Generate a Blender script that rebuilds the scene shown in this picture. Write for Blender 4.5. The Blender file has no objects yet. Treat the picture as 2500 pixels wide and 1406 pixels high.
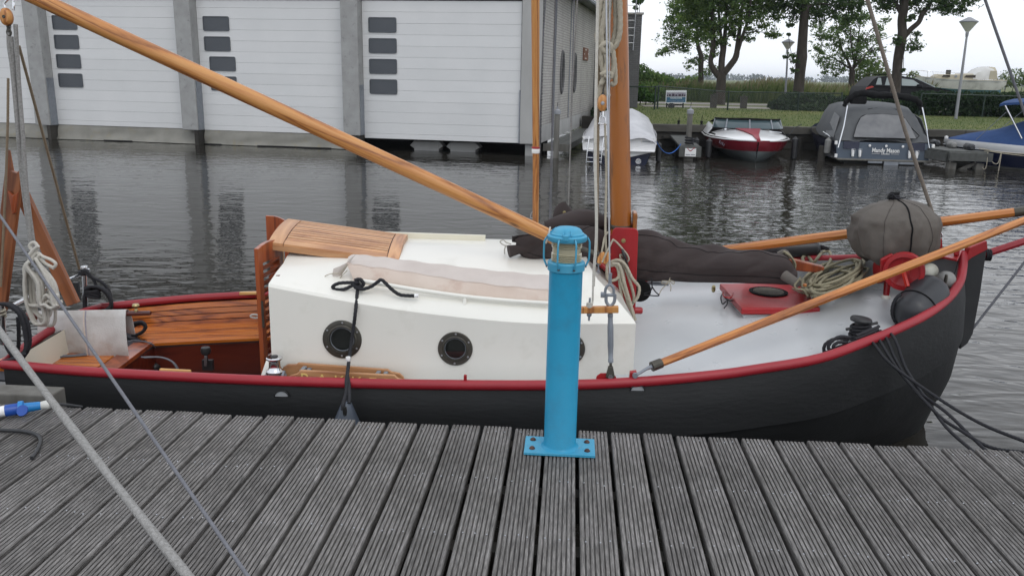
import bpy, math, random
import numpy as np
from mathutils import Vector, Matrix, noise as mnoise

random.seed(7)
RNG = np.random.default_rng(11)
SC = bpy.context.scene
COL = SC.collection

# ------------------------------------------------------------------ camera, sky, sun, exposure
CAM = Vector((0.0, 0.0, 2.2))
FPX, PCX, PCY = 2050.0, 1250.0, 703.0
_dn = Vector((-0.0198, 1.0, 519.0 / FPX)).normalized()      # gravity seen in the lens frame (x right, y down, z forward)
_up = -_dn
_yd = Vector((150.0, -516.0, FPX))
_yd = (_yd - _up * _yd.dot(_up)).normalized()
_xd = _yd.cross(_up)
ROT = Matrix((_xd, _yd, _up))                               # lens frame -> world

cam_data = bpy.data.cameras.new('camera')
cam = bpy.data.objects.new('camera', cam_data)
COL.objects.link(cam)
cam_data.sensor_width = 36.0
cam_data.lens = 36.0 * FPX / 2500.0
cam_data.clip_start = 0.05
cam_data.clip_end = 6000.0
_r = ROT @ Vector((1, 0, 0)); _u = ROT @ Vector((0, -1, 0)); _b = ROT @ Vector((0, 0, -1))
cam.matrix_world = Matrix(((_r.x, _u.x, _b.x, CAM.x), (_r.y, _u.y, _b.y, CAM.y), (_r.z, _u.z, _b.z, CAM.z), (0, 0, 0, 1)))
SC.camera = cam

SUN_EL, SUN_AZ = math.radians(52), math.radians(150)        # high sun behind thin cloud, behind the viewer
world = bpy.data.worlds.new('World'); SC.world = world
world.use_nodes = True
wt = world.node_tree; wt.nodes.clear()
w_out = wt.nodes.new('ShaderNodeOutputWorld'); w_bg = wt.nodes.new('ShaderNodeBackground')
w_sky = wt.nodes.new('ShaderNodeTexSky'); w_sky.sky_type = 'NISHITA'; w_sky.sun_disc = False
w_sky.sun_elevation = SUN_EL; w_sky.sun_rotation = SUN_AZ; w_sky.air_density = 1.0; w_sky.dust_density = 2.0
w_tc = wt.nodes.new('ShaderNodeTexCoord'); w_map = wt.nodes.new('ShaderNodeMapping')
w_map.inputs['Scale'].default_value = (1.0, 1.0, 2.6)
w_noise = wt.nodes.new('ShaderNodeTexNoise'); w_noise.inputs['Scale'].default_value = 1.7; w_noise.inputs['Detail'].default_value = 4
w_ramp = wt.nodes.new('ShaderNodeValToRGB')
w_ramp.color_ramp.elements[0].position = 0.3; w_ramp.color_ramp.elements[0].color = (0.80, 0.86, 0.95, 1)
w_ramp.color_ramp.elements[1].position = 0.7; w_ramp.color_ramp.elements[1].color = (1.0, 1.01, 1.04, 1)
w_gain = wt.nodes.new('ShaderNodeVectorMath'); w_gain.operation = 'SCALE'; w_gain.inputs['Scale'].default_value = 13.0
w_mix = wt.nodes.new('ShaderNodeMix'); w_mix.data_type = 'RGBA'; w_mix.inputs['Factor'].default_value = 0.86
wt.links.new(w_tc.outputs['Generated'], w_map.inputs['Vector']); wt.links.new(w_map.outputs['Vector'], w_noise.inputs['Vector'])
wt.links.new(w_noise.outputs['Fac'], w_ramp.inputs['Fac']); wt.links.new(w_ramp.outputs['Color'], w_gain.inputs[0])
wt.links.new(w_sky.outputs['Color'], w_mix.inputs['A']); wt.links.new(w_gain.outputs['Vector'], w_mix.inputs['B'])
wt.links.new(w_mix.outputs['Result'], w_bg.inputs['Color']); w_bg.inputs['Strength'].default_value = 0.1
wt.links.new(w_bg.outputs['Background'], w_out.inputs['Surface'])

sun_d = bpy.data.lights.new('sun', 'SUN'); sun_d.energy = 0.55; sun_d.angle = math.radians(28); sun_d.color = (1.0, 0.96, 0.9)
sun = bpy.data.objects.new('sun', sun_d); COL.objects.link(sun)
_sd = Vector((math.sin(SUN_AZ) * math.cos(SUN_EL), math.cos(SUN_AZ) * math.cos(SUN_EL), math.sin(SUN_EL)))
sun.rotation_euler = _sd.to_track_quat('Z', 'Y').to_euler()
sun.location = (0, -10, 30)

SC.view_settings.view_transform = 'Standard'; SC.view_settings.look = 'None'
SC.view_settings.exposure = 0.0; SC.view_settings.gamma = 1.0; SC.view_settings.use_curve_mapping = False
SC.render.engine = 'CYCLES'
SC.cycles.use_denoising = True
SC.cycles.max_bounces = 8; HAZE = 0.0003; SC.cycles.transparent_max_bounces = 16
SC.cycles.caustics_reflective = False; SC.cycles.caustics_refractive = False

# ------------------------------------------------------------------ measuring helpers
def ray(px, py):
    return ROT @ Vector((px - PCX, py - PCY, FPX))

def at(px, py, Y=None, Z=None, X=None):
    """Survey point: where the sight line through a photo pixel meets the plane Y=, Z= or X=."""
    d = ray(px, py)
    t = (Y - CAM.y) / d.y if Y is not None else ((Z - CAM.z) / d.z if Z is not None else (X - CAM.x) / d.x)
    return CAM + d * t

def V(*a): return Vector(a)

def spl(pts, n=8):
    """Catmull-Rom through pts, n steps per span."""
    P = [Vector(p) for p in pts]
    if len(P) < 3:
        return [P[0].lerp(P[-1], i / n) for i in range(n + 1)]
    P = [P[0] * 2 - P[1]] + P + [P[-1] * 2 - P[-2]]
    out = []
    for i in range(1, len(P) - 2):
        a, b, c, d = P[i - 1:i + 3]
        for k in range(n):
            t = k / n
            out.append(0.5 * ((2 * b) + (c - a) * t + (2 * a - 5 * b + 4 * c - d) * t * t + (3 * b - a - 3 * c + d) * t ** 3))
    out.append(P[-2].copy())
    return out

def resample(pts, step):
    A = np.array([list(p) for p in pts], float)
    L = np.concatenate([[0], np.cumsum(np.linalg.norm(np.diff(A, axis=0), axis=1))])
    n = max(2, int(L[-1] / step) + 1)
    s = np.linspace(0, L[-1], n)
    return np.stack([np.interp(s, L, A[:, k]) for k in range(3)], 1)

def sag(p, q, drop, n=24):
    p, q = Vector(p), Vector(q)
    return [p.lerp(q, i / n) - Vector((0, 0, drop * 4 * (i / n) * (1 - i / n))) for i in range(n + 1)]

def frame_z(p0, p1, up=(0, 0, 1)):
    """Matrix with origin p0 and local Z towards p1."""
    p0, p1 = Vector(p0), Vector(p1)
    z = (p1 - p0).normalized(); u = Vector(up)
    if abs(z.dot(u)) > 0.98: u = Vector((0, 1, 0))
    x = u.cross(z).normalized(); y = z.cross(x)
    return Matrix(((x.x, y.x, z.x, p0.x), (x.y, y.y, z.y, p0.y), (x.z, y.z, z.z, p0.z), (0, 0, 0, 1)))

def frame_xyz(o, x, y):
    x = Vector(x).normalized(); z = x.cross(Vector(y)).normalized(); y = z.cross(x)
    return Matrix(((x.x, y.x, z.x, o[0]), (x.y, y.y, z.y, o[1]), (x.z, y.z, z.z, o[2]), (0, 0, 0, 1)))

# ------------------------------------------------------------------ mesh builder
class MB:
    def __init__(s): s.v = []; s.f = []; s.m = []; s.mi = 0
    def add(s, verts, faces):
        o = len(s.v); s.v.extend([tuple(p) for p in verts])
        for f in faces: s.f.append([i + o for i in f]); s.m.append(s.mi)
        return s
    def face(s, *pts): return s.add(pts, [list(range(len(pts)))])
    def hexa(s, b, t):                        # bottom 4, top 4, both counter-clockwise from above
        return s.add(list(b) + list(t), [[3, 2, 1, 0], [4, 5, 6, 7], [0, 1, 5, 4], [1, 2, 6, 5], [2, 3, 7, 6], [3, 0, 4, 7]])
    def box(s, x0, x1, y0, y1, z0, z1):
        return s.hexa([(x0, y0, z0), (x1, y0, z0), (x1, y1, z0), (x0, y1, z0)], [(x0, y0, z1), (x1, y0, z1), (x1, y1, z1), (x0, y1, z1)])
    def obox(s, M, sx, sy, sz):               # centred on M
        c = [M @ Vector((x * sx / 2, y * sy / 2, z * sz / 2)) for z in (-1, 1) for x, y in ((-1, -1), (1, -1), (1, 1), (-1, 1))]
        return s.hexa(c[:4], c[4:])
    def beam(s, p0, p1, w, h, up=(0, 0, 1)):
        M = frame_z(p0, p1, up); L = (Vector(p1) - Vector(p0)).length
        c = [M @ Vector((x * w / 2, y * h / 2, z)) for z in (0, L) for x, y in ((-1, -1), (1, -1), (1, 1), (-1, 1))]
        return s.hexa(c[:4], c[4:])
    def rings(s, R, closed_u=True, cap=True, closed_v=False):
        n = len(R[0]); o = len(s.v)
        for r in R: s.v.extend([tuple(p) for p in r])
        k = len(R)
        for i in range(k if closed_v else k - 1):
            i2 = (i + 1) % k
            for j in range(n if closed_u else n - 1):
                j2 = (j + 1) % n
                s.f.append([o + i * n + j, o + i * n + j2, o + i2 * n + j2, o + i2 * n + j]); s.m.append(s.mi)
        if cap and closed_u and not closed_v:
            s.f.append([o + j for j in reversed(range(n))]); s.m.append(s.mi)
            s.f.append([o + (k - 1) * n + j for j in range(n)]); s.m.append(s.mi)
        return s
    def tube(s, pts, r, n=8, cap=True, closed=False, flat=1.0):
        P = [Vector(p) for p in pts]; k = len(P)
        rs = [r] * k if not hasattr(r, '__len__') else list(r)
        T = []
        for i in range(k):
            a = P[(i - 1) % k] if closed else P[max(i - 1, 0)]; b = P[(i + 1) % k] if closed else P[min(i + 1, k - 1)]
            t = (b - a); T.append(t.normalized() if t.length > 1e-9 else Vector((0, 0, 1)))
        u = Vector((0, 0, 1)) if abs(T[0].z) < 0.9 else Vector((1, 0, 0))
        x = u.cross(T[0]).normalized(); R = []
        for i in range(k):
            x = (x - T[i] * x.dot(T[i]))
            x = x.normalized() if x.length > 1e-6 else T[i].orthogonal().normalized()
            y = T[i].cross(x)
            R.append([P[i] + x * (rs[i] * math.cos(2 * math.pi * j / n)) + y * (rs[i] * flat * math.sin(2 * math.pi * j / n)) for j in range(n)])
        return s.rings(R, cap=cap, closed_v=closed)
    def rope(s, pts, r, pitch=None, n=12, lobes=3, step=None):
        """laid rope: lobed cross-section that turns along the path"""
        pitch = pitch or r * 7.0
        A = resample(pts, step or max(pitch / 9, 0.003)); k = len(A)
        T = np.gradient(A, axis=0); T /= np.maximum(np.linalg.norm(T, axis=1, keepdims=True), 1e-9)
        x = np.array([0, 0, 1.0]) if abs(T[0][2]) < 0.9 else np.array([1.0, 0, 0])
        x = np.cross(x, T[0]); x /= np.linalg.norm(x)
        X = np.zeros_like(A)
        for i in range(k):
            x = x - T[i] * np.dot(x, T[i]); x /= max(np.linalg.norm(x), 1e-9); X[i] = x
        Yv = np.cross(T, X)
        L = np.concatenate([[0], np.cumsum(np.linalg.norm(np.diff(A, axis=0), axis=1))])
        ph = 2 * np.pi * L / pitch
        th = 2 * np.pi * np.arange(n) / n
        a = th[None, :]
        rr = r * (0.80 + 0.26 * np.abs(np.cos(0.5 * lobes * (a - ph[:, None]))))
        ring = A[:, None, :] + X[:, None, :] * (rr * np.cos(a))[..., None] + Yv[:, None, :] * (rr * np.sin(a))[..., None]
        o = len(s.v); s.v.extend(map(tuple, ring.reshape(-1, 3).tolist()))
        for i in range(k - 1):
            for j in range(n):
                j2 = (j + 1) % n
                s.f.append([o + i * n + j, o + i * n + j2, o + (i + 1) * n + j2, o + (i + 1) * n + j])
        s.f.append([o + j for j in reversed(range(n))]); s.f.append([o + (k - 1) * n + j for j in range(n)])
        s.m.extend([s.mi] * ((k - 1) * n + 2))
        return s
    def lathe(s, prof, M=None, n=24):
        M = M or Matrix()
        R = [[M @ Vector((r * math.cos(2 * math.pi * j / n), r * math.sin(2 * math.pi * j / n), z)) for j in range(n)] for r, z in prof]
        return s.rings(R)
    def prism(s, poly, vec):
        n = len(poly); vec = Vector(vec); P = [Vector(p) for p in poly]
        return s.add(P + [p + vec for p in P], [list(reversed(range(n))), [n + i for i in range(n)]] + [[i, (i + 1) % n, n + (i + 1) % n, n + i] for i in range(n)])
    def grid(s, G, thick=None):
        """sheet through a grid of points; thick: vector or function giving it a back side"""
        nr, nc = len(G), len(G[0])
        o = len(s.v)
        for r in G: s.v.extend([tuple(p) for p in r])
        for i in range(nr - 1):
            for j in range(nc - 1):
                s.f.append([o + i * nc + j, o + i * nc + j + 1, o + (i + 1) * nc + j + 1, o + (i + 1) * nc + j]); s.m.append(s.mi)
        if thick is not None:
            t = Vector(thick); o2 = len(s.v)
            for r in G: s.v.extend([tuple(Vector(p) + t) for p in r])
            for i in range(nr - 1):
                for j in range(nc - 1):
                    s.f.append([o2 + i * nc + j, o2 + (i + 1) * nc + j, o2 + (i + 1) * nc + j + 1, o2 + i * nc + j + 1]); s.m.append(s.mi)
            ring = [(0, j) for j in range(nc)] + [(i, nc - 1) for i in range(1, nr)] + [(nr - 1, j) for j in range(nc - 2, -1, -1)] + [(i, 0) for i in range(nr - 2, 0, -1)]
            for a, b in zip(ring, ring[1:] + ring[:1]):
                s.f.append([o + b[0] * nc + b[1], o + a[0] * nc + a[1], o2 + a[0] * nc + a[1], o2 + b[0] * nc + b[1]]); s.m.append(s.mi)
        return s
    def build(s, name, mat, parent=None, frame=None, smooth=38, bevel=0, fix=True, sub=0):
        me = bpy.data.meshes.new(name)
        if frame is not None:
            inv = np.array(frame.inverted()); A = np.array(s.v, float)
            A = A @ inv[:3, :3].T + inv[:3, 3]
            me.from_pydata(A.tolist(), [], s.f)
        else:
            me.from_pydata(s.v, [], s.f)
        mats = mat if isinstance(mat, (list, tuple)) else [mat]
        for m in mats: me.materials.append(m)
        if len(mats) > 1: me.polygons.foreach_set('material_index', s.m)
        if fix:
            import bmesh
            bm = bmesh.new(); bm.from_mesh(me); bmesh.ops.recalc_face_normals(bm, faces=bm.faces); bm.to_mesh(me); bm.free()
        o = bpy.data.objects.new(name, me); COL.objects.link(o)
        if frame is not None: o.matrix_world = frame
        if parent is not None: put(o, parent)
        if smooth:
            me.polygons.foreach_set('use_smooth', [True] * len(me.polygons))
            me.set_sharp_from_angle(angle=math.radians(smooth))
        if bevel:
            b = o.modifiers.new('bevel', 'BEVEL'); b.width = bevel; b.segments = 2; b.limit_method = 'ANGLE'; b.angle_limit = math.radians(40)
        if sub:
            b = o.modifiers.new('subsurf', 'SUBSURF'); b.levels = sub; b.render_levels = sub
        me.update()
        return o

def worldm(o):
    m = o.matrix_basis.copy()
    return worldm(o.parent) @ o.matrix_parent_inverse @ m if o.parent else m

def put(o, parent):
    m = o.matrix_basis.copy()
    o.parent = parent
    o.matrix_parent_inverse = worldm(parent).inverted()
    o.matrix_basis = m
    return o

def thing(name, label, cat, loc=(0, 0, 0), group=None):
    o = bpy.data.objects.new(name, None); COL.objects.link(o)
    o.location = loc; o.empty_display_size = 0.1
    return tag(o, label, cat, group)

def tag(o, label=None, cat=None, group=None, kind=None):
    if label: o['label'] = label
    if cat: o['category'] = cat
    if group: o['group'] = group
    if kind: o['kind'] = kind
    return o

def dup(root, M, label=None):
    """copy of a thing with its parts and sub-parts, moved by the world matrix M"""
    kids = [c for c in bpy.data.objects if c.parent == root]
    r = root.copy(); COL.objects.link(r); r.matrix_basis = M @ root.matrix_basis
    if label: r['label'] = label
    for ch in kids:
        c = ch.copy(); COL.objects.link(c); c.parent = r
        for g in [g for g in bpy.data.objects if g.parent == ch]:
            d = g.copy(); COL.objects.link(d); d.parent = c
    return r

def share(src, name, M, parent):
    """another piece with the same mesh, placed by M (world) under parent"""
    o = bpy.data.objects.new(name, src.data); COL.objects.link(o)
    for md in src.modifiers:
        b = o.modifiers.new(md.name, md.type)
        if md.type == 'BEVEL': b.width = md.width; b.segments = md.segments; b.limit_method = 'ANGLE'; b.angle_limit = md.angle_limit
    o.matrix_basis = M
    if parent is not None: put(o, parent)
    return o

def text(name, s, size, M, mat, parent, extrude=0.002, bold=0.0, squeeze=1.0):
    cu = bpy.data.curves.new(name, 'FONT'); cu.body = s; cu.size = size; cu.extrude = extrude; cu.align_x = 'CENTER'; cu.align_y = 'CENTER'
    cu.offset = bold; cu.resolution_u = 3
    tmp = bpy.data.objects.new('tmp_text', cu); COL.objects.link(tmp)
    bpy.context.view_layer.update()
    me = bpy.data.meshes.new_from_object(tmp.evaluated_get(bpy.context.evaluated_depsgraph_get()))
    bpy.data.objects.remove(tmp); me.name = name
    me.materials.clear(); me.materials.append(mat)
    o = bpy.data.objects.new(name, me); COL.objects.link(o); o.matrix_basis = M @ Matrix.Diagonal((squeeze, 1, 1, 1))
    if parent is not None: put(o, parent)
    return o

# ------------------------------------------------------------------ materials
def S(r, g, b):
    f = lambda c: (c / 255 / 12.92) if c <= 10 else ((c / 255 + 0.055) / 1.055) ** 2.4
    return (f(r), f(g), f(b), 1.0)

class NT:
    def __init__(s, name):
        s.mat = bpy.data.materials.new(name); s.mat.use_nodes = True
        s.t = s.mat.node_tree; s.b = s.t.nodes['Principled BSDF']; s.tc = s.t.nodes.new('ShaderNodeTexCoord')
    def n(s, typ, **kw):
        x = s.t.nodes.new('ShaderNode' + typ)
        for k, v in kw.items():
            if k.startswith('_'): setattr(x, k[1:], v)
            else: x.inputs[k.replace('__', ' ')].default_value = v
        return x
    def l(s, a, b): s.t.links.new(a, b)
    def coords(s, scale=(1, 1, 1), rot=(0, 0, 0), out='Object'):
        m = s.n('Mapping'); m.inputs['Scale'].default_value = scale; m.inputs['Rotation'].default_value = rot
        s.l(s.tc.outputs[out], m.inputs['Vector']); return m.outputs['Vector']
    def noise(s, vec, scale=5, detail=4, rough=0.55, dist=0.0):
        x = s.n('TexNoise', Scale=scale, Detail=detail, Roughness=rough, Distortion=dist); s.l(vec, x.inputs['Vector']); return x.outputs['Fac']
    def ramp(s, fac, stops):
        r = s.n('ValToRGB'); e = r.color_ramp.elements
        while len(e) < len(stops): e.new(0.5)
        for i, (p, c) in enumerate(stops): e[i].position = p; e[i].color = c
        s.l(fac, r.inputs['Fac']); return r.outputs['Color']
    def mix(s, a, b, fac, blend='MIX'):
        m = s.n('Mix', _data_type='RGBA', _blend_type=blend)
        for v, k in ((a, 'A'), (b, 'B')):
            if isinstance(v, (tuple, list)): m.inputs[k].default_value = v
            else: s.l(v, m.inputs[k])
        if isinstance(fac, (int, float)): m.inputs['Factor'].default_value = fac
        else: s.l(fac, m.inputs['Factor'])
        return m.outputs['Result']
    def math(s, op, a, b=None):
        m = s.n('Math', _operation=op)
        for i, v in enumerate((a, b)):
            if v is None: continue
            if isinstance(v, (int, float)): m.inputs[i].default_value = v
            else: s.l(v, m.inputs[i])
        return m.outputs[0]
    def bump(s, h, dist=0.01, strength=1.0, normal=None):
        b = s.n('Bump'); b.inputs['Distance'].default_value = dist; b.inputs['Strength'].default_value = strength
        s.l(h, b.inputs['Height'])
        if normal is not None: s.l(normal, b.inputs['Normal'])
        return b.outputs['Normal']
    def orand(s, col, amt):
        """each piece its own shade"""
        oi = s.n('ObjectInfo'); h = s.n('HueSaturation')
        v = s.math('ADD', s.math('MULTIPLY', oi.outputs['Random'], amt * 2), 1 - amt)
        s.l(v, h.inputs['Value']); s.l(col, h.inputs['Color']); return h.outputs['Color']

def mk(name, c1, c2=None, rough=0.5, metal=0.0, scale=6, stretch=(1, 1, 1), lo=0.3, hi=0.7, detail=5, bump=0.0, bscale=None, bstretch=None,
       orand=0.0, coat=0.0, spec=0.5, specks=None, rough2=None, dirt=None):
    N = NT(name); b = N.b
    vec = N.coords(stretch)
    f = N.noise(vec, scale, detail)
    col = N.ramp(f, [(lo, c1), (hi, c2 or c1)])
    if dirt:                                   # (colour, scale, low, high): blotches of their own
        d = N.noise(N.coords(dirt[4] if len(dirt) > 4 else (1, 1, 1)), dirt[1], 6, 0.65)
        col = N.mix(col, dirt[0], N.ramp(d, [(dirt[2], (0, 0, 0, 1)), (dirt[3], (1, 1, 1, 1))]))
    if specks:
        d = N.noise(N.coords(), specks[1], 3, 0.7)
        col = N.mix(col, specks[0], N.ramp(d, [(specks[2], (0, 0, 0, 1)), (specks[2] + 0.05, (1, 1, 1, 1))]))
    if orand: col = N.orand(col, orand)
    N.l(col, b.inputs['Base Color'])
    b.inputs['Roughness'].default_value = rough; b.inputs['Metallic'].default_value = metal
    b.inputs['Specular IOR Level'].default_value = spec
    if coat: b.inputs['Coat Weight'].default_value = coat; b.inputs['Coat Roughness'].default_value = 0.12
    if rough2 is not None:
        m = N.n('MapRange'); m.inputs['To Min'].default_value = rough; m.inputs['To Max'].default_value = rough2
        N.l(N.noise(N.coords(), 9, 4), m.inputs['Value']); N.l(m.outputs['Result'], b.inputs['Roughness'])
    if bump:
        h = N.noise(N.coords(bstretch or stretch), bscale or scale * 3, 5)
        N.l(N.bump(h, bump), b.inputs['Normal'])
    return N.mat

def mk_wood(name, c1, c2, c3, rough=0.35, scale=3.0, ring=14.0, coat=0.3, axis='Z', orand=0.08, knots=0.0, bump=0.0008):
    """grain runs along the local axis"""
    N = NT(name); b = N.b
    st = {'Z': (1, 1, 0.06), 'X': (0.06, 1, 1), 'Y': (1, 0.06, 1)}[axis]
    oi = N.n('ObjectInfo'); add = N.n('VectorMath', _operation='ADD')
    sc = N.n('VectorMath', _operation='SCALE'); sc.inputs['Scale'].default_value = 7.0
    cx = N.n('CombineXYZ'); N.l(oi.outputs['Random'], cx.inputs[0]); N.l(oi.outputs['Random'], cx.inputs[1]); N.l(cx.outputs[0], sc.inputs[0])
    N.l(N.coords(st), add.inputs[0]); N.l(sc.outputs[0], add.inputs[1])
    v = add.outputs[0]
    f1 = N.noise(v, scale, 3, 0.5, 0.6)
    w = N.math('FRACT', N.math('MULTIPLY', f1, ring))
    w = N.math('ABSOLUTE', N.math('SUBTRACT', w, 0.5))
    fine = N.noise(v, scale * 30, 3)
    g = N.math('ADD', N.math('MULTIPLY', w, 1.2), N.math('MULTIPLY', fine, 0.5))
    col = N.ramp(g, [(0.2, c3), (0.5, c1), (0.9, c2)])
    if knots:
        vo = N.n('TexVoronoi', Scale=7.5); N.l(N.coords({'Z': (1, 1, 0.5), 'X': (0.5, 1, 1), 'Y': (1, 0.5, 1)}[axis]), vo.inputs['Vector'])
        k = N.ramp(vo.outputs['Distance'], [(0.0, (1, 1, 1, 1)), (knots, (0, 0, 0, 1))])
        col = N.mix(col, tuple(x * 0.12 for x in c3[:3]) + (1,), k)
    if orand: col = N.orand(col, orand)
    N.l(col, b.inputs['Base Color']); b.inputs['Roughness'].default_value = rough
    b.inputs['Coat Weight'].default_value = coat; b.inputs['Coat Roughness'].default_value = 0.15
    if bump: N.l(N.bump(g, bump), b.inputs['Normal'])
    return N.mat

def mk_glass(name, col, rough=0.05, alpha_like=0.0):
    N = NT(name); N.b.inputs['Base Color'].default_value = col; N.b.inputs['Roughness'].default_value = rough
    N.b.inputs['Specular IOR Level'].default_value = 0.6
    if alpha_like: N.b.inputs['Transmission Weight'].default_value = alpha_like
    return N.mat

W = {}
W['white_paint'] = mk('white_paint', (0.80, 0.785, 0.72, 1), (0.76, 0.75, 0.69, 1), rough=0.28, scale=2.2, coat=0.25, stretch=(1, 1, 0.35), dirt=((0.66, 0.645, 0.57, 1), 4, 0.56, 0.8), specks=((0.16, 0.13, 0.09, 1), 55, 0.78), bump=0.0008, bscale=7, rough2=0.42)
W['cream_paint'] = mk('cream_paint', (0.74, 0.71, 0.58, 1), (0.70, 0.67, 0.56, 1), rough=0.3, scale=3)
W['deck_paint'] = mk('deck_paint', (0.44, 0.46, 0.475, 1), (0.53, 0.55, 0.56, 1), rough=0.24, scale=1.6, rough2=0.34, specks=((0.12, 0.1, 0.07, 1), 34, 0.80), bump=0.0008, bscale=4)
W['bulwark_grey'] = mk('bulwark_grey', (0.30, 0.315, 0.33, 1), (0.36, 0.37, 0.38, 1), rough=0.4, scale=4)
W['hull_black'] = mk('hull_black', (0.008, 0.0086, 0.0092, 1), (0.0155, 0.0164, 0.0172, 1), rough=0.46, scale=3, stretch=(0.35, 1, 1), rough2=0.6, bump=0.0018, bscale=38, bstretch=(0.35, 1, 1.4), specks=((0.10, 0.10, 0.10, 1), 46, 0.77), spec=0.3)
W['red_paint'] = mk('red_paint', (0.36, 0.012, 0.016, 1), (0.30, 0.010, 0.014, 1), rough=0.3, scale=5, specks=((0.30, 0.16, 0.14, 1), 70, 0.76), coat=0.15, rough2=0.46, bump=0.001, bscale=28)
W['red_rail'] = mk('red_rail', (0.33, 0.016, 0.026, 1), (0.27, 0.012, 0.021, 1), rough=0.36, scale=4, specks=((0.12, 0.02, 0.02, 1), 60, 0.74), rough2=0.5, bump=0.001, bscale=30)
W['blue_paint'] = mk('blue_paint', (0.008, 0.255, 0.44, 1), (0.010, 0.285, 0.48, 1), rough=0.34, scale=3, rough2=0.46, specks=((0.03, 0.07, 0.10, 1), 62, 0.76), bump=0.0012, bscale=14, dirt=((0.018, 0.20, 0.34, 1), 5, 0.5, 0.8))
W['blue_worn'] = mk('blue_worn', (0.04, 0.30, 0.48, 1), (0.08, 0.36, 0.53, 1), rough=0.5, scale=9, dirt=((0.16, 0.23, 0.27, 1), 22, 0.60, 0.74), bump=0.0008, bscale=60)
W['rust'] = mk('rust', (0.10, 0.045, 0.03, 1), (0.045, 0.025, 0.022, 1), rough=0.7, scale=40)
W['lens'] = mk_glass('lens', (0.62, 0.57, 0.40, 1), 0.08, 0.35)
W['lens_core'] = mk('lens_core', (0.50, 0.46, 0.33, 1), (0.38, 0.35, 0.26, 1), rough=0.35, scale=6)
W['teak'] = mk_wood('teak', S(186, 136, 94), S(202, 154, 110), S(156, 108, 74), rough=0.42, scale=2.6, ring=10, coat=0.12, axis='X', orand=0.2)
W['varnish_seat'] = mk_wood('varnish_seat', S(168, 90, 28), S(192, 112, 40), S(118, 56, 16), rough=0.25, scale=2.2, ring=11, coat=0.5, axis='X', orand=0.14)
W['mahogany'] = mk_wood('mahogany', S(140, 66, 32), S(160, 82, 42), S(104, 44, 20), rough=0.3, scale=3, ring=9, coat=0.4, axis='Z', orand=0.08)
W['gallows_wood'] = mk_wood('gallows_wood', S(132, 78, 46), S(152, 94, 58), S(98, 54, 30), rough=0.45, scale=5, ring=6, coat=0.1, axis='Z')
W['mahogany_dark'] = mk_wood('mahogany_dark', S(84, 30, 18), S(98, 38, 22), S(58, 20, 12), rough=0.32, scale=3, ring=9, coat=0.35, axis='X', orand=0.05)
W['boom_wood'] = mk_wood('boom_wood', S(186, 124, 66), S(202, 146, 84), S(126, 74, 36), rough=0.44, scale=13.0, ring=5, coat=0.12, axis='Z', knots=0.16, orand=0.0)
W['spar_wood'] = mk_wood('spar_wood', S(182, 112, 50), S(196, 130, 64), S(132, 74, 30), rough=0.36, scale=12.0, ring=5, coat=0.25, axis='Z', knots=0.07, orand=0.05)
W['mast_wood'] = mk('mast_wood', S(168, 102, 36), S(142, 80, 28), rough=0.34, scale=5, stretch=(1, 1, 0.12), coat=0.3, dirt=((0.05, 0.035, 0.022, 1), 13, 0.54, 0.72, (1, 1, .22)), bump=0.001, bscale=24)
W['wood_tan'] = mk_wood('wood_tan', S(206, 160, 96), S(216, 176, 116), S(176, 126, 66), rough=0.4, axis='X', coat=0.1)
W['chrome'] = mk('chrome', (0.70, 0.71, 0.73, 1), None, rough=0.1, metal=1.0)
W['steel'] = mk('steel', (0.42, 0.43, 0.45, 1), (0.36, 0.37, 0.39, 1), rough=0.36, metal=0.9, scale=12)
W['galv'] = mk('galv', (0.27, 0.29, 0.32, 1), (0.22, 0.24, 0.27, 1), rough=0.5, metal=0.35, scale=10, bump=0.0005)
W['bronze'] = mk('bronze', (0.055, 0.052, 0.045, 1), (0.085, 0.078, 0.062, 1), rough=0.42, metal=0.45, scale=8, bump=0.0004)
W['brass'] = mk('brass', (0.45, 0.38, 0.19, 1), (0.38, 0.30, 0.14, 1), rough=0.35, metal=0.8, scale=10)
W['dark_glass'] = mk_glass('dark_glass', (0.012, 0.014, 0.013, 1), 0.06)
W['window_grey'] = mk('window_grey', (0.062, 0.071, 0.083, 1), (0.072, 0.08, 0.092, 1), rough=0.32, scale=2)
W['black_rubber'] = mk('black_rubber', (0.016, 0.017, 0.019, 1), (0.028, 0.029, 0.031, 1), rough=0.5, scale=7, bump=0.0006)
W['fender_black'] = mk('fender_black', (0.02, 0.022, 0.026, 1), (0.035, 0.037, 0.042, 1), rough=0.36, scale=5, rough2=0.5, specks=((0.2, 0.2, 0.19, 1), 60, 0.78))
W['fender_grey'] = mk('fender_grey', (0.24, 0.24, 0.23, 1), (0.17, 0.17, 0.165, 1), rough=0.5, scale=6, dirt=((0.07, 0.065, 0.05, 1), 8, 0.6, 0.75))
W['fender_blue'] = mk('fender_blue', (0.06, 0.075, 0.10, 1), (0.048, 0.06, 0.08, 1), rough=0.45, scale=5)
W['fender_white'] = mk('fender_white', (0.52, 0.52, 0.44, 1), (0.44, 0.44, 0.38, 1), rough=0.4, scale=6, specks=((0.1, 0.09, 0.07, 1), 50, 0.74))
W['rope_black'] = mk('rope_black', (0.009, 0.0095, 0.013, 1), (0.019, 0.0195, 0.024, 1), rough=0.8, scale=60)
W['rope_white'] = mk('rope_white', (0.56, 0.54, 0.49, 1), (0.46, 0.44, 0.39, 1), rough=0.85, scale=50)
W['rope_cream'] = mk('rope_cream', (0.45, 0.41, 0.325, 1), (0.33, 0.30, 0.235, 1), rough=0.9, scale=50)
W['rope_tan'] = mk('rope_tan', (0.26, 0.205, 0.14, 1), (0.20, 0.155, 0.105, 1), rough=0.9, scale=60)
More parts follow.
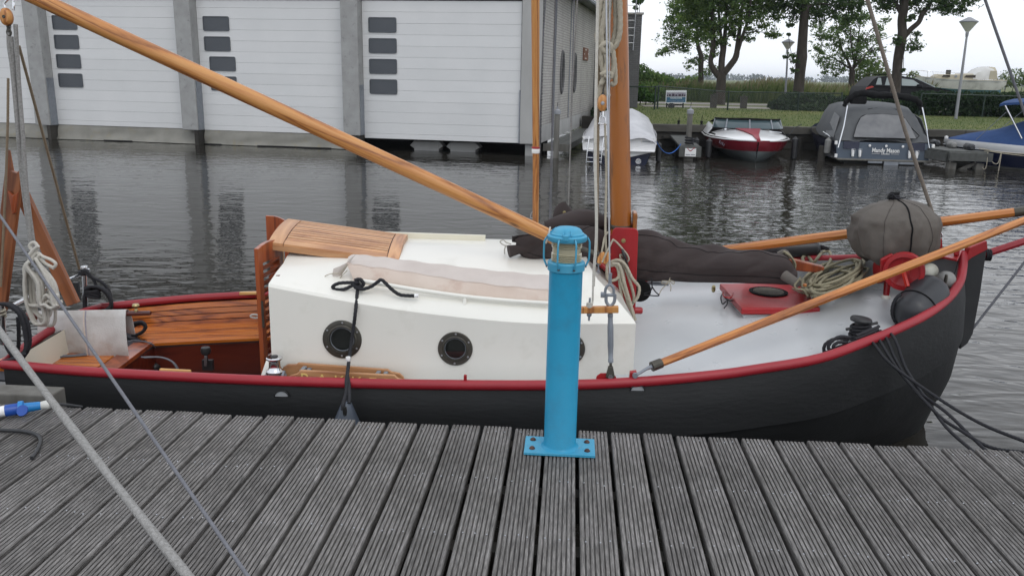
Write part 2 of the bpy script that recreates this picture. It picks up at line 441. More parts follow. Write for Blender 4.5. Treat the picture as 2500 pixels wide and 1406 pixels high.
W['rope_olive'] = mk('rope_olive', (0.27, 0.245, 0.165, 1), (0.205, 0.185, 0.125, 1), rough=0.9, scale=60)
W['rope_stay'] = mk('rope_stay', (0.21, 0.18, 0.15, 1), (0.16, 0.138, 0.115, 1), rough=0.9, scale=60)
W['rope_grey'] = mk('rope_grey', (0.34, 0.335, 0.325, 1), (0.20, 0.195, 0.185, 1), rough=0.95, scale=90, bump=0.003, bscale=160)
W['line_grey'] = mk('line_grey', (0.165, 0.17, 0.19, 1), (0.12, 0.122, 0.138, 1), rough=0.75, scale=60)
W['rope_blue'] = mk('rope_blue', (0.02, 0.12, 0.42, 1), None, rough=0.8)
W['canvas_brown'] = mk('canvas_brown', (0.033, 0.024, 0.0235, 1), (0.046, 0.034, 0.0325, 1), rough=0.85, scale=4, bump=0.016, bscale=4.5, bstretch=(0.6, 1, 1.7))
W['canvas_bag'] = mk('canvas_bag', (0.092, 0.081, 0.071, 1), (0.125, 0.112, 0.099, 1), rough=0.9, scale=5, bump=0.012, bscale=7)
W['awning'] = mk('awning', (0.57, 0.455, 0.385, 1), (0.64, 0.55, 0.48, 1), rough=0.9, scale=3.0, dirt=((0.43, 0.26, 0.20, 1), 5, 0.55, 0.85), bump=0.004, bscale=14)
W['awning_top'] = mk('awning_top', (0.60, 0.545, 0.505, 1), (0.53, 0.475, 0.44, 1), rough=0.9, scale=6, bump=0.003, bscale=16)
W['towel'] = mk('towel', (0.56, 0.545, 0.53, 1), (0.42, 0.39, 0.37, 1), rough=0.95, scale=7, lo=0.4, hi=0.72, dirt=((0.40, 0.31, 0.26, 1), 9, 0.58, 0.8), bump=0.003, bscale=120)
W['deck_grey_wood'] = None
W['concrete'] = mk('concrete', (0.30, 0.30, 0.295, 1), (0.38, 0.385, 0.38, 1), rough=0.85, scale=3, dirt=((0.21, 0.21, 0.205, 1), 7, 0.58, 0.75), bump=0.004, bscale=40, specks=((0.14, 0.14, 0.14, 1), 60, 0.73))
W['concrete_pale'] = mk('concrete_pale', (0.44, 0.44, 0.43, 1), (0.36, 0.36, 0.35, 1), rough=0.85, scale=2, stretch=(1, 1, 0.3), bump=0.002, bscale=40)
W['door_panel'] = mk('door_panel', (0.68, 0.69, 0.69, 1), (0.73, 0.735, 0.735, 1), rough=0.45, scale=0.9, orand=0.025, bump=0.0012, bscale=50)
W['tarp'] = mk('tarp', (0.20, 0.195, 0.17, 1), (0.27, 0.262, 0.23, 1), rough=0.6, scale=2, dirt=((0.26, 0.22, 0.12, 1), 3, 0.55, 0.8))
W['dark_timber'] = mk('dark_timber', (0.028, 0.025, 0.021, 1), (0.045, 0.041, 0.035, 1), rough=0.85, scale=6, stretch=(0.2, 1, 1), orand=0.3, bump=0.004)
W['grey_timber'] = mk('grey_timber', (0.17, 0.165, 0.15, 1), (0.10, 0.095, 0.083, 1), rough=0.85, scale=10, stretch=(1, 1, 0.15), orand=0.12, bump=0.003)
W['pier_timber'] = mk('pier_timber', (0.10, 0.105, 0.10, 1), (0.065, 0.067, 0.062, 1), rough=0.8, scale=8, orand=0.2, bump=0.003)
W['green_metal'] = mk('green_metal', (0.012, 0.028, 0.022, 1), None, rough=0.4)
W['roof_grey'] = mk('roof_grey', (0.17, 0.18, 0.185, 1), (0.22, 0.23, 0.235, 1), rough=0.6, scale=2)
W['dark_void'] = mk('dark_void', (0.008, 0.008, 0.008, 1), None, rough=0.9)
W['bark'] = mk('bark', (0.032, 0.026, 0.021, 1), (0.066, 0.055, 0.045, 1), rough=0.95, scale=7, stretch=(1, 1, 0.35), bump=0.03, bscale=16)
W['white_gel'] = mk('white_gel', (0.78, 0.78, 0.78, 1), (0.74, 0.74, 0.745, 1), rough=0.2, scale=2, coat=0.3)
W['navy_gel'] = mk('navy_gel', (0.0075, 0.0115, 0.036, 1), (0.010, 0.014, 0.042, 1), rough=0.2, scale=2, coat=0.3)
W['slate_gel'] = mk('slate_gel', (0.050, 0.072, 0.105, 1), (0.058, 0.082, 0.115, 1), rough=0.3, scale=2)
W['red_gel'] = mk('red_gel', (0.155, 0.007, 0.017, 1), (0.185, 0.009, 0.021, 1), rough=0.22, scale=2, coat=0.3)
W['red_gel_bright'] = mk('red_gel_bright', (0.30, 0.018, 0.035, 1), None, rough=0.3)
W['bottom_green'] = mk('bottom_green', (0.095, 0.115, 0.12, 1), (0.13, 0.15, 0.15, 1), rough=0.55, scale=4)
W['silver_cover'] = mk('silver_cover', (0.42, 0.42, 0.44, 1), (0.52, 0.52, 0.535, 1), rough=0.36, scale=3, bump=0.02, bscale=3)
W['canopy_grey'] = mk('canopy_grey', (0.085, 0.09, 0.095, 1), (0.105, 0.11, 0.115, 1), rough=0.85, scale=3, bump=0.01, bscale=4)
W['canvas_black'] = mk('canvas_black', (0.009, 0.0092, 0.010, 1), (0.014, 0.0143, 0.015, 1), rough=0.9, scale=4, bump=0.01, bscale=8, spec=0.15)
W['canvas_blue'] = mk('canvas_blue', (0.014, 0.047, 0.15, 1), (0.024, 0.068, 0.195, 1), rough=0.85, scale=3, bump=0.012, bscale=5)
W['clear_vinyl'] = mk('clear_vinyl', (0.12, 0.125, 0.135, 1), (0.19, 0.195, 0.20, 1), rough=0.4, scale=3, spec=0.25)
W['screen_glass'] = mk_glass('screen_glass', (0.055, 0.085, 0.095, 1), 0.05)
W['car_paint'] = mk('car_paint', (0.008, 0.008, 0.011, 1), None, rough=0.5, spec=0.2)
W['car_glass'] = mk_glass('car_glass', (0.36, 0.42, 0.42, 1), 0.05)
W['old_white'] = mk('old_white', (0.66, 0.66, 0.64, 1), (0.57, 0.565, 0.55, 1), rough=0.5, scale=2, dirt=((0.30, 0.30, 0.29, 1), 1.2, 0.5, 0.8))
W['old_beige'] = mk('old_beige', (0.46, 0.42, 0.32, 1), (0.40, 0.36, 0.27, 1), rough=0.6, scale=3)
W['old_blue'] = mk('old_blue', (0.10, 0.22, 0.34, 1), (0.13, 0.27, 0.40, 1), rough=0.6, scale=3)
W['lamp_grey'] = mk('lamp_grey', (0.30, 0.31, 0.33, 1), (0.25, 0.26, 0.28, 1), rough=0.45, metal=0.3, scale=4)
W['lamp_white'] = mk('lamp_white', (0.62, 0.62, 0.58, 1), None, rough=0.4)
W['sign_blue'] = mk('sign_blue', (0.014, 0.10, 0.19, 1), (0.017, 0.115, 0.215, 1), rough=0.4, scale=3)
W['sign_white'] = mk('sign_white', (0.70, 0.73, 0.76, 1), None, rough=0.4)
W['sign_mauve'] = mk('sign_mauve', (0.34, 0.33, 0.40, 1), (0.22, 0.20, 0.25, 1), rough=0.4, scale=8)
W['sign_dark'] = mk('sign_dark', (0.05, 0.022, 0.04, 1), (0.025, 0.02, 0.05, 1), rough=0.5, scale=12)
W['plaque'] = mk('plaque', (0.19, 0.085, 0.05, 1), (0.15, 0.066, 0.04, 1), rough=0.6, scale=4)
W['orange'] = mk('orange', (0.55, 0.16, 0.03, 1), None, rough=0.6)
W['bright_white'] = mk('bright_white', (0.82, 0.82, 0.81, 1), None, rough=0.45)
W['plug_blue'] = mk('plug_blue', (0.014, 0.075, 0.36, 1), None, rough=0.35)
W['plug_light'] = mk('plug_light', (0.02, 0.22, 0.55, 1), None, rough=0.35)
W['gold'] = mk('gold', (0.80, 0.62, 0.22, 1), None, rough=0.4)
W['caulk'] = mk('caulk', (0.03, 0.033, 0.042, 1), None, rough=0.7)
W['red_lamp'] = mk('red_lamp', (0.5, 0.03, 0.02, 1), None, rough=0.25)

def m_plank():
    N = NT('weathered_plank'); b = N.b
    oi = N.n('ObjectInfo'); cx = N.n('CombineXYZ'); sc = N.n('VectorMath', _operation='SCALE'); sc.inputs['Scale'].default_value = 9.0
    N.l(oi.outputs['Random'], cx.inputs[0]); N.l(oi.outputs['Random'], cx.inputs[1]); N.l(cx.outputs[0], sc.inputs[0])
    add = N.n('VectorMath', _operation='ADD'); N.l(N.coords((1, 0.05, 1)), add.inputs[0]); N.l(sc.outputs[0], add.inputs[1])
    grain = N.noise(add.outputs[0], 170, 4, 0.65)
    fine = N.noise(N.coords((1, 0.08, 1)), 240, 2, 0.6)
    blot = N.noise(N.coords((1, 0.6, 1)), 6.0, 5, 0.62)
    col = N.ramp(grain, [(0.30, (0.098, 0.093, 0.090, 1)), (0.50, (0.172, 0.166, 0.161, 1)), (0.70, (0.275, 0.267, 0.259, 1))])
    col = N.mix(col, N.ramp(fine, [(0.36, (0.66, 0.66, 0.66, 1)), (0.66, (1.26, 1.25, 1.24, 1))]), 1.0, 'MULTIPLY')
    col = N.mix(col, N.ramp(blot, [(0.36, (0.70, 0.69, 0.67, 1)), (0.64, (1.12, 1.11, 1.11, 1))]), 1.0, 'MULTIPLY')
    moss = N.noise(N.coords((1, 0.7, 1)), 4.2, 6, 0.7)
    col = N.mix(col, (0.085, 0.082, 0.045, 1), N.ramp(moss, [(0.62, (0, 0, 0, 1)), (0.82, (0.55, 0.55, 0.55, 1))]))
    col = N.orand(col, 0.17)
    N.l(col, b.inputs['Base Color']); b.inputs['Roughness'].default_value = 0.72; b.inputs['Specular IOR Level'].default_value = 0.35
    n1 = N.bump(grain, 0.0022)
    N.l(N.bump(fine, 0.001, 1.0, n1), b.inputs['Normal'])
    return N.mat
W['plank'] = m_plank()

def m_water():
    N = NT('harbour_water'); b = N.b
    b.inputs['Base Color'].default_value = (0.024, 0.022, 0.018, 1); b.inputs['Roughness'].default_value = 0.025; b.inputs['IOR'].default_value = 1.333
    big = N.noise(N.coords((0.7, 1.3, 1), (0, 0, 0.12)), 0.8, 2, 0.5, 0.4)
    mid = N.noise(N.coords((0.9, 1.9, 1), (0, 0, -0.10)), 1.9, 2, 0.5, 0.6)
    small = N.noise(N.coords((1.0, 2.0, 1), (0, 0, 0.3)), 6.0, 1, 0.5, 0.3)
    patch = N.noise(N.coords((0.10, 0.13, 1)), 1.0, 2)
    sx = N.n('SeparateXYZ'); N.l(N.tc.outputs['Object'], sx.inputs[0])
    mr = N.n('MapRange', _interpolation_type='SMOOTHSTEP'); N.l(sx.outputs['X'], mr.inputs['Value'])
    mr.inputs['From Min'].default_value = -1.5; mr.inputs['From Max'].default_value = 2.5     # lee of the boathouse / open water
    mr.inputs['To Min'].default_value = 0.46; mr.inputs['To Max'].default_value = 1.0
    h = N.math('ADD', N.math('MULTIPLY', big, 0.022), N.math('MULTIPLY', mid, 0.022))
    h = N.math('ADD', h, N.math('MULTIPLY', small, 0.0044))
    p = N.math('ADD', N.math('MULTIPLY', patch, 1.3), 0.3)
    h = N.math('MULTIPLY', N.math('MULTIPLY', h, mr.outputs['Result']), p)
    N.l(N.bump(h, 1.0), b.inputs['Normal'])
    return N.mat
W['water'] = m_water()

def m_brick(name, c1, c2, mortar, dirt=(0.22, 0.21, 0.2, 1)):
    """courses run along local X, rise along local Z"""
    N = NT(name); b = N.b
    sx = N.n('SeparateXYZ'); N.l(N.tc.outputs['Object'], sx.inputs[0]); cx = N.n('CombineXYZ')
    N.l(sx.outputs['X'], cx.inputs[0]); N.l(sx.outputs['Z'], cx.inputs[1])
    br = N.n('TexBrick', Scale=1.0); br.inputs['Brick Width'].default_value = 0.22; br.inputs['Row Height'].default_value = 0.0775
    br.inputs['Mortar Size'].default_value = 0.009; br.inputs['Color1'].default_value = c1; br.inputs['Color2'].default_value = c2; br.inputs['Mortar'].default_value = mortar
    N.l(cx.outputs[0], br.inputs['Vector'])
    d = N.noise(N.coords((0.6, 1, 0.22)), 1.6, 5, 0.6)
    col = N.mix(br.outputs['Color'], dirt, N.ramp(d, [(0.48, (0, 0, 0, 1)), (0.8, (0.7, 0.7, 0.7, 1))]))
    N.l(col, b.inputs['Base Color']); b.inputs['Roughness'].default_value = 0.85
    N.l(N.bump(N.math('SUBTRACT', 1.0, br.outputs['Fac']), 0.012), b.inputs['Normal'])
    return N.mat
W['brick_pale'] = m_brick('brick_pale', (0.40, 0.385, 0.36, 1), (0.47, 0.455, 0.43, 1), (0.26, 0.25, 0.235, 1))
W['brick_dark'] = m_brick('brick_dark', (0.105, 0.105, 0.108, 1), (0.13, 0.13, 0.132, 1), (0.085, 0.085, 0.085, 1), (0.08, 0.08, 0.08, 1))

def m_ground():
    N = NT('lawn_turf'); b = N.b
    a = N.noise(N.coords((1, 1, 1)), 0.35, 5, 0.6); c = N.noise(N.coords((1, 2, 1)), 5, 5, 0.7)
    col = N.ramp(a, [(0.3, (0.085, 0.115, 0.03, 1)), (0.55, (0.125, 0.142, 0.042, 1)), (0.75, (0.18, 0.165, 0.065, 1))])
    col = N.mix(col, N.ramp(c, [(0.3, (0.55, 0.6, 0.5, 1)), (0.7, (1.25, 1.22, 1.1, 1))]), 1.0, 'MULTIPLY')
    N.l(col, b.inputs['Base Color']); b.inputs['Roughness'].default_value = 0.95
    N.l(N.bump(c, 0.05), b.inputs['Normal'])
    return N.mat
W['lawn'] = m_ground()
W['paving'] = mk('paving', (0.27, 0.245, 0.22, 1), (0.35, 0.325, 0.30, 1), rough=0.9, scale=3, stretch=(1, 2, 1), dirt=((0.17, 0.15, 0.13, 1), 1.4, 0.5, 0.8), bump=0.01, bscale=14)

def m_leaf(name, c1, c2, c3):
    N = NT(name); b = N.b
    oi = N.n('Attribute'); oi.attribute_name = 'shade'
    col = N.ramp(oi.outputs['Fac'], [(0.0, c1), (0.55, c2), (1.0, c3)])
    N.l(col, b.inputs['Base Color']); b.inputs['Roughness'].default_value = 0.6; b.inputs['Specular IOR Level'].default_value = 0.3
    tr = N.n('BsdfTranslucent'); N.l(col, tr.inputs['Color']); mx = N.n('MixShader'); mx.inputs[0].default_value = 0.5
    N.l(b.outputs[0], mx.inputs[1]); N.l(tr.outputs[0], mx.inputs[2])
    out = [x for x in N.t.nodes if x.type == 'OUTPUT_MATERIAL'][0]; N.l(mx.outputs[0], out.inputs['Surface'])
    return N.mat
W['leaf_maple'] = m_leaf('leaf_maple', (0.06, 0.115, 0.036, 1), (0.13, 0.215, 0.058, 1), (0.225, 0.31, 0.08, 1))
W['leaf_dark'] = m_leaf('leaf_dark', (0.042, 0.084, 0.034, 1), (0.085, 0.152, 0.050, 1), (0.15, 0.225, 0.066, 1))
W['leaf_hedge'] = m_leaf('leaf_hedge', (0.014, 0.032, 0.016, 1), (0.028, 0.058, 0.023, 1), (0.065, 0.11, 0.035, 1))
W['leaf_bright'] = m_leaf('leaf_bright', (0.03, 0.08, 0.02, 1), (0.06, 0.14, 0.03, 1), (0.11, 0.21, 0.05, 1))
W['reed_green'] = m_leaf('reed_green', (0.065, 0.115, 0.034, 1), (0.145, 0.20, 0.062, 1), (0.28, 0.285, 0.125, 1))
W['reed_plume'] = m_leaf('reed_plume', (0.19, 0.155, 0.088, 1), (0.26, 0.22, 0.13, 1), (0.33, 0.29, 0.18, 1))
W['far_leaf'] = m_leaf('far_leaf', (0.02, 0.045, 0.022, 1), (0.035, 0.07, 0.03, 1), (0.05, 0.09, 0.04, 1))

def leaves(name, centers, size, mat, parent=None, flat=0.0, shade=None):
    """one small folded leaf-sized quad per centre, all in one mesh"""
    C_ = np.asarray(centers, float); n = len(C_)
    a = RNG.normal(size=(n, 3)); a /= np.linalg.norm(a, axis=1, keepdims=True)
    if flat: a[:, 2] = a[:, 2] * (1 - flat); a /= np.linalg.norm(a, axis=1, keepdims=True)
    b = RNG.normal(size=(n, 3)); b -= a * (a * b).sum(1, keepdims=True); b /= np.linalg.norm(b, axis=1, keepdims=True)
    sz = size * RNG.uniform(0.6, 1.35, (n, 1))
    P = np.stack([C_ - a * sz, C_ + b * sz * 0.62, C_ + a * sz, C_ - b * sz * 0.62], 1).reshape(-1, 3)
    me = bpy.data.meshes.new(name)
    me.vertices.add(4 * n); me.vertices.foreach_set('co', P.ravel())
    me.loops.add(4 * n); me.loops.foreach_set('vertex_index', np.arange(4 * n))
    me.polygons.add(n); me.polygons.foreach_set('loop_start', np.arange(n) * 4)
    me.update(calc_edges=True)
    at_ = me.attributes.new('shade', 'FLOAT', 'FACE')
    sh = RNG.uniform(0, 1, n) if shade is None else shade
    at_.data.foreach_set('value', np.clip(sh, 0, 1).astype(np.float32))
    me.materials.append(mat)
    o = bpy.data.objects.new(name, me); COL.objects.link(o)
    if parent is not None: put(o, parent)
    return o

def blob_points(cs, n, shell=0.35):
    """n points spread through ellipsoids [(centre, (rx,ry,rz))], thicker towards their surface, lumpy"""
    vol = np.array([r[0] * r[1] * r[2] for _, r in cs]) ** 0.8; vol /= vol.sum(); out = []; tone = []
    for (c, r), w in zip(cs, vol):
        k = max(6, int(n * w))
        d = RNG.normal(size=(k, 3)); d /= np.linalg.norm(d, axis=1, keepdims=True)
        rad = RNG.uniform(shell, 1, (k, 1)) ** 0.6
        out.append(np.array(c) + d * rad * np.array(r)); tone.append(np.full(k, RNG.uniform(-0.22, 0.22)))
    return np.concatenate(out), np.concatenate(tone)
# ================================================================== SETTING: water, ground, road
WATER_Z, DECK_Z = 0.0, 0.58
def quay_y(x): return 28.4 + 0.0713 * (x - 5.0)
wb = MB(); wb.face((-260, -60, 0), (260, -60, 0), (260, 90, 0), (-260, 90, 0))
tag(wb.build('water', W['water'], smooth=0), 'dark rippled harbour water', kind='structure')
bb = MB(); bb.face((-260, -60, -1.6), (260, -60, -1.6), (260, 90, -1.6), (-260, 90, -1.6))
tag(bb.build('harbour_bed', W['dark_void'], smooth=0), 'dark mud bed of the harbour', kind='structure')

def ground_z(x, y):
    t = min(max((y - quay_y(x)) / 9.0, 0), 1)
    return 0.715 + 0.235 * t * t * (3 - 2 * t) * 1.0
gb = MB()
xs = [0.9, 2, 4, 6, 8, 10, 12, 15, 18, 22, 30, 45, 80, 160, 400, 1500]
rows = []
for k in [0, 1.2, 2.4, 3.6, 4.8, 6, 7.5, 9]:
    rows.append([V(x, quay_y(x) + 0.12 + k, ground_z(x, quay_y(x) + k)) for x in xs])
gb.grid(rows)
far = [[V(x, y if y > quay_y(x) + 9.2 else quay_y(x) + 9.12, 0.95) for x in xs] for y in (37.0, 48, 60, 100, 300, 900, 2600)]
far[0] = [p.copy() for p in rows[-1]]
gb.grid(far)
gb.grid([[V(x, y, 0.95) for x in (-1500, -400, -100, -40, 0.9)] for y in (46, 60, 100, 300, 900, 2600)])
tag(gb.build('ground', W['lawn'], smooth=0), 'mown grass bank behind the quay', kind='structure')
rb = MB(); rb.grid([[V(x, 43.4 + 0.06 * x, 0.956), V(x, 46.6 + 0.06 * x, 0.956)] for x in (0.9, 6, 12, 20, 40, 90)])
tag(rb.build('road', W['paving'], smooth=0), 'pale paved lane in front of the reeds', kind='structure')
pb = MB(); pb.grid([[V(x, 38.6 + 0.071 * x, 0.955), V(x, 41.0 + 0.071 * x, 0.955)] for x in (3.2, 8, 14, 22, 40)])
tag(pb.build('path', W['paving'], smooth=0), 'brick parking strip beyond the fence', kind='structure')

# short grass blades on the bank
n = 16000
gx = RNG.uniform(1.2, 19, n); ky = RNG.uniform(0.15, 9.8, n); gy = quay_y(gx) + ky
t = np.clip(ky / 9.0, 0, 1); gz = 0.715 + 0.235 * t * t * (3 - 2 * t)
leaves('grass', np.stack([gx, gy, gz + 0.012], 1), 0.02, W['reed_green'], shade=RNG.uniform(0, 0.6, n))
tag(bpy.data.objects['grass'], 'short grass blades on the bank behind the quay', 'grass', kind='stuff')

# reed bed beyond the lane: leaning blades and pale plumes
def reed_mesh(name, n, y0, y1, x0, x1, h0, h1, w, mat, top=False, kindlabel=''):
    x = RNG.uniform(x0, x1, n); y = RNG.uniform(y0, y1, n) + 0.06 * x
    y = np.where((x > 0.40 * y) & (x < 0.53 * y), y + 15, y)          # mown ground where the yacht and the car stand
    h = RNG.uniform(h0, h1, n) * (1 + 0.22 * np.sin(x * 0.9) * np.sin(x * 0.31 + 1) + 0.1 * np.sin(y * 1.7))
    lean = RNG.normal(0, 0.16, (n, 2)) + np.array([0.10, 0]); ww = w * RNG.uniform(0.6, 1.4, n); ang = RNG.uniform(0, np.pi, n)
    bx, by = np.cos(ang) * ww, np.sin(ang) * ww; zb = 0.93 + (h * 0.72 if top else 0)
    base = np.stack([x, y, np.zeros(n) + zb], 1)
    if top: base[:, 0] += lean[:, 0] * h * 0.72; base[:, 1] += lean[:, 1] * h * 0.72
    mid = np.stack([x + lean[:, 0] * h * 0.5, y + lean[:, 1] * h * 0.5, 0.93 + h * (0.9 if top else 0.62)], 1)
    if top: mid[:, :2] = base[:, :2] + lean * h[:, None] * 0.16
    tip = np.stack([x + lean[:, 0] * h * 1.15, y + lean[:, 1] * h * 1.15, 0.93 + h], 1)
    sd = np.stack([bx, by, np.zeros(n)], 1)
    P = np.stack([base - sd, base + sd, mid + sd * 0.8, tip, mid - sd * 0.8], 1).reshape(-1, 3)
    me = bpy.data.meshes.new(name); me.vertices.add(5 * n); me.vertices.foreach_set('co', P.ravel())
    me.loops.add(5 * n); me.loops.foreach_set('vertex_index', np.arange(5 * n)); me.polygons.add(n)
    me.polygons.foreach_set('loop_start', np.arange(n) * 5); me.update(calc_edges=True)
    a = me.attributes.new('shade', 'FLOAT', 'FACE')
    a.data.foreach_set('value', np.clip(0.45 + 0.25 * np.sin(x * 0.5 + 0.7) + RNG.normal(0, 0.25, n), 0, 1).astype(np.float32))
    me.materials.append(mat); o = bpy.data.objects.new(name, me); COL.objects.link(o); return o
tag(reed_mesh('reeds', 34000, 48.2, 57, 0.5, 44, 0.80, 1.17, 0.016, W['reed_green']), 'tall green reed bed beyond the lane', 'reeds', kind='stuff')
tag(reed_mesh('reed_plumes', 5200, 48.6, 57, 0.5, 44, 0.95, 1.26, 0.020, W['reed_plume'], top=True), 'tan seed heads over the green reeds', 'reeds', kind='stuff')

# wooded far shore
cs = []
for i in range(150):
    x = -150 + i * 13 + RNG.uniform(-4, 4)
    hh = 7.5 + 1.6 * math.sin(i * 0.7) + RNG.uniform(-1, 1.4)
    cs.append(((x, 1190 + RNG.uniform(-15, 15), 0.9 + hh * 0.42), (10, 7, hh * 0.55)))
P_, T_ = blob_points(cs, 16000, 0.2)
tag(leaves('treeline', P_, 1.6, W['far_leaf'], shade=0.5 + T_ + RNG.normal(0, 0.15, len(P_))), 'blue hazy woods along the far shore', 'woods', kind='stuff')

# ================================================================== BOATHOUSE
FD = Vector((0.9944, -0.1058, 0)); FN = Vector((-0.1058, -0.9944, 0)); P0 = Vector((-11.182, 24.982, 0))
SDIR = Vector((0.134, 0.991, 0)).normalized()
def F(s, d, z): return P0 + FD * s + FN * d + Vector((0, 0, z))
MF = Matrix(((FD.x, -FN.x, 0, P0.x), (FD.y, -FN.y, 0, P0.y), (0, 0, 1, 0), (0, 0, 0, 1)))     # local x along, y inward, z up
house = thing('boathouse', 'white boathouse with four sectional doors between concrete columns over the water', 'boathouse', F(-5, 0, 0))
def fbox(mb, s0, s1, d0, d1, z0, z1):
    return mb.hexa([F(s0, d1, z0), F(s1, d1, z0), F(s1, d0, z0), F(s0, d0, z0)], [F(s0, d1, z1), F(s1, d1, z1), F(s1, d0, z1), F(s0, d0, z1)])
COLS = [-9.85, -4.77, 0.15, 5.2]
CW = 0.50
for c in COLS:
    m = MB(); fbox(m, c - CW, c, -0.1, 0.36, 0.43, 4.35); m.build('column', W['concrete'], house, frame=MF, smooth=0, bevel=0.02)
    m = MB(); fbox(m, c - 0.13, c - 0.015, -0.05, 0.34, -0.9, 0.43); m.build('pile', W['dark_timber'], house, smooth=0)
    m = MB(); fbox(m, c - 0.005, c + 0.02, -0.02, 0.30, 0.44, 1.85); m.build('guide_rail', W['galv'], house, smooth=0)
m = MB(); fbox(m, 9.80, 10.36, -0.16, 0.10, 0.33, 4.35); m.build('column', W['concrete_pale'], house, frame=MF, smooth=0, bevel=0.02)
m = MB(); fbox(m, 9.95, 10.28, -0.9, 0.0, -0.9, 0.32); m.build('pile', W['concrete'], house, smooth=0)
m = MB(); fbox(m, 9.765, 9.795, -0.02, 0.08, 0.34, 1.8); m.build('guide_rail', W['galv'], house, smooth=0)
m = MB(); fbox(m, -20, 10.36, -0.1, 0.16, 4.35, 4.72); m.build('lintel', W['concrete'], house, frame=MF, smooth=0)
m = MB(); fbox(m, -20, 10.34, -0.25, 0.02, 4.15, 4.35); m.build('door_head', W['dark_timber'], house, smooth=0)
def door(s0, s1, zb, rows, shift):
    dr = MB(); fbox(dr, s0 + 0.01, s1 - 0.01, -0.14, -0.06, zb, 4.15)
    d = dr.build('sectional_door', W['galv'], house, smooth=0)
    z = zb + 0.005
    hs = [0.145] + [0.305] * 13
    for i, hgt in enumerate(hs):
        z1 = min(z + hgt, 4.15)
        if z1 - z < 0.05: break
        e = RNG.uniform(-0.002, 0.002)
        p = MB(); fbox(p, s0 + 0.012, s1 - 0.012, -0.058, e, z + 0.0018, z1 - 0.0018)
        p.build('panel', W['door_panel'], d, frame=MF, smooth=0, bevel=0.0025)
        z = z1
    for k in range(4):
        zt = rows - 0.563 * k; so = s0 + 0.20 + (0.13 if (shift and k > 1) else 0)
        fr = MB()
        def rr(x0, x1, z0, z1, r=0.045, n=5):
            pts = []
            for cx_, cz_, a0 in ((x1 - r, z1 - r, 0), (x0 + r, z1 - r, 90), (x0 + r, z0 + r, 180), (x1 - r, z0 + r, 270)):
                for q in range(n): a = math.radians(a0 + 90 * q / (n - 1)); pts.append((cx_ + r * math.cos(a), cz_ + r * math.sin(a)))
            return pts
        o_, i_ = rr(so, so + 0.82, zt - 0.41, zt), rr(so + 0.028, so + 0.792, zt - 0.382, zt - 0.028)
        fr.rings([[F(x, 0.002, z_) for x, z_ in o_], [F(x, 0.026, z_) for x, z_ in o_], [F(x, 0.026, z_) for x, z_ in i_], [F(x, 0.010, z_) for x, z_ in i_]], cap=False)
        fr.build('window_frame', W['window_grey'], d, smooth=30)
        pn = MB(); pn.prism([F(x, 0.006, z_) for x, z_ in i_], FN * 0.006); pn.build('window_pane', W['window_grey'], d, smooth=0)
door(-14.92, -10.35, 0.44, 3.66, False)
door(-9.85, -5.27, 0.44, 3.66, False)
door(-4.77, -0.35, 0.44, 3.68, False)
door(0.15, 4.70, 0.42, 3.69, True)
door(5.2, 9.79, 0.34, 3.70, False)
# sagging tarpaulins under the three closed bays
for s0, s1 in ((-14.92, -10.0), (-9.85, -4.92), (-4.77, 0.02), (0.16, 5.06)):
    G = []
    for i in range(9):
        v = i / 8; row = []
        for j in range(41):
            u = j / 40; s_ = s0 + (s1 - s0) * u
            drape = 0.05 * math.sin(u * math.pi * 2.2 + s0) + 0.045 * math.sin(7 * u + 5 * (v - u) + s0) * v + 0.03 * abs(math.sin(11 * (u + 0.35 * v)))
            sagz = 0.05 * math.sin(math.pi * u) * v
            row.append(F(s_, -0.03 + 0.09 * v + drape * v, 0.47 - 0.455 * v - 0.03 * sagz))
        G.append(row)
    tb = MB(); tb.grid(G, thick=(0, 0.012, 0)); tb.build('tarpaulin', W['tarp'], house, smooth=80)
    bt = MB(); bt.tube([F(s0 + (s1 - s0) * j / 20, 0.06 + 0.02 * math.sin(j), 0.012) for j in range(21)], 0.025, 6); bt.build('tarpaulin_weight', W['dark_void'], house)
# floats seen under the open bay
for s_ in (6.55, 7.65):
    fb = MB(); fbox(fb, s_, s_ + 0.75, -0.95, -0.5, -0.05, 0.27)
    fb.prism([F(s_ - 0.13, -0.5, 0.14), F(s_, -0.5, 0.05), F(s_, -0.5, 0.27)], FN * -0.4)
    fb.prism([F(s_ + 0.75, -0.5, 0.05), F(s_ + 0.88, -0.5, 0.14), F(s_ + 0.75, -0.5, 0.27)], FN * -0.4)
    fb.build('float_block', W['concrete_pale'], house, smooth=0, bevel=0.01)
m = MB(); fbox(m, -20, 10.1, -3.6, -3.4, -0.5, 4.6); fbox(m, 5.0, 10.2, -3.4, -0.2, 0.36, 0.40); m.build('bay_shade_wall', W['dark_void'], house, smooth=0)  # shade inside the bay put in as near-black colour
# long brick side wall, receding from the corner
PC = F(10.36, 0.0, 0)
SN = Vector((SDIR.y, -SDIR.x, 0))
MS = Matrix(((SDIR.x, -SN.x, 0, PC.x), (SDIR.y, -SN.y, 0, PC.y), (0, 0, 1, 0), (0, 0, 0, 1)))
def SW(a, d, z): return PC + SDIR * a + SN * d + Vector((0, 0, z))
def sbox(mb, a0, a1, d0, d1, z0, z1):
    return mb.hexa([SW(a0, d1, z0), SW(a1, d1, z0), SW(a1, d0, z0), SW(a0, d0, z0)], [SW(a0, d1, z1), SW(a1, d1, z1), SW(a1, d0, z1), SW(a0, d0, z1)])
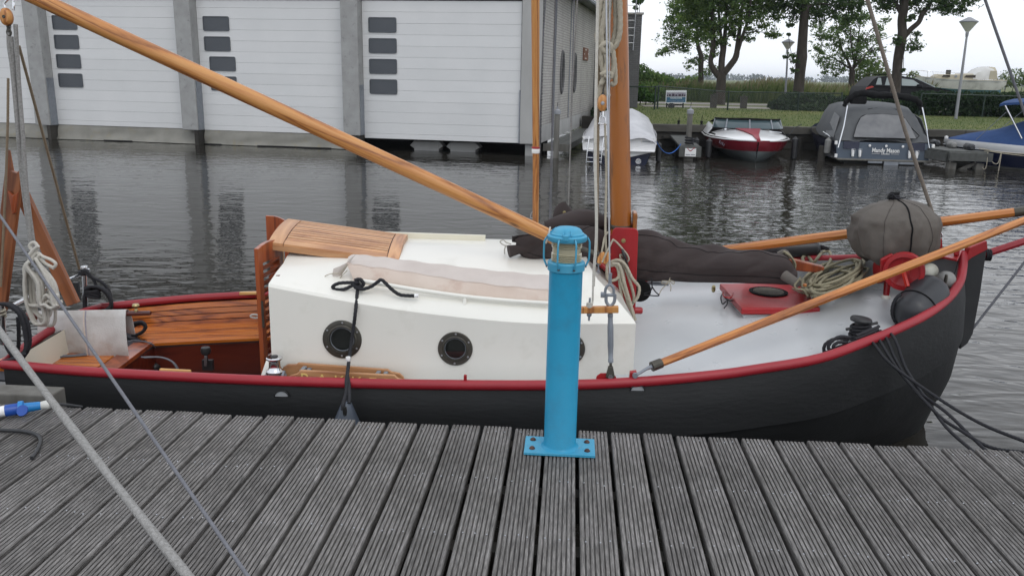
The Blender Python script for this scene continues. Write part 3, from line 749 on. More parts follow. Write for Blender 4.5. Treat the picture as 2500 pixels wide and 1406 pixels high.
# wall with two oval openings left as deep reveals
ov = [(3.75, 2.32, 0.30, 0.60), (6.75, 2.32, 0.30, 0.60)]
wallm = MB()
edges = [0.17] + [c for a, z, ra, rz in ov for c in (a - ra, a + ra)] + [12.9]
for i in range(len(edges) - 1):
    a0, a1 = edges[i], edges[i + 1]
    if i % 2 == 0: sbox(wallm, a0, a1, -0.26, 0, 0.83, 4.72)
    else:
        a, z, ra, rz = ov[i // 2]
        n_ = 14; up_, lo_ = [], []
        for k in range(n_ + 1):
            x = -1 + 2 * k / n_; q = rz * math.sqrt(max(0, 1 - x * x)); up_.append((a + ra * x, z + q)); lo_.append((a + ra * x, z - q))
        for k in range(n_):
            for (xa, za), (xb, zb), zz in ((up_[k], up_[k + 1], 4.72), (lo_[k], lo_[k + 1], 0.83)):
                lowz = zz < za
                q = [SW(xa, 0, za), SW(xb, 0, zb), SW(xb, 0, zz), SW(xa, 0, zz)]
                wallm.face(*(q if not lowz else q[::-1]))
                wallm.face(SW(xa, 0, za), SW(xb, 0, zb), SW(xb, -0.24, zb), SW(xa, -0.24, za))
wallm.build('wall', W['brick_pale'], house, frame=MS, smooth=0, fix=False)
for a, z, ra, rz in ov:
    pn = MB(); pn.prism([SW(a + ra * 1.05 * math.cos(q), -0.25, z + rz * 1.05 * math.sin(q)) for q in [2 * math.pi * k / 28 for k in range(28)]], SN * 0.05)
    w_ = pn.build('oval_window', W['concrete_pale'], house, smooth=0)
    rg = MB(); rg.tube([SW(a + (ra + .03) * math.cos(2 * math.pi * k / 28), 0.005, z + (rz + .03) * math.sin(2 * math.pi * k / 28)) for k in range(28)], 0.055, 6, closed=True)
    rg.build('shadow_surround', W['brick_dark'], w_)  # dark tone stands in for the shadow along the oval's edge
m = MB(); sbox(m, 0.17, 12.9, -0.28, 0.015, 0.36, 0.825); m.build('plinth', W['concrete_pale'], house, frame=MS, smooth=0)
m = MB()
for k in range(50): sbox(m, 0.0, 0.168, -0.15, 0.012 + 0.006 * (k % 2), 0.36 + k * 0.0875, 0.36 + k * 0.0875 + 0.078)
m.build('corner_quoin', W['brick_dark'], house, smooth=0)
m = MB(); sbox(m, 8.95, 10.3, 0.005, 0.05, 2.80, 3.25); pq = m.build('plaque', W['plaque'], house, smooth=0)
m = MB()
for a, z in ((9.3, 3.18), (9.55, 3.18), (10.22, 3.05), (9.3, 2.87), (9.55, 2.87), (9.0, 3.02)): sbox(m, a, a + 0.12, 0.05, 0.056, z - 0.02, z + 0.02)
m.build('plaque_marks', W['bright_white'], pq, smooth=0)
# roof slabs, eaves gutter
m = MB(); sbox(m, -0.3, 13.2, -0.6, 0.36, 4.74, 4.92); m.build('eave', W['roof_grey'], house, smooth=0)
m = MB()
for k in range(9): sbox(m, -0.3, 13.2, 0.37 - 0.05 * 0, 0.39 + 0.012 * (k % 2), 4.93 + k * 0.10, 5.02 + k * 0.10)
m.build('fascia', W['roof_grey'], house, smooth=0)
m = MB(); m.tube([SW(-0.35, 0.42, 4.74), SW(13.2, 0.42, 4.76)], 0.06, 8); m.build('gutter', W['galv'], house)
m = MB(); fbox(m, -20, 10.30, -14, 0.20, 4.95, 5.9); m.build('roof', W['roof_grey'], house, smooth=0)
for a_, w_, z_ in ((1.9, .06, .40), (5.3, .03, .83)): m = MB(); sbox(m, a_, a_ + w_, 0.02, 0.02 + w_, z_, 4.7); m.build('downpipe', W['galv'], house, smooth=0)
# low walkway hugging the side wall
walk = thing('walkway', 'low grey timber walkway along the brick side of the boathouse', 'walkway', SW(4, 0.5, 0.3))
for k in range(3):
    m = MB(); sbox(m, 0.7, 8.6, 0.06 + 0.2 * k, 0.245 + 0.2 * k, 0.26, 0.30); m.build('plank', W['pier_timber'], walk, smooth=0)
m = MB(); sbox(m, 0.66, 8.6, 0.67, 0.74, 0.14, 0.31); m.build('edge_beam', W['pier_timber'], walk, smooth=0)
m = MB(); sbox(m, 0.58, 0.655, 0.0, 0.74, 0.10, 0.31); m.build('end_beam', W['grey_timber'], walk, smooth=0)
m = MB(); sbox(m, 8.62, 9.1, 0.1, 0.9, 0.05, 0.75); m.build('end_block', W['dark_timber'], walk, smooth=0)

# dark brick wing behind, with a roof ladder
wing = thing('brick_wing', 'dark brick wing wall rising behind the mast with a pale coping', 'building', (1.8, 37, 0.9))
MW = Matrix(((0.9975, -0.07, 0, 0.5), (0.07, 0.9975, 0, 36.9), (0, 0, 1, 0.7), (0, 0, 0, 1)))
def wbox(mb, x0, x1, y0, y1, z0, z1):
    c = [MW @ V(x, y, z) for z in (z0, z1) for x, y in ((x0, y0), (x1, y0), (x1, y1), (x0, y1))]; return mb.hexa(c[:4], c[4:])
m = MB(); wbox(m, -0.2, 2.28, 0, 5, 0, 4.05); m.build('wall', W['brick_dark'], wing, frame=MW, smooth=0)
m = MB(); wbox(m, -0.3, 2.34, -0.05, 5.05, 4.05, 4.13); m.build('coping', W['brick_pale'], wing, smooth=0)
lad = thing('roof_ladder', 'galvanised roof ladder standing above the dark brick wing', 'ladder', (2.2, 36.6, 3.0))
m = MB()
for x in (1.45, 1.95): m.tube([MW @ V(x, -0.12, 2.6), MW @ V(x + 0.05, -0.15, 5.6)], 0.022, 6)
m.build('rail', W['steel'], lad)
for k in range(9):
    m = MB(); m.tube([MW @ V(1.45, -0.13, 2.9 + 0.3 * k), MW @ V(1.98, -0.13, 2.9 + 0.3 * k)], 0.014, 6); m.build('rung', W['steel'], lad)

# ================================================================== QUAY, MOORING POSTS, PIER
W['quay_cap'] = mk('quay_cap', (0.055, 0.052, 0.045, 1), (0.085, 0.08, 0.07, 1), rough=0.85, scale=5, stretch=(0.3, 1, 1), orand=0.15, bump=0.004)
quay = thing('quay_wall', 'dark timber quay wall edging the grass bank', 'quay wall', (8, 28.6, 0.3))
m = MB(); m.prism([V(0.9, quay_y(.9) + 0.16, -1), V(60, quay_y(60) + 0.16, -1), V(60, quay_y(60) + 0.5, -1), V(0.9, quay_y(.9) + 0.5, -1)], (0, 0, 1.70)); m.build('backing', W['dark_void'], quay, smooth=0)
def qbox(name, x0, x1, d0, d1, z0, z1, mat=None):
    m = MB(); m.hexa([(x0, quay_y(x0) + d0, z0), (x1, quay_y(x1) + d0, z0), (x1, quay_y(x1) + d1, z0), (x0, quay_y(x0) + d1, z0)],
                     [(x0, quay_y(x0) + d0, z1), (x1, quay_y(x1) + d0, z1), (x1, quay_y(x1) + d1, z1), (x0, quay_y(x0) + d1, z1)])
    return m.build(name, mat or W['dark_timber'], quay, smooth=0, bevel=0.012)
for i in range(5):
    x0 = 0.9 + i * 4.0
    qbox('cap_beam', x0, x0 + 3.98, -0.06, 0.28, 0.50, 0.735, W['quay_cap'])
    for k in range(4):
        e = RNG.uniform(-0.012, 0.012)
        qbox('plank', x0 + e + 0.01, x0 + 3.98 + e, 0.03 + e, 0.12, 0.245 - 0.245 * k, 0.475 - 0.245 * k)
    for px_ in (x0 + 0.6, x0 + 2.6):
        m = MB(); m.tube([(px_, quay_y(px_) - 0.11, -1), (px_, quay_y(px_) - 0.11, 0.40 + RNG.uniform(-.05, .05))], 0.085, 10); m.build('pile', W['dark_timber'], quay)

def mooring_post(x, y, label, top, r=0.075, low=-1.0):
    t = thing('mooring_post', label, 'mooring post', (x, y, 0), 'capped mooring posts in the harbour')
    m = MB(); m.tube([(x, y, low), (x, y, top - 0.09)], [r * 1.12, r], 14); m.build('shaft', W['grey_timber'], t)
    m = MB(); m.lathe([(0, 0.10), (0.02, 0.10), (0.02, 0.03), (r * 1.15, 0.0), (r * 1.3, -0.012), (r * 1.3, -0.11), (0, -0.11)], Matrix.Translation((x, y, top)), 16); m.build('cap', W['lamp_grey'], t)
    m = MB(); m.tube([(x, y, top + 0.08), (x + 0.004, y, top + 0.20)], 0.008, 6); m.build('spike', W['dark_void'], t)
    return t
a = at(1358, 355, Y=23.5)
mooring_post(a.x, 23.5, 'grey mooring post with capped top beside the boathouse walkway', 1.30)
a = at(1683, 388, Y=23.8); PX = a.x
mooring_post(PX, 24.25, 'grey mooring post standing through the narrow finger jetty', 1.36)
fj = thing('finger_jetty', 'narrow dark finger jetty beside the red speedboat', 'jetty', (PX, 25.5, 0.2))
for k in range(9):
    y = 23.5 + k * 0.55; m = MB(); m.box(PX - 0.27 + 0.05 * (y - 23.5), PX + 0.27 + 0.05 * (y - 23.5), y + 0.34, y + 0.88, 0.36, 0.40); m.build('plank', W['pier_timber'], fj, smooth=0)
m = MB(); m.box(PX - 0.30, PX + 0.30, 23.72, 23.83, 0.10, 0.385); m.build('end_beam', W['pier_timber'], fj, smooth=0)
m = MB(); m.box(PX - 0.13, PX + 0.11, 23.84, 24.02, -1, 0.35); m.build('pile', W['grey_timber'], fj, smooth=0)
m = MB(); m.box(PX - 0.30, PX + 0.36, 28.0, 28.3, 0.30, 0.36); m.build('shore_beam', W['dark_timber'], fj, smooth=0)
ms = thing('berth_sign', 'small white berth sign with a red swoosh on the finger jetty', 'sign', (PX, 23.7, 0.2))
m = MB(); m.box(PX - 0.145, PX + 0.155, 23.700, 23.716, 0.115, 0.335); m.build('board', W['bright_white'], ms, smooth=0)
m = MB(); m.grid([[V(PX - 0.085 + 0.2 * u, 23.697, 0.33 - 0.075 * math.sin(math.pi * min(u * 1.2, 1)) + 0.028 * k) for u in [i / 12 for i in range(13)]] for k in (0, 1)], thick=(0, 0.003, 0)); m.build('swoosh', W['red_gel_bright'], ms, smooth=0)
m = MB()
for k in range(4): m.box(PX - 0.12 + 0.032 * k, PX - 0.098 + 0.032 * k, 23.696, 23.70, 0.15, 0.178)
for k in range(4): m.box(PX + 0.02 + 0.030 * k, PX + 0.042 + 0.030 * k, 23.696, 23.70, 0.15, 0.178)
m.build('print_marks', W['galv'], ms, smooth=0)
m = MB(); m.tube([(PX - 0.17 + 0.11 * math.cos(q * 0.5) * (1 + 0.1 * (q % 3)) + 0.16, 23.95 + 0.13 * math.sin(q * 0.5), 0.43 + 0.006 * q) for q in range(34)], 0.022, 6)
tag(m.build('black_line', W['rope_black']), 'black mooring line coiled round the capped post on the finger jetty', 'rope')

pier = thing('pier', 'heavy grey timber pier between the navy cruiser and blue covered boat', 'pier', (10.6, 24.5, 0.3))
pa, pb_ = at(2316, 388, Y=23.4), at(2420, 388, Y=23.1)
x0, x1 = 9.95, 10.92
def pp(x, k): return V(x + 0.10 - 0.32 * k, 23.3 + k - 0.09 * (x - 9.95) * 0.9, 0)
for k in range(12):
    a_, b_ = pp(x0, k * 0.44), pp(x1, k * 0.44); c_, d_ = pp(x1, k * 0.44 + 0.42), pp(x0, k * 0.44 + 0.42)
    m = MB(); m.prism([a_ + V(0, 0, .43), b_ + V(0, 0, .43), c_ + V(0, 0, .43), d_ + V(0, 0, .43)], (0, 0, 0.05)); m.build('plank', W['pier_timber'], pier, smooth=0, bevel=0.006)
a_, b_ = pp(x0, -0.06), pp(x1, -0.06)
m = MB(); m.hexa([a_ + V(-.05, -.06, .22), b_ + V(.05, -.06, .22), b_ + V(.05, .06, .22), a_ + V(-.05, .06, .22)], [a_ + V(-.05, -.06, .445), b_ + V(.05, -.06, .445), b_ + V(.05, .06, .445), a_ + V(-.05, .06, .445)]); m.build('end_beam', W['pier_timber'], pier, smooth=0, bevel=0.01)
for x in (x0, x1):
    m = MB(); m.beam(pp(x, 0.05) + V(0, 0, .31), pp(x, 5.2) + V(0, 0, .31), 0.12, 0.22); m.build('side_beam', W['pier_timber'], pier, smooth=0)
for x in (x0 + 0.14, x1 - 0.14):
    m = MB(); p_ = pp(x, 0.08); m.box(p_.x - 0.10, p_.x + 0.10, p_.y - 0.09, p_.y + 0.09, -1, 0.17); m.build('pile', W['grey_timber'], pier, smooth=0, bevel=0.01)
p_, q_ = pp(x0 + 0.2, 0.1), pp(x1 - 0.2, 0.1)
m = MB(); m.beam(p_ + V(0, 0, -0.12), q_ + V(0, 0, 0.17), 0.09, 0.05, (0, 1, 0)); m.build('brace', W['grey_timber'], pier, smooth=0)

# ================================================================== BANK: fence, sign, bins, lamps, hedges, trees
fence = thing('wire_fence', 'dark green wire mesh fence along the top of the grass bank', 'fence', (6, 36.5, 0.9))
def fp(px, Y): a = at(px, 230, Y=Y); return a.x
FPTS = [(at(1445, 230, Y=37.0).x, 37.0), (at(1600, 230, Y=36.0).x, 36.0), (at(1607, 230, Y=36.5).x, 36.5), (at(1779, 230, Y=36.8).x, 36.8), (at(1951, 230, Y=37.1).x, 37.1), (at(2056, 230, Y=37.3).x, 37.3)]
TOPZ = [1.82, 1.86, 1.89, 1.715, 1.73, 1.74]
for (x, y), z in zip(FPTS, TOPZ):
    g = ground_z(x, y); m = MB(); m.tube([(x, y, g - 0.2), (x, y, z + 0.02)], 0.036, 10); m.build('post', W['green_metal'], fence)
for (a_, za), (b_, zb) in zip(list(zip(FPTS, TOPZ))[:-1], list(zip(FPTS, TOPZ))[1:]):
    m = MB(); m.tube([(a_[0], a_[1], za - 0.02), (b_[0], b_[1], zb - 0.02)], 0.022, 8); m.build('top_rail', W['green_metal'], fence)
m = MB()
for (a_, za), (b_, zb) in zip(list(zip(FPTS, TOPZ))[2:-1], list(zip(FPTS, TOPZ))[3:]):
    L = math.hypot(b_[0] - a_[0], b_[1] - a_[1]); st = 0.085; nn = int(L / st); Hh = 0.84
    for k in range(-int(Hh / st), nn):
        for sgn in (1, -1):
            u0, u1 = k * st, k * st + Hh
            c0, c1 = max(u0, 0), min(u1, L)
            if c1 <= c0: continue
            z0_, z1_ = (c0 - u0), (c1 - u0)
            if sgn < 0: z0_, z1_ = Hh - z0_, Hh - z1_
            def pt(u, zz): t_ = u / L; return V(a_[0] + (b_[0] - a_[0]) * t_, a_[1] + (b_[1] - a_[1]) * t_, za + (zb - za) * t_ - 0.03 - Hh + zz)
            m.tube([pt(c0, z0_), pt(c1, z1_)], 0.0012, 3, cap=False)
tag(m.build('mesh_wire', W['lamp_grey'], fence, smooth=0, fix=False), kind='stuff')
f2 = thing('hedge_rail', 'thin dark green fence rail along the top of the clipped hedge', 'fence', (13.5, 36.5, 1.7))
xa, xb = at(2250, 230, Y=35.6).x, at(2560, 230, Y=36.2).x
m = MB(); m.tube([(xa, 35.6, at(2250, 229, Y=35.6).z), (xb, 36.2, at(2560, 238, Y=36.2).z)], 0.02, 8); m.build('top_rail', W['green_metal'], f2)
for x_, y_ in ((xa, 35.6), ((xa + xb) / 2, 35.9), (xb, 36.2)):
    m = MB(); m.tube([(x_, y_, 0.6), (x_, y_, 1.82)], 0.03, 8); m.build('post', W['green_metal'], f2)

sg = thing('trailer_sign', 'blue and white advertising sign on a small trailer behind the fence', 'sign', (4.0, 37.5, 0.95))
YS = 37.6
A_, B_, C_ = at(1625, 252, Y=YS), at(1675, 252, Y=YS), at(1627, 221, Y=YS)
sx, sy, sz = B_ - A_, V(0, 1, 0), C_ - A_
wS, hS = sx.length, sz.length
MSg = frame_xyz(A_, sx, V(0, 0, 1))          # local x right, y up, z towards the viewer
def gbox(mb, x0, x1, y0, y1, z0, z1):
    c = [MSg @ V(x, y, z) for z in (z0, z1) for x, y in ((x0, y0), (x1, y0), (x1, y1), (x0, y1))]; return mb.hexa(c[:4], c[4:])
m = MB(); gbox(m, 0, wS, 0, hS, -0.03, 0); m.build('board', W['sign_white'], sg, smooth=0)
m = MB(); gbox(m, 0.03, wS - 0.03, 0.03, hS * 0.46, 0, 0.006); m.build('blue_field', W['sign_blue'], sg, smooth=0)
m = MB(); gbox(m, 0.03, wS - 0.03, hS * 0.50, hS * 0.83, 0, 0.006); m.build('picture_strip', W['sign_mauve'], sg, smooth=0)
m = MB()
for k, (u, w_) in enumerate(((0.04, .06), (0.14, .10), (0.30, .12), (0.46, .09), (0.61, .13), (0.77, .08), (0.88, .08))):
    gbox(m, wS * u, wS * (u + w_), hS * 0.54, hS * (0.66 + 0.03 * (k % 3)), 0.006, 0.010)
gbox(m, wS * 0.04, wS * 0.96, hS * 0.505, hS * 0.545, 0.006, 0.009)
m.build('picture_boats', W['sign_dark'], sg, smooth=0)
text('sign_text', 'VAARSCHOOL DE RUITER', hS * 0.125, MSg @ Matrix.Translation((wS * 0.5, hS * 0.38, 0.008)), W['sign_white'], sg, 0.001, bold=0.003, squeeze=0.66)
m = MB()
for x0_, x1_, y_ in ((.10, .50, .175), (.55, .66, .18), (.68, .90, .165), (.25, .48, .10), (.52, .84, .09)): gbox(m, wS * x0_, wS * x1_, hS * y_, hS * (y_ + 0.018), 0.006, 0.008)
gbox(m, wS * .5, wS * .51, hS * 0.24, hS * 0.30, 0.006, 0.008)
m.build('small_print', W['sign_mauve'], sg, smooth=0)
m = MB(); gbox(m, 0.05, 0.10, -0.22, 0, -0.3, -0.2); gbox(m, wS - 0.12, wS - 0.07, -0.22, 0, -0.3, -0.2); gbox(m, 0.05, wS - 0.07, -0.12, -0.06, -0.3, -0.24); m.build('trailer_frame', W['dark_void'], sg, smooth=0)
m = MB(); m.lathe([(0, -0.06), (0.12, -0.06), (0.14, -0.03), (0.14, 0.03), (0.12, 0.06), (0, 0.06)], MSg @ Matrix.Translation((wS * 0.3, -0.13, -0.12)), 16); m.build('wheel', W['black_rubber'], sg)

def dark_bollard(px, ytop, ybot, Y, label):
    b_, t_ = at(px, ybot, Y=Y), at(px, ytop, Y=Y)
    t = thing('litter_bin', label, 'bollard', b_, 'dark square bollards at the parking strip')
    h = t_.z - b_.z; w = 0.14
    m = MB(); m.hexa([(b_.x - w * .9, Y - w * .9, b_.z - .1), (b_.x + w * .9, Y - w * .9, b_.z - .1), (b_.x + w * .9, Y + w * .9, b_.z - .1), (b_.x - w * .9, Y + w * .9, b_.z - .1)],
                     [(b_.x - w, Y - w, t_.z), (b_.x + w, Y - w, t_.z), (b_.x + w, Y + w, t_.z), (b_.x - w, Y + w, t_.z)]); m.build('body', W['dark_timber'], t, smooth=0, bevel=0.015)
    m = MB(); m.box(b_.x - w * 1.1, b_.x + w * 1.1, Y - w * 1.1, Y + w * 1.1, t_.z, t_.z + 0.03); m.build('lid', W['dark_timber'], t, smooth=0)
    m = MB(); m.lathe([(0, 0.08), (0.03, 0.07), (0.035, 0.0), (0, 0)], Matrix.Translation((b_.x, Y, t_.z + 0.03)), 10); m.build('knob', W['dark_timber'], t)
    t.name = 'square_bollard'
dark_bollard(1741, 233, 266, 39.0, 'dark square bollard at the foot of the forked tree')
dark_bollard(1814, 238, 271, 39.2, 'dark square bollard standing clear between forked tree and bush')

def street_lamp(px, ytop, ybot, Y, lean, label, z_base=None):
    b_ = at(px + lean, ybot, Y=Y); t_ = at(px, ytop, Y=Y)
    t = thing('street_lamp', label, 'street lamp', b_, 'grey park lamps on the bank')
    h = t_.z - b_.z; R = 0.34
    top = V(t_.x, Y, t_.z)
    m = MB(); m.tube([b_ - V(0, 0, 0.1), b_.lerp(top, 0.5), top - V(0, 0, 0.62)], [0.062, 0.05, 0.036], 12); m.build('pole', W['lamp_grey'], t)
    M_ = Matrix.Translation(top)
    m = MB(); m.lathe([(0.045, -0.72), (0.06, -0.62), (0.06, -0.54), (0.03, -0.54)], M_, 20); m.build('neck', W['lamp_grey'], t)
    m = MB(); m.lathe([(0.065, -0.53), (0.30, -0.20), (0.31, -0.19), (0.0, -0.185)], M_, 28); m.build('lamp_shade', W['lamp_white'], t)
    m = MB(); m.lathe([(0.33, -0.185), (0.335, -0.15), (0.05, 0.0), (0, 0.0)], M_, 28); m.build('lamp_cap', W['lamp_grey'], t)
street_lamp(1925, 96, 225, 47.0, -7, 'slim grey lamp rising over the reeds beside the thick leaning tree')
street_lamp(2367, 43, 292, 34.6, -34, 'tall grey lamp rising through the hedge in front of the stranded yacht')

def bush(name, label, cat, blobs, n, size, mat, group=None):
    c = blobs[0][0]
    t = thing(name, label, cat, (c[0], c[1], 0.9), group)
    P, T = blob_points(blobs, n)
    leaves('foliage', P, size, mat, t, shade=0.42 + T + RNG.normal(0, 0.22, len(P)))
    m = MB()
    for cc, r in blobs[:4]: m.tube([(cc[0], cc[1], 0.7), (cc[0] + 0.1, cc[1], cc[2])], [0.04, 0.015], 6)
    m.build('stem', W['bark'], t)
    return t
def bl(px, py, Y, rx, rz, ry=None): a = at(px, py, Y=Y); return ((a.x, a.y, a.z), (rx, ry or rx, rz))
bush('hedge_bush', 'dark rounded bush round the foot of the thick leaning tree', 'bush', [bl(1905, 258, 38.5, .55, .32), bl(1935, 248, 39, .7, .42), bl(1975, 250, 39, .7, .42), bl(2010, 252, 39, .6, .40), bl(2040, 255, 39, .55, .38), bl(1925, 268, 38, .5, .22), bl(1985, 266, 38.2, .8, .25)], 5200, 0.075, W['leaf_hedge'])
hb = [bl(2062 + 24 * i, 258, 37.6, .55, .42) for i in range(9)]
bush('hedge', 'dark clipped hedge behind the navy cruiser', 'hedge', hb, 3800, 0.075, W['leaf_hedge'])
hb = []
for i in range(15):
    for py in (242, 268): hb.append(bl(2250 + 24 * i, py + 0.008 * 24 * i, 36.6, .55, .33, .6))
bush('clipped_hedge', 'long dark clipped hedge behind the blue covered boat', 'hedge', hb, 11500, 0.07, W['leaf_hedge'])
bush('green_shrub', 'bright green shrub beside the dark brick wing', 'shrub', [bl(1562, 228, 41, .40, .38), bl(1575, 236, 41, .35, .25), bl(1592, 240, 42, .40, .2)], 1500, 0.075, W['leaf_bright'])
bush('wild_bush', 'tall dark bushes growing behind the bright green shrub', 'bush', [bl(1565, 190, 50, .7, .8), bl(1590, 200, 51, .8, .7), bl(1615, 205, 52, .9, .6), bl(1550, 205, 50, .8, .9), bl(1640, 205, 54, 1.0, .35), bl(1690, 196, 57, .7, .3), bl(1575, 222, 49, 1.2, .5)], 4600, 0.10, W['leaf_maple'])
bush('weed_clump', 'clump of weeds at the foot of the brick boathouse side', 'plant', [((0.95, 33.5, 0.75), (.25, 1.4, .35)), ((1.3, 35.6, 1.0), (.4, .9, .35)), ((1.5, 31.0, 0.80), (.35, 1.2, .22))], 1500, 0.07, W['leaf_hedge'])
bush('willow_scrub', 'pale loose scrub showing behind the parked car', 'bush', [bl(2120, 175, 57, 1.2, .9), bl(2150, 190, 57, 1.0, .6), bl(2095, 190, 57, .7, .5)], 1500, 0.09, W['reed_green'])
bush('distant_scrub', 'grey green scrub standing beyond the stern of the stranded yacht', 'bush', [bl(2475, 190, 66, 1.1, .7), bl(2495, 198, 66, 1.0, .6), bl(2455, 198, 66, .5, .5)], 900, 0.09, W['reed_green'])
bush('thin_scrub', 'small scrub showing at the bow of the stranded yacht', 'bush', [bl(2228, 190, 64, .5, .45), bl(2240, 196, 64, .5, .3)], 400, 0.09, W['reed_green'])

def tree(name, label, base_px, Y, limbs, clumps, n, size, mat, group='trees on the bank'):
    """limbs: lists of (px, py, dY, radius); clumps: (px, py, dY, radius_x, radius_z)"""
    b_ = at(base_px[0], base_px[1], Y=Y)
    t = thing(name, label, 'tree', b_, group)
    m = MB()
    pts = [(at(px, py, Y=Y + dy), r) for px, py, dy, r in limbs[0]]
    m.tube(spl([p for p, r in pts], 4), np.interp(np.linspace(0, len(pts) - 1, (len(pts) - 1) * 4 + 1), range(len(pts)), [r for p, r in pts]), 14)
    m.build('trunk', W['bark'], t, smooth=60)
    for L in limbs[1:]:
        pts = [(at(px, py, Y=Y + dy), r) for px, py, dy, r in L]
        m = MB(); m.tube(spl([p for p, r in pts], 4), np.interp(np.linspace(0, len(pts) - 1, (len(pts) - 1) * 4 + 1), range(len(pts)), [r for p, r in pts]), 8)
        m.build('branch', W['bark'], t, smooth=60)
    cl = []
    for px, py, dy, rx, rz in clumps:
        a = at(px, py, Y=Y + dy); cl.append(((a.x, a.y, a.z), (rx, rx, rz)))
    # twigs: fine branches from limb ends into the clumps
    ends = [at(L[-1][0], L[-1][1], Y=Y + L[-1][2]) for L in limbs] + [at(L[len(L) // 2][0], L[len(L) // 2][1], Y=Y + L[len(L) // 2][2]) for L in limbs]
    m = MB()
    for c, r in cl:
        c = Vector(c); e = min(ends, key=lambda q: (q - c).length)
        if (e - c).length > 6: continue
        mid = e.lerp(c, 0.5) + V(random.uniform(-.15, .15), random.uniform(-.2, .2), random.uniform(0, .2))
        m.tube(spl([e, mid, c], 3), 0.014, 5)
        for q in range(3):
            d = V(random.uniform(-1, 1) * r[0], random.uniform(-1, 1) * r[0], random.uniform(-.8, .8) * r[2]); m.tube([c, c + d * 0.5, c + d * 0.95 + V(0, 0, -0.05)], 0.008, 4)
    m.build('twigs', W['bark'], t, smooth=0, fix=False)
    # lumpy crown: each clump broken into small sprays of leaves
    sub = []
    for c, r in cl:
        for q in range(26):       # loose sprays of leaves, thinning outwards
            d = RNG.normal(0, 0.58, 3); s_ = r[0] * RNG.uniform(0.10, 0.30); sub.append((np.array(c) + d * np.array(r), s_, r[0] * r[0] * r[2]))
    wv = np.array([q[2] for q in sub]) ** 0.75; wv /= wv.sum(); P, T = [], []
    for (c, s_, _), w_ in zip(sub, wv):
        k = max(5, int(n * 2.5 * w_)); P.append(c + RNG.normal(0, 1, (k, 3)) * np.array([s_, s_, s_ * 0.7])); T.append(np.full(k, RNG.uniform(-0.25, 0.25)))
    P, T = np.concatenate(P), np.concatenate(T)
    leaves('crown', P, size * 0.74, mat, t, flat=0.35, shade=0.45 + 1.3 * T + RNG.normal(0, 0.16, len(P)))
    return t
def cl_fill(seed, box, n, dyr, r0, r1):
    rg = np.random.default_rng(seed); x0, x1, y0, y1 = box
    return [(rg.uniform(x0, x1), rg.uniform(y0, y1), rg.uniform(-dyr, dyr), rg.uniform(r0, r1), rg.uniform(r0, r1) * 0.8) for _ in range(n)]
# pollarded maple with an open three-way fork
tree('maple_tree', 'pollarded maple with three upright limbs forking low over the lane', (1759, 258), 44.0,
     [[(1757, 262, 0, .27), (1759, 230, 0, .235), (1761, 190, 0, .235), (1760, 178, 0, .20)],
      [(1757, 188, 0, .17), (1742, 170, 0, .15), (1735, 150, 0, .12), (1741, 115, .1, .13), (1740, 70, .2, .10), (1736, 10, .2, .08), (1725, -80, .2, .04)],
      [(1761, 185, 0, .17), (1762, 150, .1, .16), (1766, 120, .1, .15), (1770, 85, 0, .10), (1772, 40, 0, .08), (1776, -80, 0, .05)],
      [(1763, 125, .1, .09), (1760, 90, .3, .08), (1755, 30, .4, .06), (1750, -60, .4, .03)],
      [(1765, 182, 0, .17), (1783, 160, -.1, .16), (1797, 138, -.1, .15), (1802, 100, 0, .11), (1808, 55, 0, .09), (1815, 0, 0, .07), (1825, -80, 0, .04)],
      [(1799, 135, -.1, .09), (1814, 85, -.3, .08), (1828, 40, -.4, .06), (1838, -50, -.4, .04)],
      [(1776, 92, 0, .04), (1792, 80, 0, .025), (1805, 70, -.3, .02)], [(1815, 82, -.2, .035), (1850, 78, -.3, .02), (1890, 85, -.4, .012)]],
     [(1690, 20, .5, .6, .5), (1710, 60, .4, .6, .5), (1735, 30, .5, .55, .5), (1730, 85, .2, .45, .35), (1758, 60, -.5, .5, .45), (1780, 20, .3, .6, .5), (1800, 45, -.4, .5, .4), (1825, 15, .2, .7, .5), (1845, 40, -.3, .5, .4),
      (1870, 15, .1, .6, .4), (1862, 62, -.2, .38, .22), (1890, 84, -.3, .34, .13), (1880, 88, -.3, .3, .12), (1832, 75, -.2, .32, .2), (1828, 96, -.1, .25, .12), (1815, 92, -.1, .22, .12), (1790, 85, .2, .28, .2), (1755, 105, .3, .28, .22), (1738, 120, .2, .22, .22),
      (1744, 135, 0, .16, .12), (1768, 100, -.2, .2, .16), (1785, 68, -.3, .35, .25), (1700, 90, .6, .35, .28), (1672, 45, .5, .4, .35), (1895, 40, .2, .4, .28), (1712, 10, -.2, .6, .5), (1855, -10, 0, .7, .5), (1790, -20, .2, .9, .6), (1740, -20, -.3, .9, .6), (1680, -10, .2, .7, .5)] + cl_fill(3, (1680, 1880, -160, -30), 9, 1.5, .6, .9), 15500, 0.082, W['leaf_maple'])
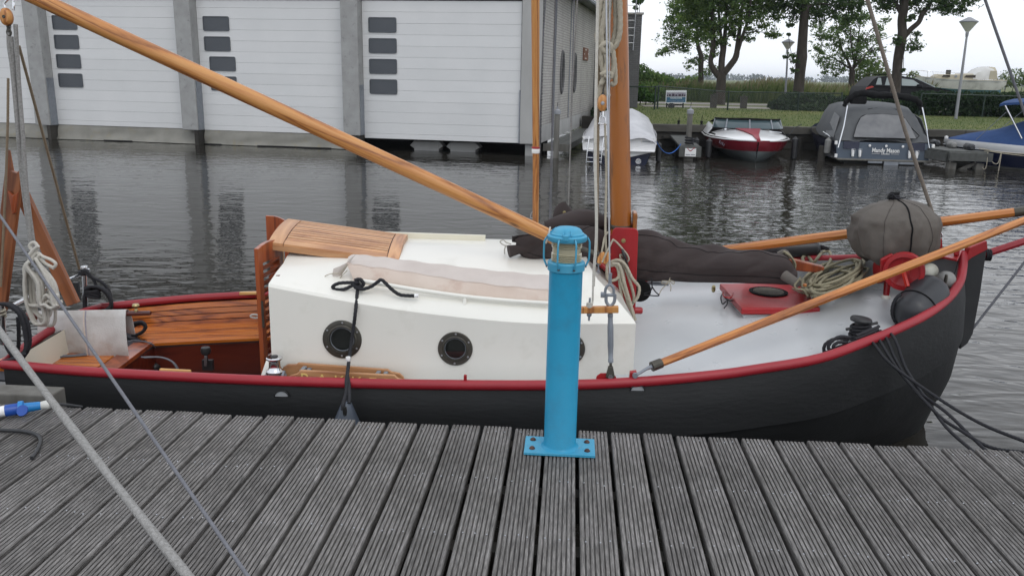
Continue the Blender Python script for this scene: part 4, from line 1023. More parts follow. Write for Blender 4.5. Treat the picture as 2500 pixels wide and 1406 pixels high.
tree('small_tree', 'small spreading tree growing in the reeds behind the forked maple', (1712, 205), 54.0,
     [[(1711, 210, 0, .17), (1711, 165, 0, .16), (1712, 140, 0, .15), (1704, 112, 0, .12), (1702, 80, 0, .09), (1705, 20, 0, .05)],
      [(1704, 112, 0, .06), (1690, 92, .2, .04), (1660, 78, .3, .025)], [(1704, 105, 0, .06), (1718, 90, .2, .045), (1740, 70, .3, .03)], [(1712, 150, 0, .04), (1700, 140, 0, .03), (1690, 150, 0, .015)], [(1703, 95, 0, .05), (1670, 110, 0, .03), (1625, 130, 0, .012)]],
     [(1650, 70, 0, .6, .35), (1636, 80, .2, .4, .25), (1665, 40, 0, .7, .45), (1640, 50, .2, .45, .3), (1680, 90, .3, .6, .35), (1650, 105, 0, .6, .28), (1625, 125, 0, .38, .16), (1612, 133, 0, .25, .1), (1640, 118, .2, .4, .18), (1670, 118, .2, .45, .2), (1690, 60, .3, .7, .5), (1720, 80, .3, .5, .4), (1735, 110, .2, .4, .35),
      (1690, 148, 0, .36, .22), (1725, 140, 0, .35, .25), (1682, 165, 0, .22, .12), (1705, 150, .2, .3, .2), (1722, 178, 0, .4, .18), (1738, 165, 0, .3, .2), (1660, 15, 0, .6, .4), (1700, 10, 0, .8, .5)] + cl_fill(5, (1640, 1740, -60, 10), 6, 1.0, .5, .8), 6200, 0.088, W['leaf_maple'])
tree('thick_tree', 'thick leaning tree trunk rising from the dark rounded bush', (1948, 250), 44.0,
     [[(1944, 262, 0, .30), (1949, 225, 0, .26), (1953, 180, 0, .25), (1957, 140, 0, .27), (1958, 120, 0, .24), (1962, 60, 0, .215), (1966, 0, 0, .21), (1968, -100, 0, .16)],
      [(1962, 40, 0, .09), (1935, 20, .2, .06), (1905, 10, .2, .03)], [(1966, 20, 0, .09), (2000, 10, .2, .06), (2040, 15, .3, .03)], [(1956, 130, 0, .02), (1945, 128, -.2, .012), (1932, 132, -.3, .008)], [(1952, 185, 0, .02), (1942, 175, -.2, .012), (1936, 170, -.3, .008)]],
     [(1920, 25, .3, .55, .35), (1900, 10, .2, .5, .3), (1935, 45, .3, .38, .22), (1985, 35, .4, .5, .35), (2010, 20, .4, .6, .4), (2040, 30, .5, .5, .35), (2060, 15, .4, .5, .35), (2085, 38, .4, .35, .28), (2000, 48, .3, .4, .25), (2070, 52, .3, .3, .2), (1945, 8, -.2, .5, .35), (1932, 138, -.3, .16, .12), (1940, 150, -.3, .14, .1), (1938, 172, -.3, .15, .12), (1930, 62, -.2, .12, .08), (1925, 85, -.2, .07, .05), (1917, 140, -.3, .08, .06), (2090, 10, .3, .5, .4)] + cl_fill(7, (1880, 2100, -200, -10), 16, 2, .6, 1.0), 12000, 0.085, W['leaf_dark'])
tree('round_tree', 'round headed small tree with a loose open crown behind the bush', (2078, 245), 55.0,
     [[(2078, 248, 0, .19), (2079, 200, 0, .17), (2081, 172, 0, .17)],
      [(2080, 175, 0, .10), (2070, 150, 0, .08), (2055, 120, .2, .06), (2045, 80, .3, .03), (2040, 40, .3, .015)], [(2082, 172, 0, .10), (2090, 140, 0, .08), (2095, 100, .2, .05), (2100, 60, .2, .025), (2105, 30, .2, .012)],
      [(2082, 168, 0, .09), (2105, 145, 0, .06), (2125, 120, .2, .04), (2150, 100, .2, .02), (2180, 88, .2, .01)], [(2079, 170, 0, .07), (2055, 155, 0, .05), (2030, 140, .2, .03), (2000, 128, .2, .012)], [(2085, 150, 0, .05), (2078, 110, -.2, .04), (2075, 60, -.2, .02)], [(2090, 150, 0, .05), (2120, 140, 0, .03), (2150, 140, 0, .015), (2172, 152, 0, .006)],
      [(2115, 130, 0, .03), (2140, 122, 0, .02), (2178, 128, 0, .008)], [(2110, 100, 0, .03), (2130, 70, 0, .02), (2160, 50, 0, .008)]],
     [(2010, 90, 0, .5, .38), (2000, 120, .2, .45, .32), (2012, 150, .1, .5, .3), (2030, 165, 0, .4, .22), (2035, 110, .3, .5, .4), (2050, 75, .3, .6, .45), (2060, 140, .2, .5, .35), (2055, 172, .1, .35, .18), (2085, 90, .4, .6, .45), (2090, 125, -.3, .55, .4), (2105, 155, .1, .45, .28), (2120, 100, .3, .5, .35), (2130, 130, .2, .38, .28), (2140, 70, .2, .36, .25), (2125, 170, 0, .36, .2), (2135, 155, 0, .25, .2), (2012, 178, 0, .2, .1), (2100, 50, .3, .6, .4), (2070, 45, .2, .6, .4), (2150, 85, .1, .3, .18), (2000, 65, .2, .35, .3), (2155, 120, 0, .2, .12), (2165, 50, 0, .25, .14), (2040, 182, 0, .2, .1)], 4200, 0.085, W['leaf_maple'])
tree('leaning_tree', 'tall tree with a forking trunk standing in front of the parked car', (2188, 235), 41.0,
     [[(2184, 240, 0, .22), (2189, 190, 0, .215), (2192, 150, 0, .21), (2197, 120, 0, .22), (2203, 85, 0, .20), (2202, 50, 0, .19), (2207, 15, 0, .20), (2210, -60, 0, .14)],
      [(2208, 90, 0, .13), (2224, 72, 0, .12), (2243, 55, 0, .11), (2252, 35, 0, .12), (2268, 15, .1, .09), (2290, -25, .2, .05)], [(2200, 32, 0, .11), (2186, 8, .1, .09), (2172, -20, .2, .05)], [(2196, 128, 0, .02), (2188, 105, -.2, .012), (2186, 98, -.2, .008)], [(2208, 105, 0, .02), (2222, 95, -.2, .012), (2238, 100, -.2, .008)]],
     [(2170, 8, .3, .5, .3), (2150, 2, .3, .4, .25), (2160, 20, .2, .25, .15), (2225, 8, .3, .55, .35), (2260, 2, .3, .6, .35), (2300, 8, .3, .55, .32), (2330, 12, .2, .45, .28), (2358, 6, .2, .42, .24), (2380, -2, .2, .35, .2), (2310, 28, .2, .4, .16), (2345, 26, .2, .3, .14), (2290, 20, .1, .4, .2), (2190, 95, -.3, .2, .16), (2186, 106, -.3, .16, .12), (2230, 105, -.3, .3, .18), (2238, 118, -.3, .22, .12), (2222, 118, -.3, .25, .14), (2236, 85, -.3, .16, .1), (2218, 48, -.2, .2, .1), (2226, 42, -.2, .14, .08), (2205, 172, -.2, .07, .05)] + cl_fill(9, (2130, 2390, -170, -15), 16, 1.6, .6, .95), 12500, 0.078, W['leaf_dark'])
# leaves of a tree beyond the wing roof
bush('roof_branch', 'leafy branch tip showing above the dark brick wing', 'plant', [bl(1558, 3, 46, .3, .16), bl(1552, 20, 46, .16, .1)], 160, 0.085, W['leaf_dark'])
# ================================================================== MOORED BOATS ACROSS THE HARBOUR
def LF(o, yaw):
    """local frame: x across, y along the boat, z up, turned by yaw degrees"""
    return Matrix.Translation(Vector(o)) @ Matrix.Rotation(math.radians(yaw), 4, 'Z')
def band(M, st, mat, name, parent, lip=0.0, smooth=50, cap0=False, cap1=False, n=5):
    """skin between two levels on both sides of a hull. st: [(y, x_top, z_top, x_low, z_low)]"""
    st = [tuple(np.array(a)) for a in spl5(st, n)]
    m = MB()
    for sg in (1, -1):
        m.grid([[M @ V(sg * (xt + lip), y, zt), M @ V(sg * ((xt + xl) / 2 + lip + 0.02 * min(1, xt)), y, (zt + zl) / 2), M @ V(sg * xl, y2, zl)] for y, xt, zt, xl, zl, y2 in st])
    if cap0:
        y, xt, zt, xl, zl, y2 = st[0]; m.face(M @ V(-xl, y2, zl), M @ V(xl, y2, zl), M @ V(xt, y, zt), M @ V(-xt, y, zt))
    if cap1:
        y, xt, zt, xl, zl, y2 = st[-1]; m.face(M @ V(-xl, y2, zl), M @ V(xl, y2, zl), M @ V(xt, y, zt), M @ V(-xt, y, zt))
    return m.build(name, mat, parent, smooth=smooth)
def spl5(st, n):
    A = [np.array(s if len(s) == 6 else tuple(s) + (s[0],), float) for s in st]
    P = [2 * A[0] - A[1]] + A + [2 * A[-1] - A[-2]]; out = []
    for i in range(1, len(P) - 2):
        a, b, c, d = P[i - 1:i + 3]
        for k in range(n):
            t = k / n; out.append(0.5 * (2 * b + (c - a) * t + (2 * a - 5 * b + 4 * c - d) * t * t + (3 * b - a - 3 * c + d) * t ** 3))
    out.append(P[-2]); return out
def tb(M, pts, r, mat, name, parent, n=8, closed=False):
    m = MB(); m.tube([M @ Vector(p) for p in pts], r, n, closed=closed); return m.build(name, mat, parent)
def lb(M, x0, x1, y0, y1, z0, z1, mat, name, parent, bevel=0.0):
    m = MB(); c = [M @ V(x, y, z) for z in (z0, z1) for x, y in ((x0, y0), (x1, y0), (x1, y1), (x0, y1))]; m.hexa(c[:4], c[4:]); return m.build(name, mat, parent, smooth=0, bevel=bevel)

# ---- white runabout under a silver cover, stern towards the viewer
p = at(1510, 404, Z=0); M = LF((p.x, p.y + 0.25, 0), -4)
wb_ = thing('covered_motorboat', 'white and navy motorboat under a shiny silver cover, stern out', 'motorboat', p)
HB = 0.95
low = [(0, .86, .40, .72, .02), (1.5, .90, .42, .76, .02), (3, .84, .46, .62, .04), (4.3, .55, .52, .30, .08), (5.2, .02, .6, .02, .2, 4.9)]
band(M, low, W['navy_gel'], 'lower_hull', wb_, cap0=True)
band(M, [(y, xt + (.09 if y < 5 else .02), zt + .30, xt, zt) for y, xt, zt, *_ in low], W['white_gel'], 'upper_hull', wb_, cap0=True)
band(M, [(0, .72, .02, .05, -.3), (1.5, .76, .02, .05, -.3), (3, .62, .04, .05, -.26), (4.3, .3, .08, .03, -.15), (4.9, .02, .2, .02, 0)], W['navy_gel'], 'bottom', wb_, cap0=True)
for sg in (1, -1):      # swept white moulding across the transom corner
    m = MB(); m.prism([M @ V(sg * .93, -.02, .36), M @ V(sg * .30, -.02, .20), M @ V(sg * .28, -.02, .40), M @ V(sg * .95, -.02, .58)], M.to_3x3() @ V(0, -.05, 0))
    m.build('stern_moulding', W['white_gel'], wb_, smooth=0, bevel=0.01)
lb(M, -.30, .12, -.10, 0.02, .05, .62, W['canvas_black'], 'engine_leg', wb_, 0.03)
m = MB(); m.lathe([(0.055, 0), (0.075, .01), (0.075, .02), (0.055, .02)], M @ Matrix.Translation((.52, -.01, .10)) @ Matrix.Rotation(math.radians(90), 4, 'X'), 18); m.build('exhaust_ring', W['chrome'], wb_)
lb(M, -.92, .92, -.16, 0, .345, .385, W['white_gel'], 'swim_platform', wb_, 0.012)
for x in (-.80, -.42): tb(M, [(x + .03, -.18, .70), (x, -.22, .35), (x - .02, -.2, .02)], .016, W['chrome'], 'ladder_rail', wb_)
for z in (.06, .17, .34): tb(M, [(-.80, -.21, z), (-.42, -.21, z)], .014, W['chrome'], 'ladder_rung', wb_)
# cover: ridge with folds
def cov(y, hw, top, zb, sq):
    pts = []
    for k in range(15):
        a = math.pi * k / 14; x = -math.cos(a); q = abs(math.sin(a)) ** sq
        pts.append(M @ V(hw * (abs(x) ** 0.8) * (1 if x > 0 else -1), y + 0.02 * math.sin(9 * a + 3 * y), zb + (top - zb) * q + 0.04 * math.sin(5 * a * 1.3 + y * 4) * math.sin(a) + .03 * mnoise.noise(V(6 * a, y * 2, 3))))
    return pts
rows = [cov(-.10, .93, .70, .52, .6), cov(.05, .97, .84, .53, .8), cov(.7, .99, .98, .54, 1.0), cov(1.5, .97, 1.16, .56, 1.1), cov(2.1, .95, 1.34, .58, 1.0), cov(2.7, .93, 1.30, .6, .9), cov(3.5, .78, 1.0, .64, .6), cov(4.4, .5, .84, .68, .6), cov(5.1, .06, .72, .7, .6)]
m = MB(); m.grid(rows); m.build('cover', W['silver_cover'], wb_, smooth=70, fix=False)
m = MB()
for k in range(6): m.tube([M @ V(-.95 + .38 * k, -.13, .70), M @ V(-.9 + .37 * k, -.14, .56)], .006, 4)
m.build('cover_tie', W['rope_white'], wb_)
lb(M, -.86, -.74, -.022, -.012, .62, .66, W['canvas_black'], 'name_mark', wb_)
lb(M, .55, .80, -.022, -.012, .60, .618, W['galv'], 'name_mark', wb_)
rp = MB(); a = M @ V(.95, 0, .62)
rp.tube(sag(a, (PX - 0.25, 23.9, 0.43), 0.28, 16), 0.012, 6)
tag(rp.build('blue_line', W['rope_blue']), 'blue mooring line sagging from the silver covered boat to the finger jetty', 'rope')
def fender(M, x, y, z, r, h, label, mat='black_rubber'):
    t = MB(); t.lathe([(0, h / 2 + r * .5), (r * .25, h / 2 + r * .5), (r * .3, h / 2 + r * .3), (r, h / 2 - r * .4), (r, -h / 2 + r * .4), (r * .5, -h / 2), (0, -h / 2 - r * .1)], M @ Matrix.Translation((x, y, z)), 12)
    return tag(t.build('fender', W[mat]), label, 'fender', 'fenders hanging on the moored boats')
fender(M, 1.06, 1.0, .25, .07, .5, 'black fender hanging at the side of the silver covered boat')

# ---- red and white bowrider, bow towards the viewer
p = at(1845, 397, Z=0); M = LF((p.x, p.y - 0.1, 0), -4)
rb_ = thing('speedboat', 'red and white speedboat facing the viewer with wraparound windscreen', 'speedboat', p)
rub = [(0, .02, .60), (.25, .42, .59), (.8, .80, .575), (1.7, 1.10, .56), (2.8, 1.20, .55), (5.2, 1.12, .52)]
band(M, [(y, x, z, x * .86, z - .30, y + .10 * (1 - min(y, 1))) for y, x, z in rub], W['red_gel'], 'hull_side', rb_, cap1=True)
band(M, [(y + .10 * (1 - min(y, 1)), x * .86, z - .30, x * .10, -.22 + .20 * max(0, 1 - y), y + .35 * (1 - min(y, 1))) for y, x, z in rub], W['bottom_green'], 'bottom', rb_)
tb(M, [(-x - .012, y, z - .01) for y, x, z in reversed(rub)] + [(x + .012, y, z - .01) for y, x, z in rub[1:]], .022, W['white_gel'], 'rub_rail', rb_, 8)
def deckrow(y, hw, z0, zc):
    return [M @ V(hw * x, y, z0 + zc * (1 - abs(x) ** 2.2)) for x in [-1, -.93, -.8, -.55, -.3, 0, .3, .55, .8, .93, 1]]
m = MB(); m.grid([deckrow(0.0, .03, .57, 0), deckrow(.2, .36, .58, .05), deckrow(.6, .68, .60, .10), deckrow(1.2, .92, .60, .16), deckrow(1.9, 1.10, .59, .21), deckrow(2.7, 1.17, .58, .23)]); m.build('foredeck', W['white_gel'], rb_, smooth=60)
m = MB(); m.grid([[M @ V(-.42, 1.9, .805), M @ V(.30, 1.9, .812)], [M @ V(-.26, 1.2, .772), M @ V(.18, 1.2, .772)], [M @ V(-.10, .6, .712), M @ V(.08, .6, .712)], [M @ V(-.06, .16, .64), M @ V(.06, .16, .64)]], thick=(0, 0, 0.012)); m.build('deck_flash', W['red_gel_bright'], rb_, smooth=0)
lb(M, -.05, .05, -.03, .12, .56, .645, W['red_gel_bright'], 'bow_cap', rb_, 0.01)
# windscreen: curved frame with four panes
ws = []
for k in range(33):
    a = math.radians(-82 + 164 * k / 32); ws.append((1.03 * math.sin(a), 2.55 - .62 * math.cos(a)))
for i in range(4):
    ks = [8 * i + q for q in range(9)]
    m = MB(); m.grid([[M @ V(ws[k][0], ws[k][1], .80) for k in ks], [M @ V(ws[k][0] * .93, ws[k][1] + .20, 1.055) for k in ks]], thick=(M.to_3x3() @ V(0, .012, 0)))
    m.build('window_pane', W['screen_glass'], rb_, smooth=60)
for i in range(5):
    k = 8 * i; tb(M, [(ws[k][0], ws[k][1] - .008, .79), (ws[k][0] * .93, ws[k][1] + .19, 1.06)], .022, W['galv'], 'screen_pillar', rb_, 6)
tb(M, [(x * .93, y + .195, 1.065) for x, y in ws], .026, W['canvas_black'], 'screen_top_rail', rb_, 6)
tb(M, [(x * 1.01, y - .01, .795) for x, y in ws], .015, W['canvas_black'], 'screen_gasket', rb_, 6)
m = MB(); m.grid([[M @ V(x, y, 1.07 - .10 * (y - 2.7) + .02 * math.cos(2 * x)) for x in (-.93, -.5, 0, .5, .93)] for y in (2.8, 3.4, 4.2, 5.1)]); m.build('cockpit_cover', W['canvas_black'], rb_, smooth=60)
for sg in (1, -1):
    m = MB(); m.grid([[M @ V(sg * 1.17, 2.5, .58), M @ V(sg * .97, 2.6, .82)], [M @ V(sg * 1.12, 5.2, .55), M @ V(sg * .93, 5.1, .85)]]); m.build('side_deck', W['white_gel'], rb_, smooth=0)
    tb(M, [(sg * .85, 1.55, .74), (sg * .45, 1.25, .79)], .012, W['chrome'], 'grab_rail', rb_, 6)
    tb(M, [(sg * 1.02, 1.6, .64), (sg * 1.1, 1.9, .655), (sg * 1.14, 2.1, .64)], .022, W['canvas_black'], 'cleat_line', rb_, 6)
lb(M, -.78, -.70, 1.5, 1.58, .75, .82, W['chrome'], 'horn', rb_, 0.02)
m = MB(); 
for k in range(4): c_ = M @ V(-.93 + .035 * k, 1.02 - .06 * k, .43 - .02 * k); m.beam(c_, c_ + V(.012, -.012, .075 - .02 * (k % 2)), .010, .022)
m.build('registration_marks', W['sign_mauve'], rb_, smooth=0)
fender(M, -1.22, 1.0, .26, .085, .52, 'black fender on the finger jetty side of the red speedboat')
fender(M, -1.55, 1.4, .26, .08, .50, 'black fender hanging between finger jetty and red speedboat')
fender(M, 1.24, 1.5, .30, .085, .62, 'black fender on the open water side of the red speedboat')
for q, lab in ((-1.5, 'dark mooring bollard on the quay near the finger jetty'), (.1, None)):
    pass
for px_, lab in ((1657, 'small iron ring cleat on the quay cap left of the finger jetty post'), (1713, 'small iron cleat with a thin rod on the quay cap beside the red speedboat')):
    q = at(px_, 309, Y=28.35); m = MB(); m.lathe([(0, 0.14), (.05, .12), (.03, .03), (.06, 0), (0, 0)], Matrix.Translation((q.x, 28.42, 0.735)), 10); m.tube([(q.x, 28.42, .8), (q.x + .01, 28.42, 1.05 if px_ > 1700 else .95)], .01, 5)
    tag(m.build('cleat', W['dark_void']), lab, 'cleat')
m = MB(); m.tube([M @ V(1.15, 2.0, .66), M @ V(1.5, 3.2, .80), M @ V(1.9, 4.3, .86)], .012, 5); tag(m.build('shore_line', W['rope_black']), 'dark mooring line from the red speedboat to the quay', 'rope')

# ---- navy cruiser, stern towards the viewer
p = at(2155, 402, Z=0); M = LF((p.x, p.y + 0.1, 0), -2.5)
nb = thing('cabin_cruiser', 'navy cruiser with grey canopy, stern out, white name lettering', 'motorboat', p)
band(M, [(0, 1.29, .58, 1.20, .10), (2, 1.32, .62, 1.18, .08), (4, 1.10, .72, .85, .10), (5.6, .5, .84, .3, .16), (6.3, .02, .9, .02, .3, 6.0)], W['navy_gel'], 'hull', nb, cap0=False)
band(M, [(0, 1.20, .10, .1, -.4), (2, 1.18, .08, .1, -.4), (4, .85, .10, .1, -.35), (5.6, .3, .16, .03, -.1), (6.0, .02, .3, .02, .1)], W['hull_black'], 'bottom', nb, cap0=True)
m = MB(); m.prism([M @ V(-1.22, -.02, .135), M @ V(1.22, -.02, .135), M @ V(1.285, .02, .585), M @ V(-1.285, .02, .585)], M.to_3x3() @ V(0, .08, 0)); tr = m.build('transom', W['slate_gel'], nb, smooth=0)
for s_ in (-1, 1): lb(M, s_ * .87 - .21, s_ * .87 + .21, -.03, -.012, .40, .60, W['navy_gel'], 'locker_hatch', nb)
MT = M @ Matrix.Translation((0, -.030, 0)) @ Matrix.Rotation(math.radians(90), 4, 'X')
text('name_lettering', 'Mandy Mason', .165, MT @ Matrix.Translation((.06, .375, 0)), W['bright_white'], nb, .004, bold=.0035, squeeze=0.80)
text('port_lettering', 'London', .062, MT @ Matrix.Translation((.06, .285, 0)), W['bright_white'], nb, .003, bold=.001, squeeze=1.2)
m = MB()
for x0_, x1_ in ((-.30, -.09), (.21, .42)):
    c = [M @ V(x, y, z) for z in (.281, .288) for x, y in ((x0_, -.034), (x1_, -.034), (x1_, -.026), (x0_, -.026))]; m.hexa(c[:4], c[4:])
m.build('lettering_rule', W['bright_white'], nb, smooth=0)
for x in (-.38, .06, .50):
    m = MB(); m.lathe([(.018, 0), (.034, .004), (.034, .02), (.018, .024)], M @ Matrix.Translation((x, -.02, .50)) @ Matrix.Rotation(math.radians(90), 4, 'X'), 14); m.build('deck_light', W['bright_white'], nb)
for x in (-.80, -.61, .71, .90):
    m = MB(); m.tube([M @ V(x, -.06, .185), M @ V(x - .012, -.06, .20), M @ V(x - .02, -.05, .36), M @ V(x - .02, -.05, .375)], [.02, .036, .036, .02], 12); f_ = m.build('exhaust_tube', W['bright_white'], nb)
    tb(M, [(x - .06, -.07, .30), (x - .06, -.07, .40), (x + .03, -.07, .40), (x + .03, -.07, .28)], .007, W['chrome'], 'bracket', f_, 6)
for x, z in ((-1.29, .555), (-1.255, .20), (1.29, .535), (1.26, .195)): lb(M, x - .035, x + .035, -.07, .0, z - .05, z + .05, W['bright_white'], 'corner_light', nb, .012)
lb(M, -1.24, 1.24, -.20, .02, .095, .135, W['grey_timber'], 'bathing_platform', nb, .008)
for x0_, x1_, z0_ in ((-.42, -.05, .04), (-.0, .38, -.01), (.40, .82, .03)): lb(M, x0_, x1_, -.22, -.16, z0_, .09, W['galv'], 'trim_bracket', nb)
# canopy: lofted canvas tent with clear panes
def cano(y, hw_b, hw_t, zb, zt):
    pts = [(-hw_b, zb), (-hw_b * .985, zb + (zt - zb) * .3), (-(hw_b * .45 + hw_t * .55), zb + (zt - zb) * .72), (-hw_t, zt - .05), (-hw_t * .85, zt - .008), (-hw_t * .4, zt + .03), (0, zt + .04)]
    pts = pts + [(-x, z) for x, z in reversed(pts[:-1])]
    return [M @ V(x, y, z) for x, z in pts]
rows = [cano(.04, 1.22, .72, .60, .63), cano(.25, 1.24, .78, .60, .98), cano(.55, 1.26, .84, .61, 1.36), cano(.72, 1.26, .86, .61, 1.46), cano(1.2, 1.27, .90, .62, 1.57), cano(2.2, 1.24, .90, .64, 1.62), cano(3.0, 1.12, .84, .68, 1.56), cano(3.7, 1.0, .8, .72, 1.10)]
m = MB(); m.grid(rows); m.build('canopy', W['canopy_grey'], nb, smooth=45, fix=False)
def cpt(u, v): # point on the sloping back panel (u across -1..1, v up 0..1)
    y = .10 + .50 * v; z = .66 + .70 * v; hw = .94 - .24 * v
    return M @ V(u * hw, y - .13, z)
win = [cpt(-.9, .08), cpt(.9, .08), cpt(.88, .5), cpt(.80, .82), cpt(.62, .93), cpt(0, .97), cpt(-.62, .93), cpt(-.80, .82), cpt(-.88, .5)]
m = MB(); m.prism(win, M.to_3x3() @ V(0, -.012, .008)); m.build('clear_window', W['clear_vinyl'], nb, smooth=0)
m = MB(); m.tube(spl(win + [win[0]], 3), .012, 6); m.build('window_seam', W['canvas_black'], nb)
for sg in (1, -1):
    m = MB(); m.prism([M @ V(sg * 1.275, .35, .68), M @ V(sg * 1.285, 1.3, .68), M @ V(sg * 1.09, 1.25, 1.34), M @ V(sg * 1.10, .62, 1.24)], M.to_3x3() @ V(sg * .012, 0, .004)); m.build('side_window', W['clear_vinyl'], nb, smooth=0)
    tb(M, [(sg * 1.22, -.02, .42), (sg * 1.10, .10, 1.00), (sg * 1.00, .35, 1.55)], .020, W['chrome'], 'arch_pole', nb)
    tb(M, [(sg * 1.28, .6, .64), (sg * 1.30, 1.0, .72), (sg * 1.27, 1.6, .76)], .016, W['chrome'], 'side_rail', nb)
# folded black sun top over the arch
ar = [(-1.04, .5, 1.52), (-1.0, .5, 1.66), (-.86, .5, 1.80), (-.62, .52, 1.90), (-.25, .55, 1.86), (.15, .55, 1.85), (.55, .53, 1.82), (.85, .5, 1.75), (1.0, .5, 1.60), (1.0, .5, 1.46)]
m = MB(); m.tube(spl([M @ Vector(q) for q in ar], 4), [.04 + .055 * math.sin(math.pi * k / 36) ** .5 + .014 * math.sin(k * 2.1) for k in range(37)], 12); m.build('folded_sun_top', W['canvas_black'], nb, smooth=60)
lb(M, -.9, -.45, .45, .62, 1.60, 1.82, W['canvas_black'], 'bundle_end', nb, .05)
for x0_, x1_ in ((-.45, -.08), (.12, .52)): lb(M, x0_, x1_, 1.6, 1.64, 1.0, 1.32, W['clear_vinyl'], 'windscreen', nb)
lb(M, -.5, .55, 1.0, 1.5, .6, .92, W['galv'], 'seat_back', nb, .05)
tb(M, [(-.35, .66, 1.46), (-.1, .75, 1.50), (.5, .7, 1.47)], .008, W['canvas_black'], 'canopy_zip', nb, 5)
fender(M, -1.42, .3, .42, .09, .42, 'grey fender on the quay side of the navy cruiser', 'fender_grey')
m = MB(); m.tube([M @ V(-1.52, .45, .42), M @ V(-1.52, .45, -1)], .10, 10); tag(m.build('mooring_pile', W['dark_timber']), 'dark mooring pile standing close beside the navy cruiser', 'mooring pile')

# ---- blue covered boat, bow in
bow = at(2306, 336, Y=25.4); M = LF((bow.x, bow.y, 0), math.degrees(math.atan2(-3.6, 4.6)) - 90)
# local y runs from bow aft
bl_ = thing('blue_motorboat', 'navy and white motorboat under a bright blue canvas cover', 'motorboat', bow)
st = [(0, .02, .66), (.35, .40, .68), (1.0, .72, .68), (2.0, .98, .66), (3.5, 1.06, .62), (5.6, 1.02, .58)]
band(M, [(y, x, z, x * .97, z - .20 + .05 * max(0, 1 - y), y + .05) for y, x, z in st], W['white_gel'], 'topside', bl_, cap1=True)
band(M, [(y + .05, x * .97, z - .20 + .05 * max(0, 1 - y), x * .86, .06 + .12 * max(0, 1 - y), y + .25 * max(0, 1 - y / 2)) for y, x, z in st], W['navy_gel'], 'hull', bl_, cap1=True)
band(M, [(y + .25 * max(0, 1 - y / 2), x * .86, .06 + .12 * max(0, 1 - y), x * .1, -.3 + .2 * max(0, 1 - y), y + .6 * max(0, 1 - y / 2)) for y, x, z in st], W['old_white'], 'bottom', bl_)
def bcov(y, hw, top, zb):
    return [M @ V(hw * x, y + .03 * math.sin(6 * x + y), zb + (top - zb) * max(0, 1 - abs(x) ** 1.7) + .015 * math.sin(8 * x + 3 * y)) for x in [-1, -.9, -.75, -.5, -.25, 0, .25, .5, .75, .9, 1]]
m = MB(); m.grid([bcov(.12, .10, .70, .66), bcov(.6, .50, .84, .68), bcov(1.3, .80, 1.02, .66), bcov(2.0, .96, 1.30, .62), bcov(2.5, 1.04, 1.54, .56), bcov(2.8, 1.07, 1.60, .52), bcov(3.6, 1.09, 1.42, .48), bcov(5.5, 1.05, 1.15, .44)]); m.build('cover', W['canvas_blue'], bl_, smooth=60, fix=False)
m = MB(); m.grid([[M @ V(.97 * x, y, 1.70 + .10 * (1 - x * x) + .09 * math.sin(math.pi * (y - 1.5) / 2.2) ** .5 * (1 if 1.5 < y < 3.7 else 0)) for x in [-1, -.85, -.5, 0, .5, .85, 1]] for y in (1.5, 1.6, 1.9, 2.5, 3.1, 3.5, 3.7)], thick=(0, 0, -.06)); m.build('sun_top', W['canvas_blue'], bl_, smooth=60)
for sg in (1, -1):
    tb(M, [(sg * .94, 1.6, 1.72), (sg * .98, 2.15, .84)], .024, W['chrome'], 'sun_top_pole', bl_)
    tb(M, [(sg * .95, 1.68, 1.50), (sg * .72, 1.0, .72)], .008, W['galv'], 'stay_strap', bl_, 5)
    tb(M, [(sg * .96, 3.6, 1.70), (sg * 1.02, 2.6, .9)], .02, W['chrome'], 'sun_top_pole', bl_)
    tb(M, [(sg * (x + .012), y, z - .20 + .05 * max(0, 1 - y)) for y, x, z in st], .014, W['steel'], 'rub_strip', bl_, 6)
m = MB(); m.lathe([(0, .05), (.05, .03), (.055, -.03), (0, -.05)], M @ Matrix.Translation((0, .05, .70)), 12); m.build('bow_light', W['bright_white'], bl_)
# things lying on the pier beside it
for k in range(3):
    q = pp(x1 - .10, .55 + .62 * k); m = MB(); m.tube(spl([q + V(-.03, -.26, .56), q + V(0, 0, .55), q + V(.04, .26, .56)], 4), [.05, .10, .10, .10, .10, .10, .10, .10, .05], 10)
    tag(m.build('pier_fender', W['fender_black' if k != 1 else 'fender_grey']), ['black tube fender lying at the outer end of the grey pier edge', 'pale grey tube fender in the middle of the grey pier edge', 'black tube fender at the shore end of the grey pier edge'][k], 'fender', 'tube fenders along the pier edge')
q = pp(x1, 0.05); m = MB(); m.rope([q + V(.1 + .13 * math.cos(a) - .16, .12 * math.sin(a) + .05, .50 + .05 * math.sin(a * .5)) for a in np.linspace(0, 7.5, 40)], .012)
m.rope(spl([q + V(0, 0, .50), q + V(.12, -.1, .22), q + V(.24, -.15, .2), q + V(.30, -.12, .50), q + V(.28, -.16, -.02)], 6), .011)
m.rope(sag(q + V(0, 0, .52), M @ V(1.06, 3.2, .52), .05, 10), .012)
m.rope(sag(q + V(0, 0, .50), M @ V(1.06, 3.4, .46), .06, 10), .012)
m.rope(spl([q + V(-.06, -.14, .48), q + V(-.05, -.17, .14), q + V(-.09, -.17, .03), q + V(-.15, -.17, .08)], 6), .009)
tag(m.build('pale_line', W['rope_cream']), 'pale mooring line looped round the corner of the grey pier', 'rope')

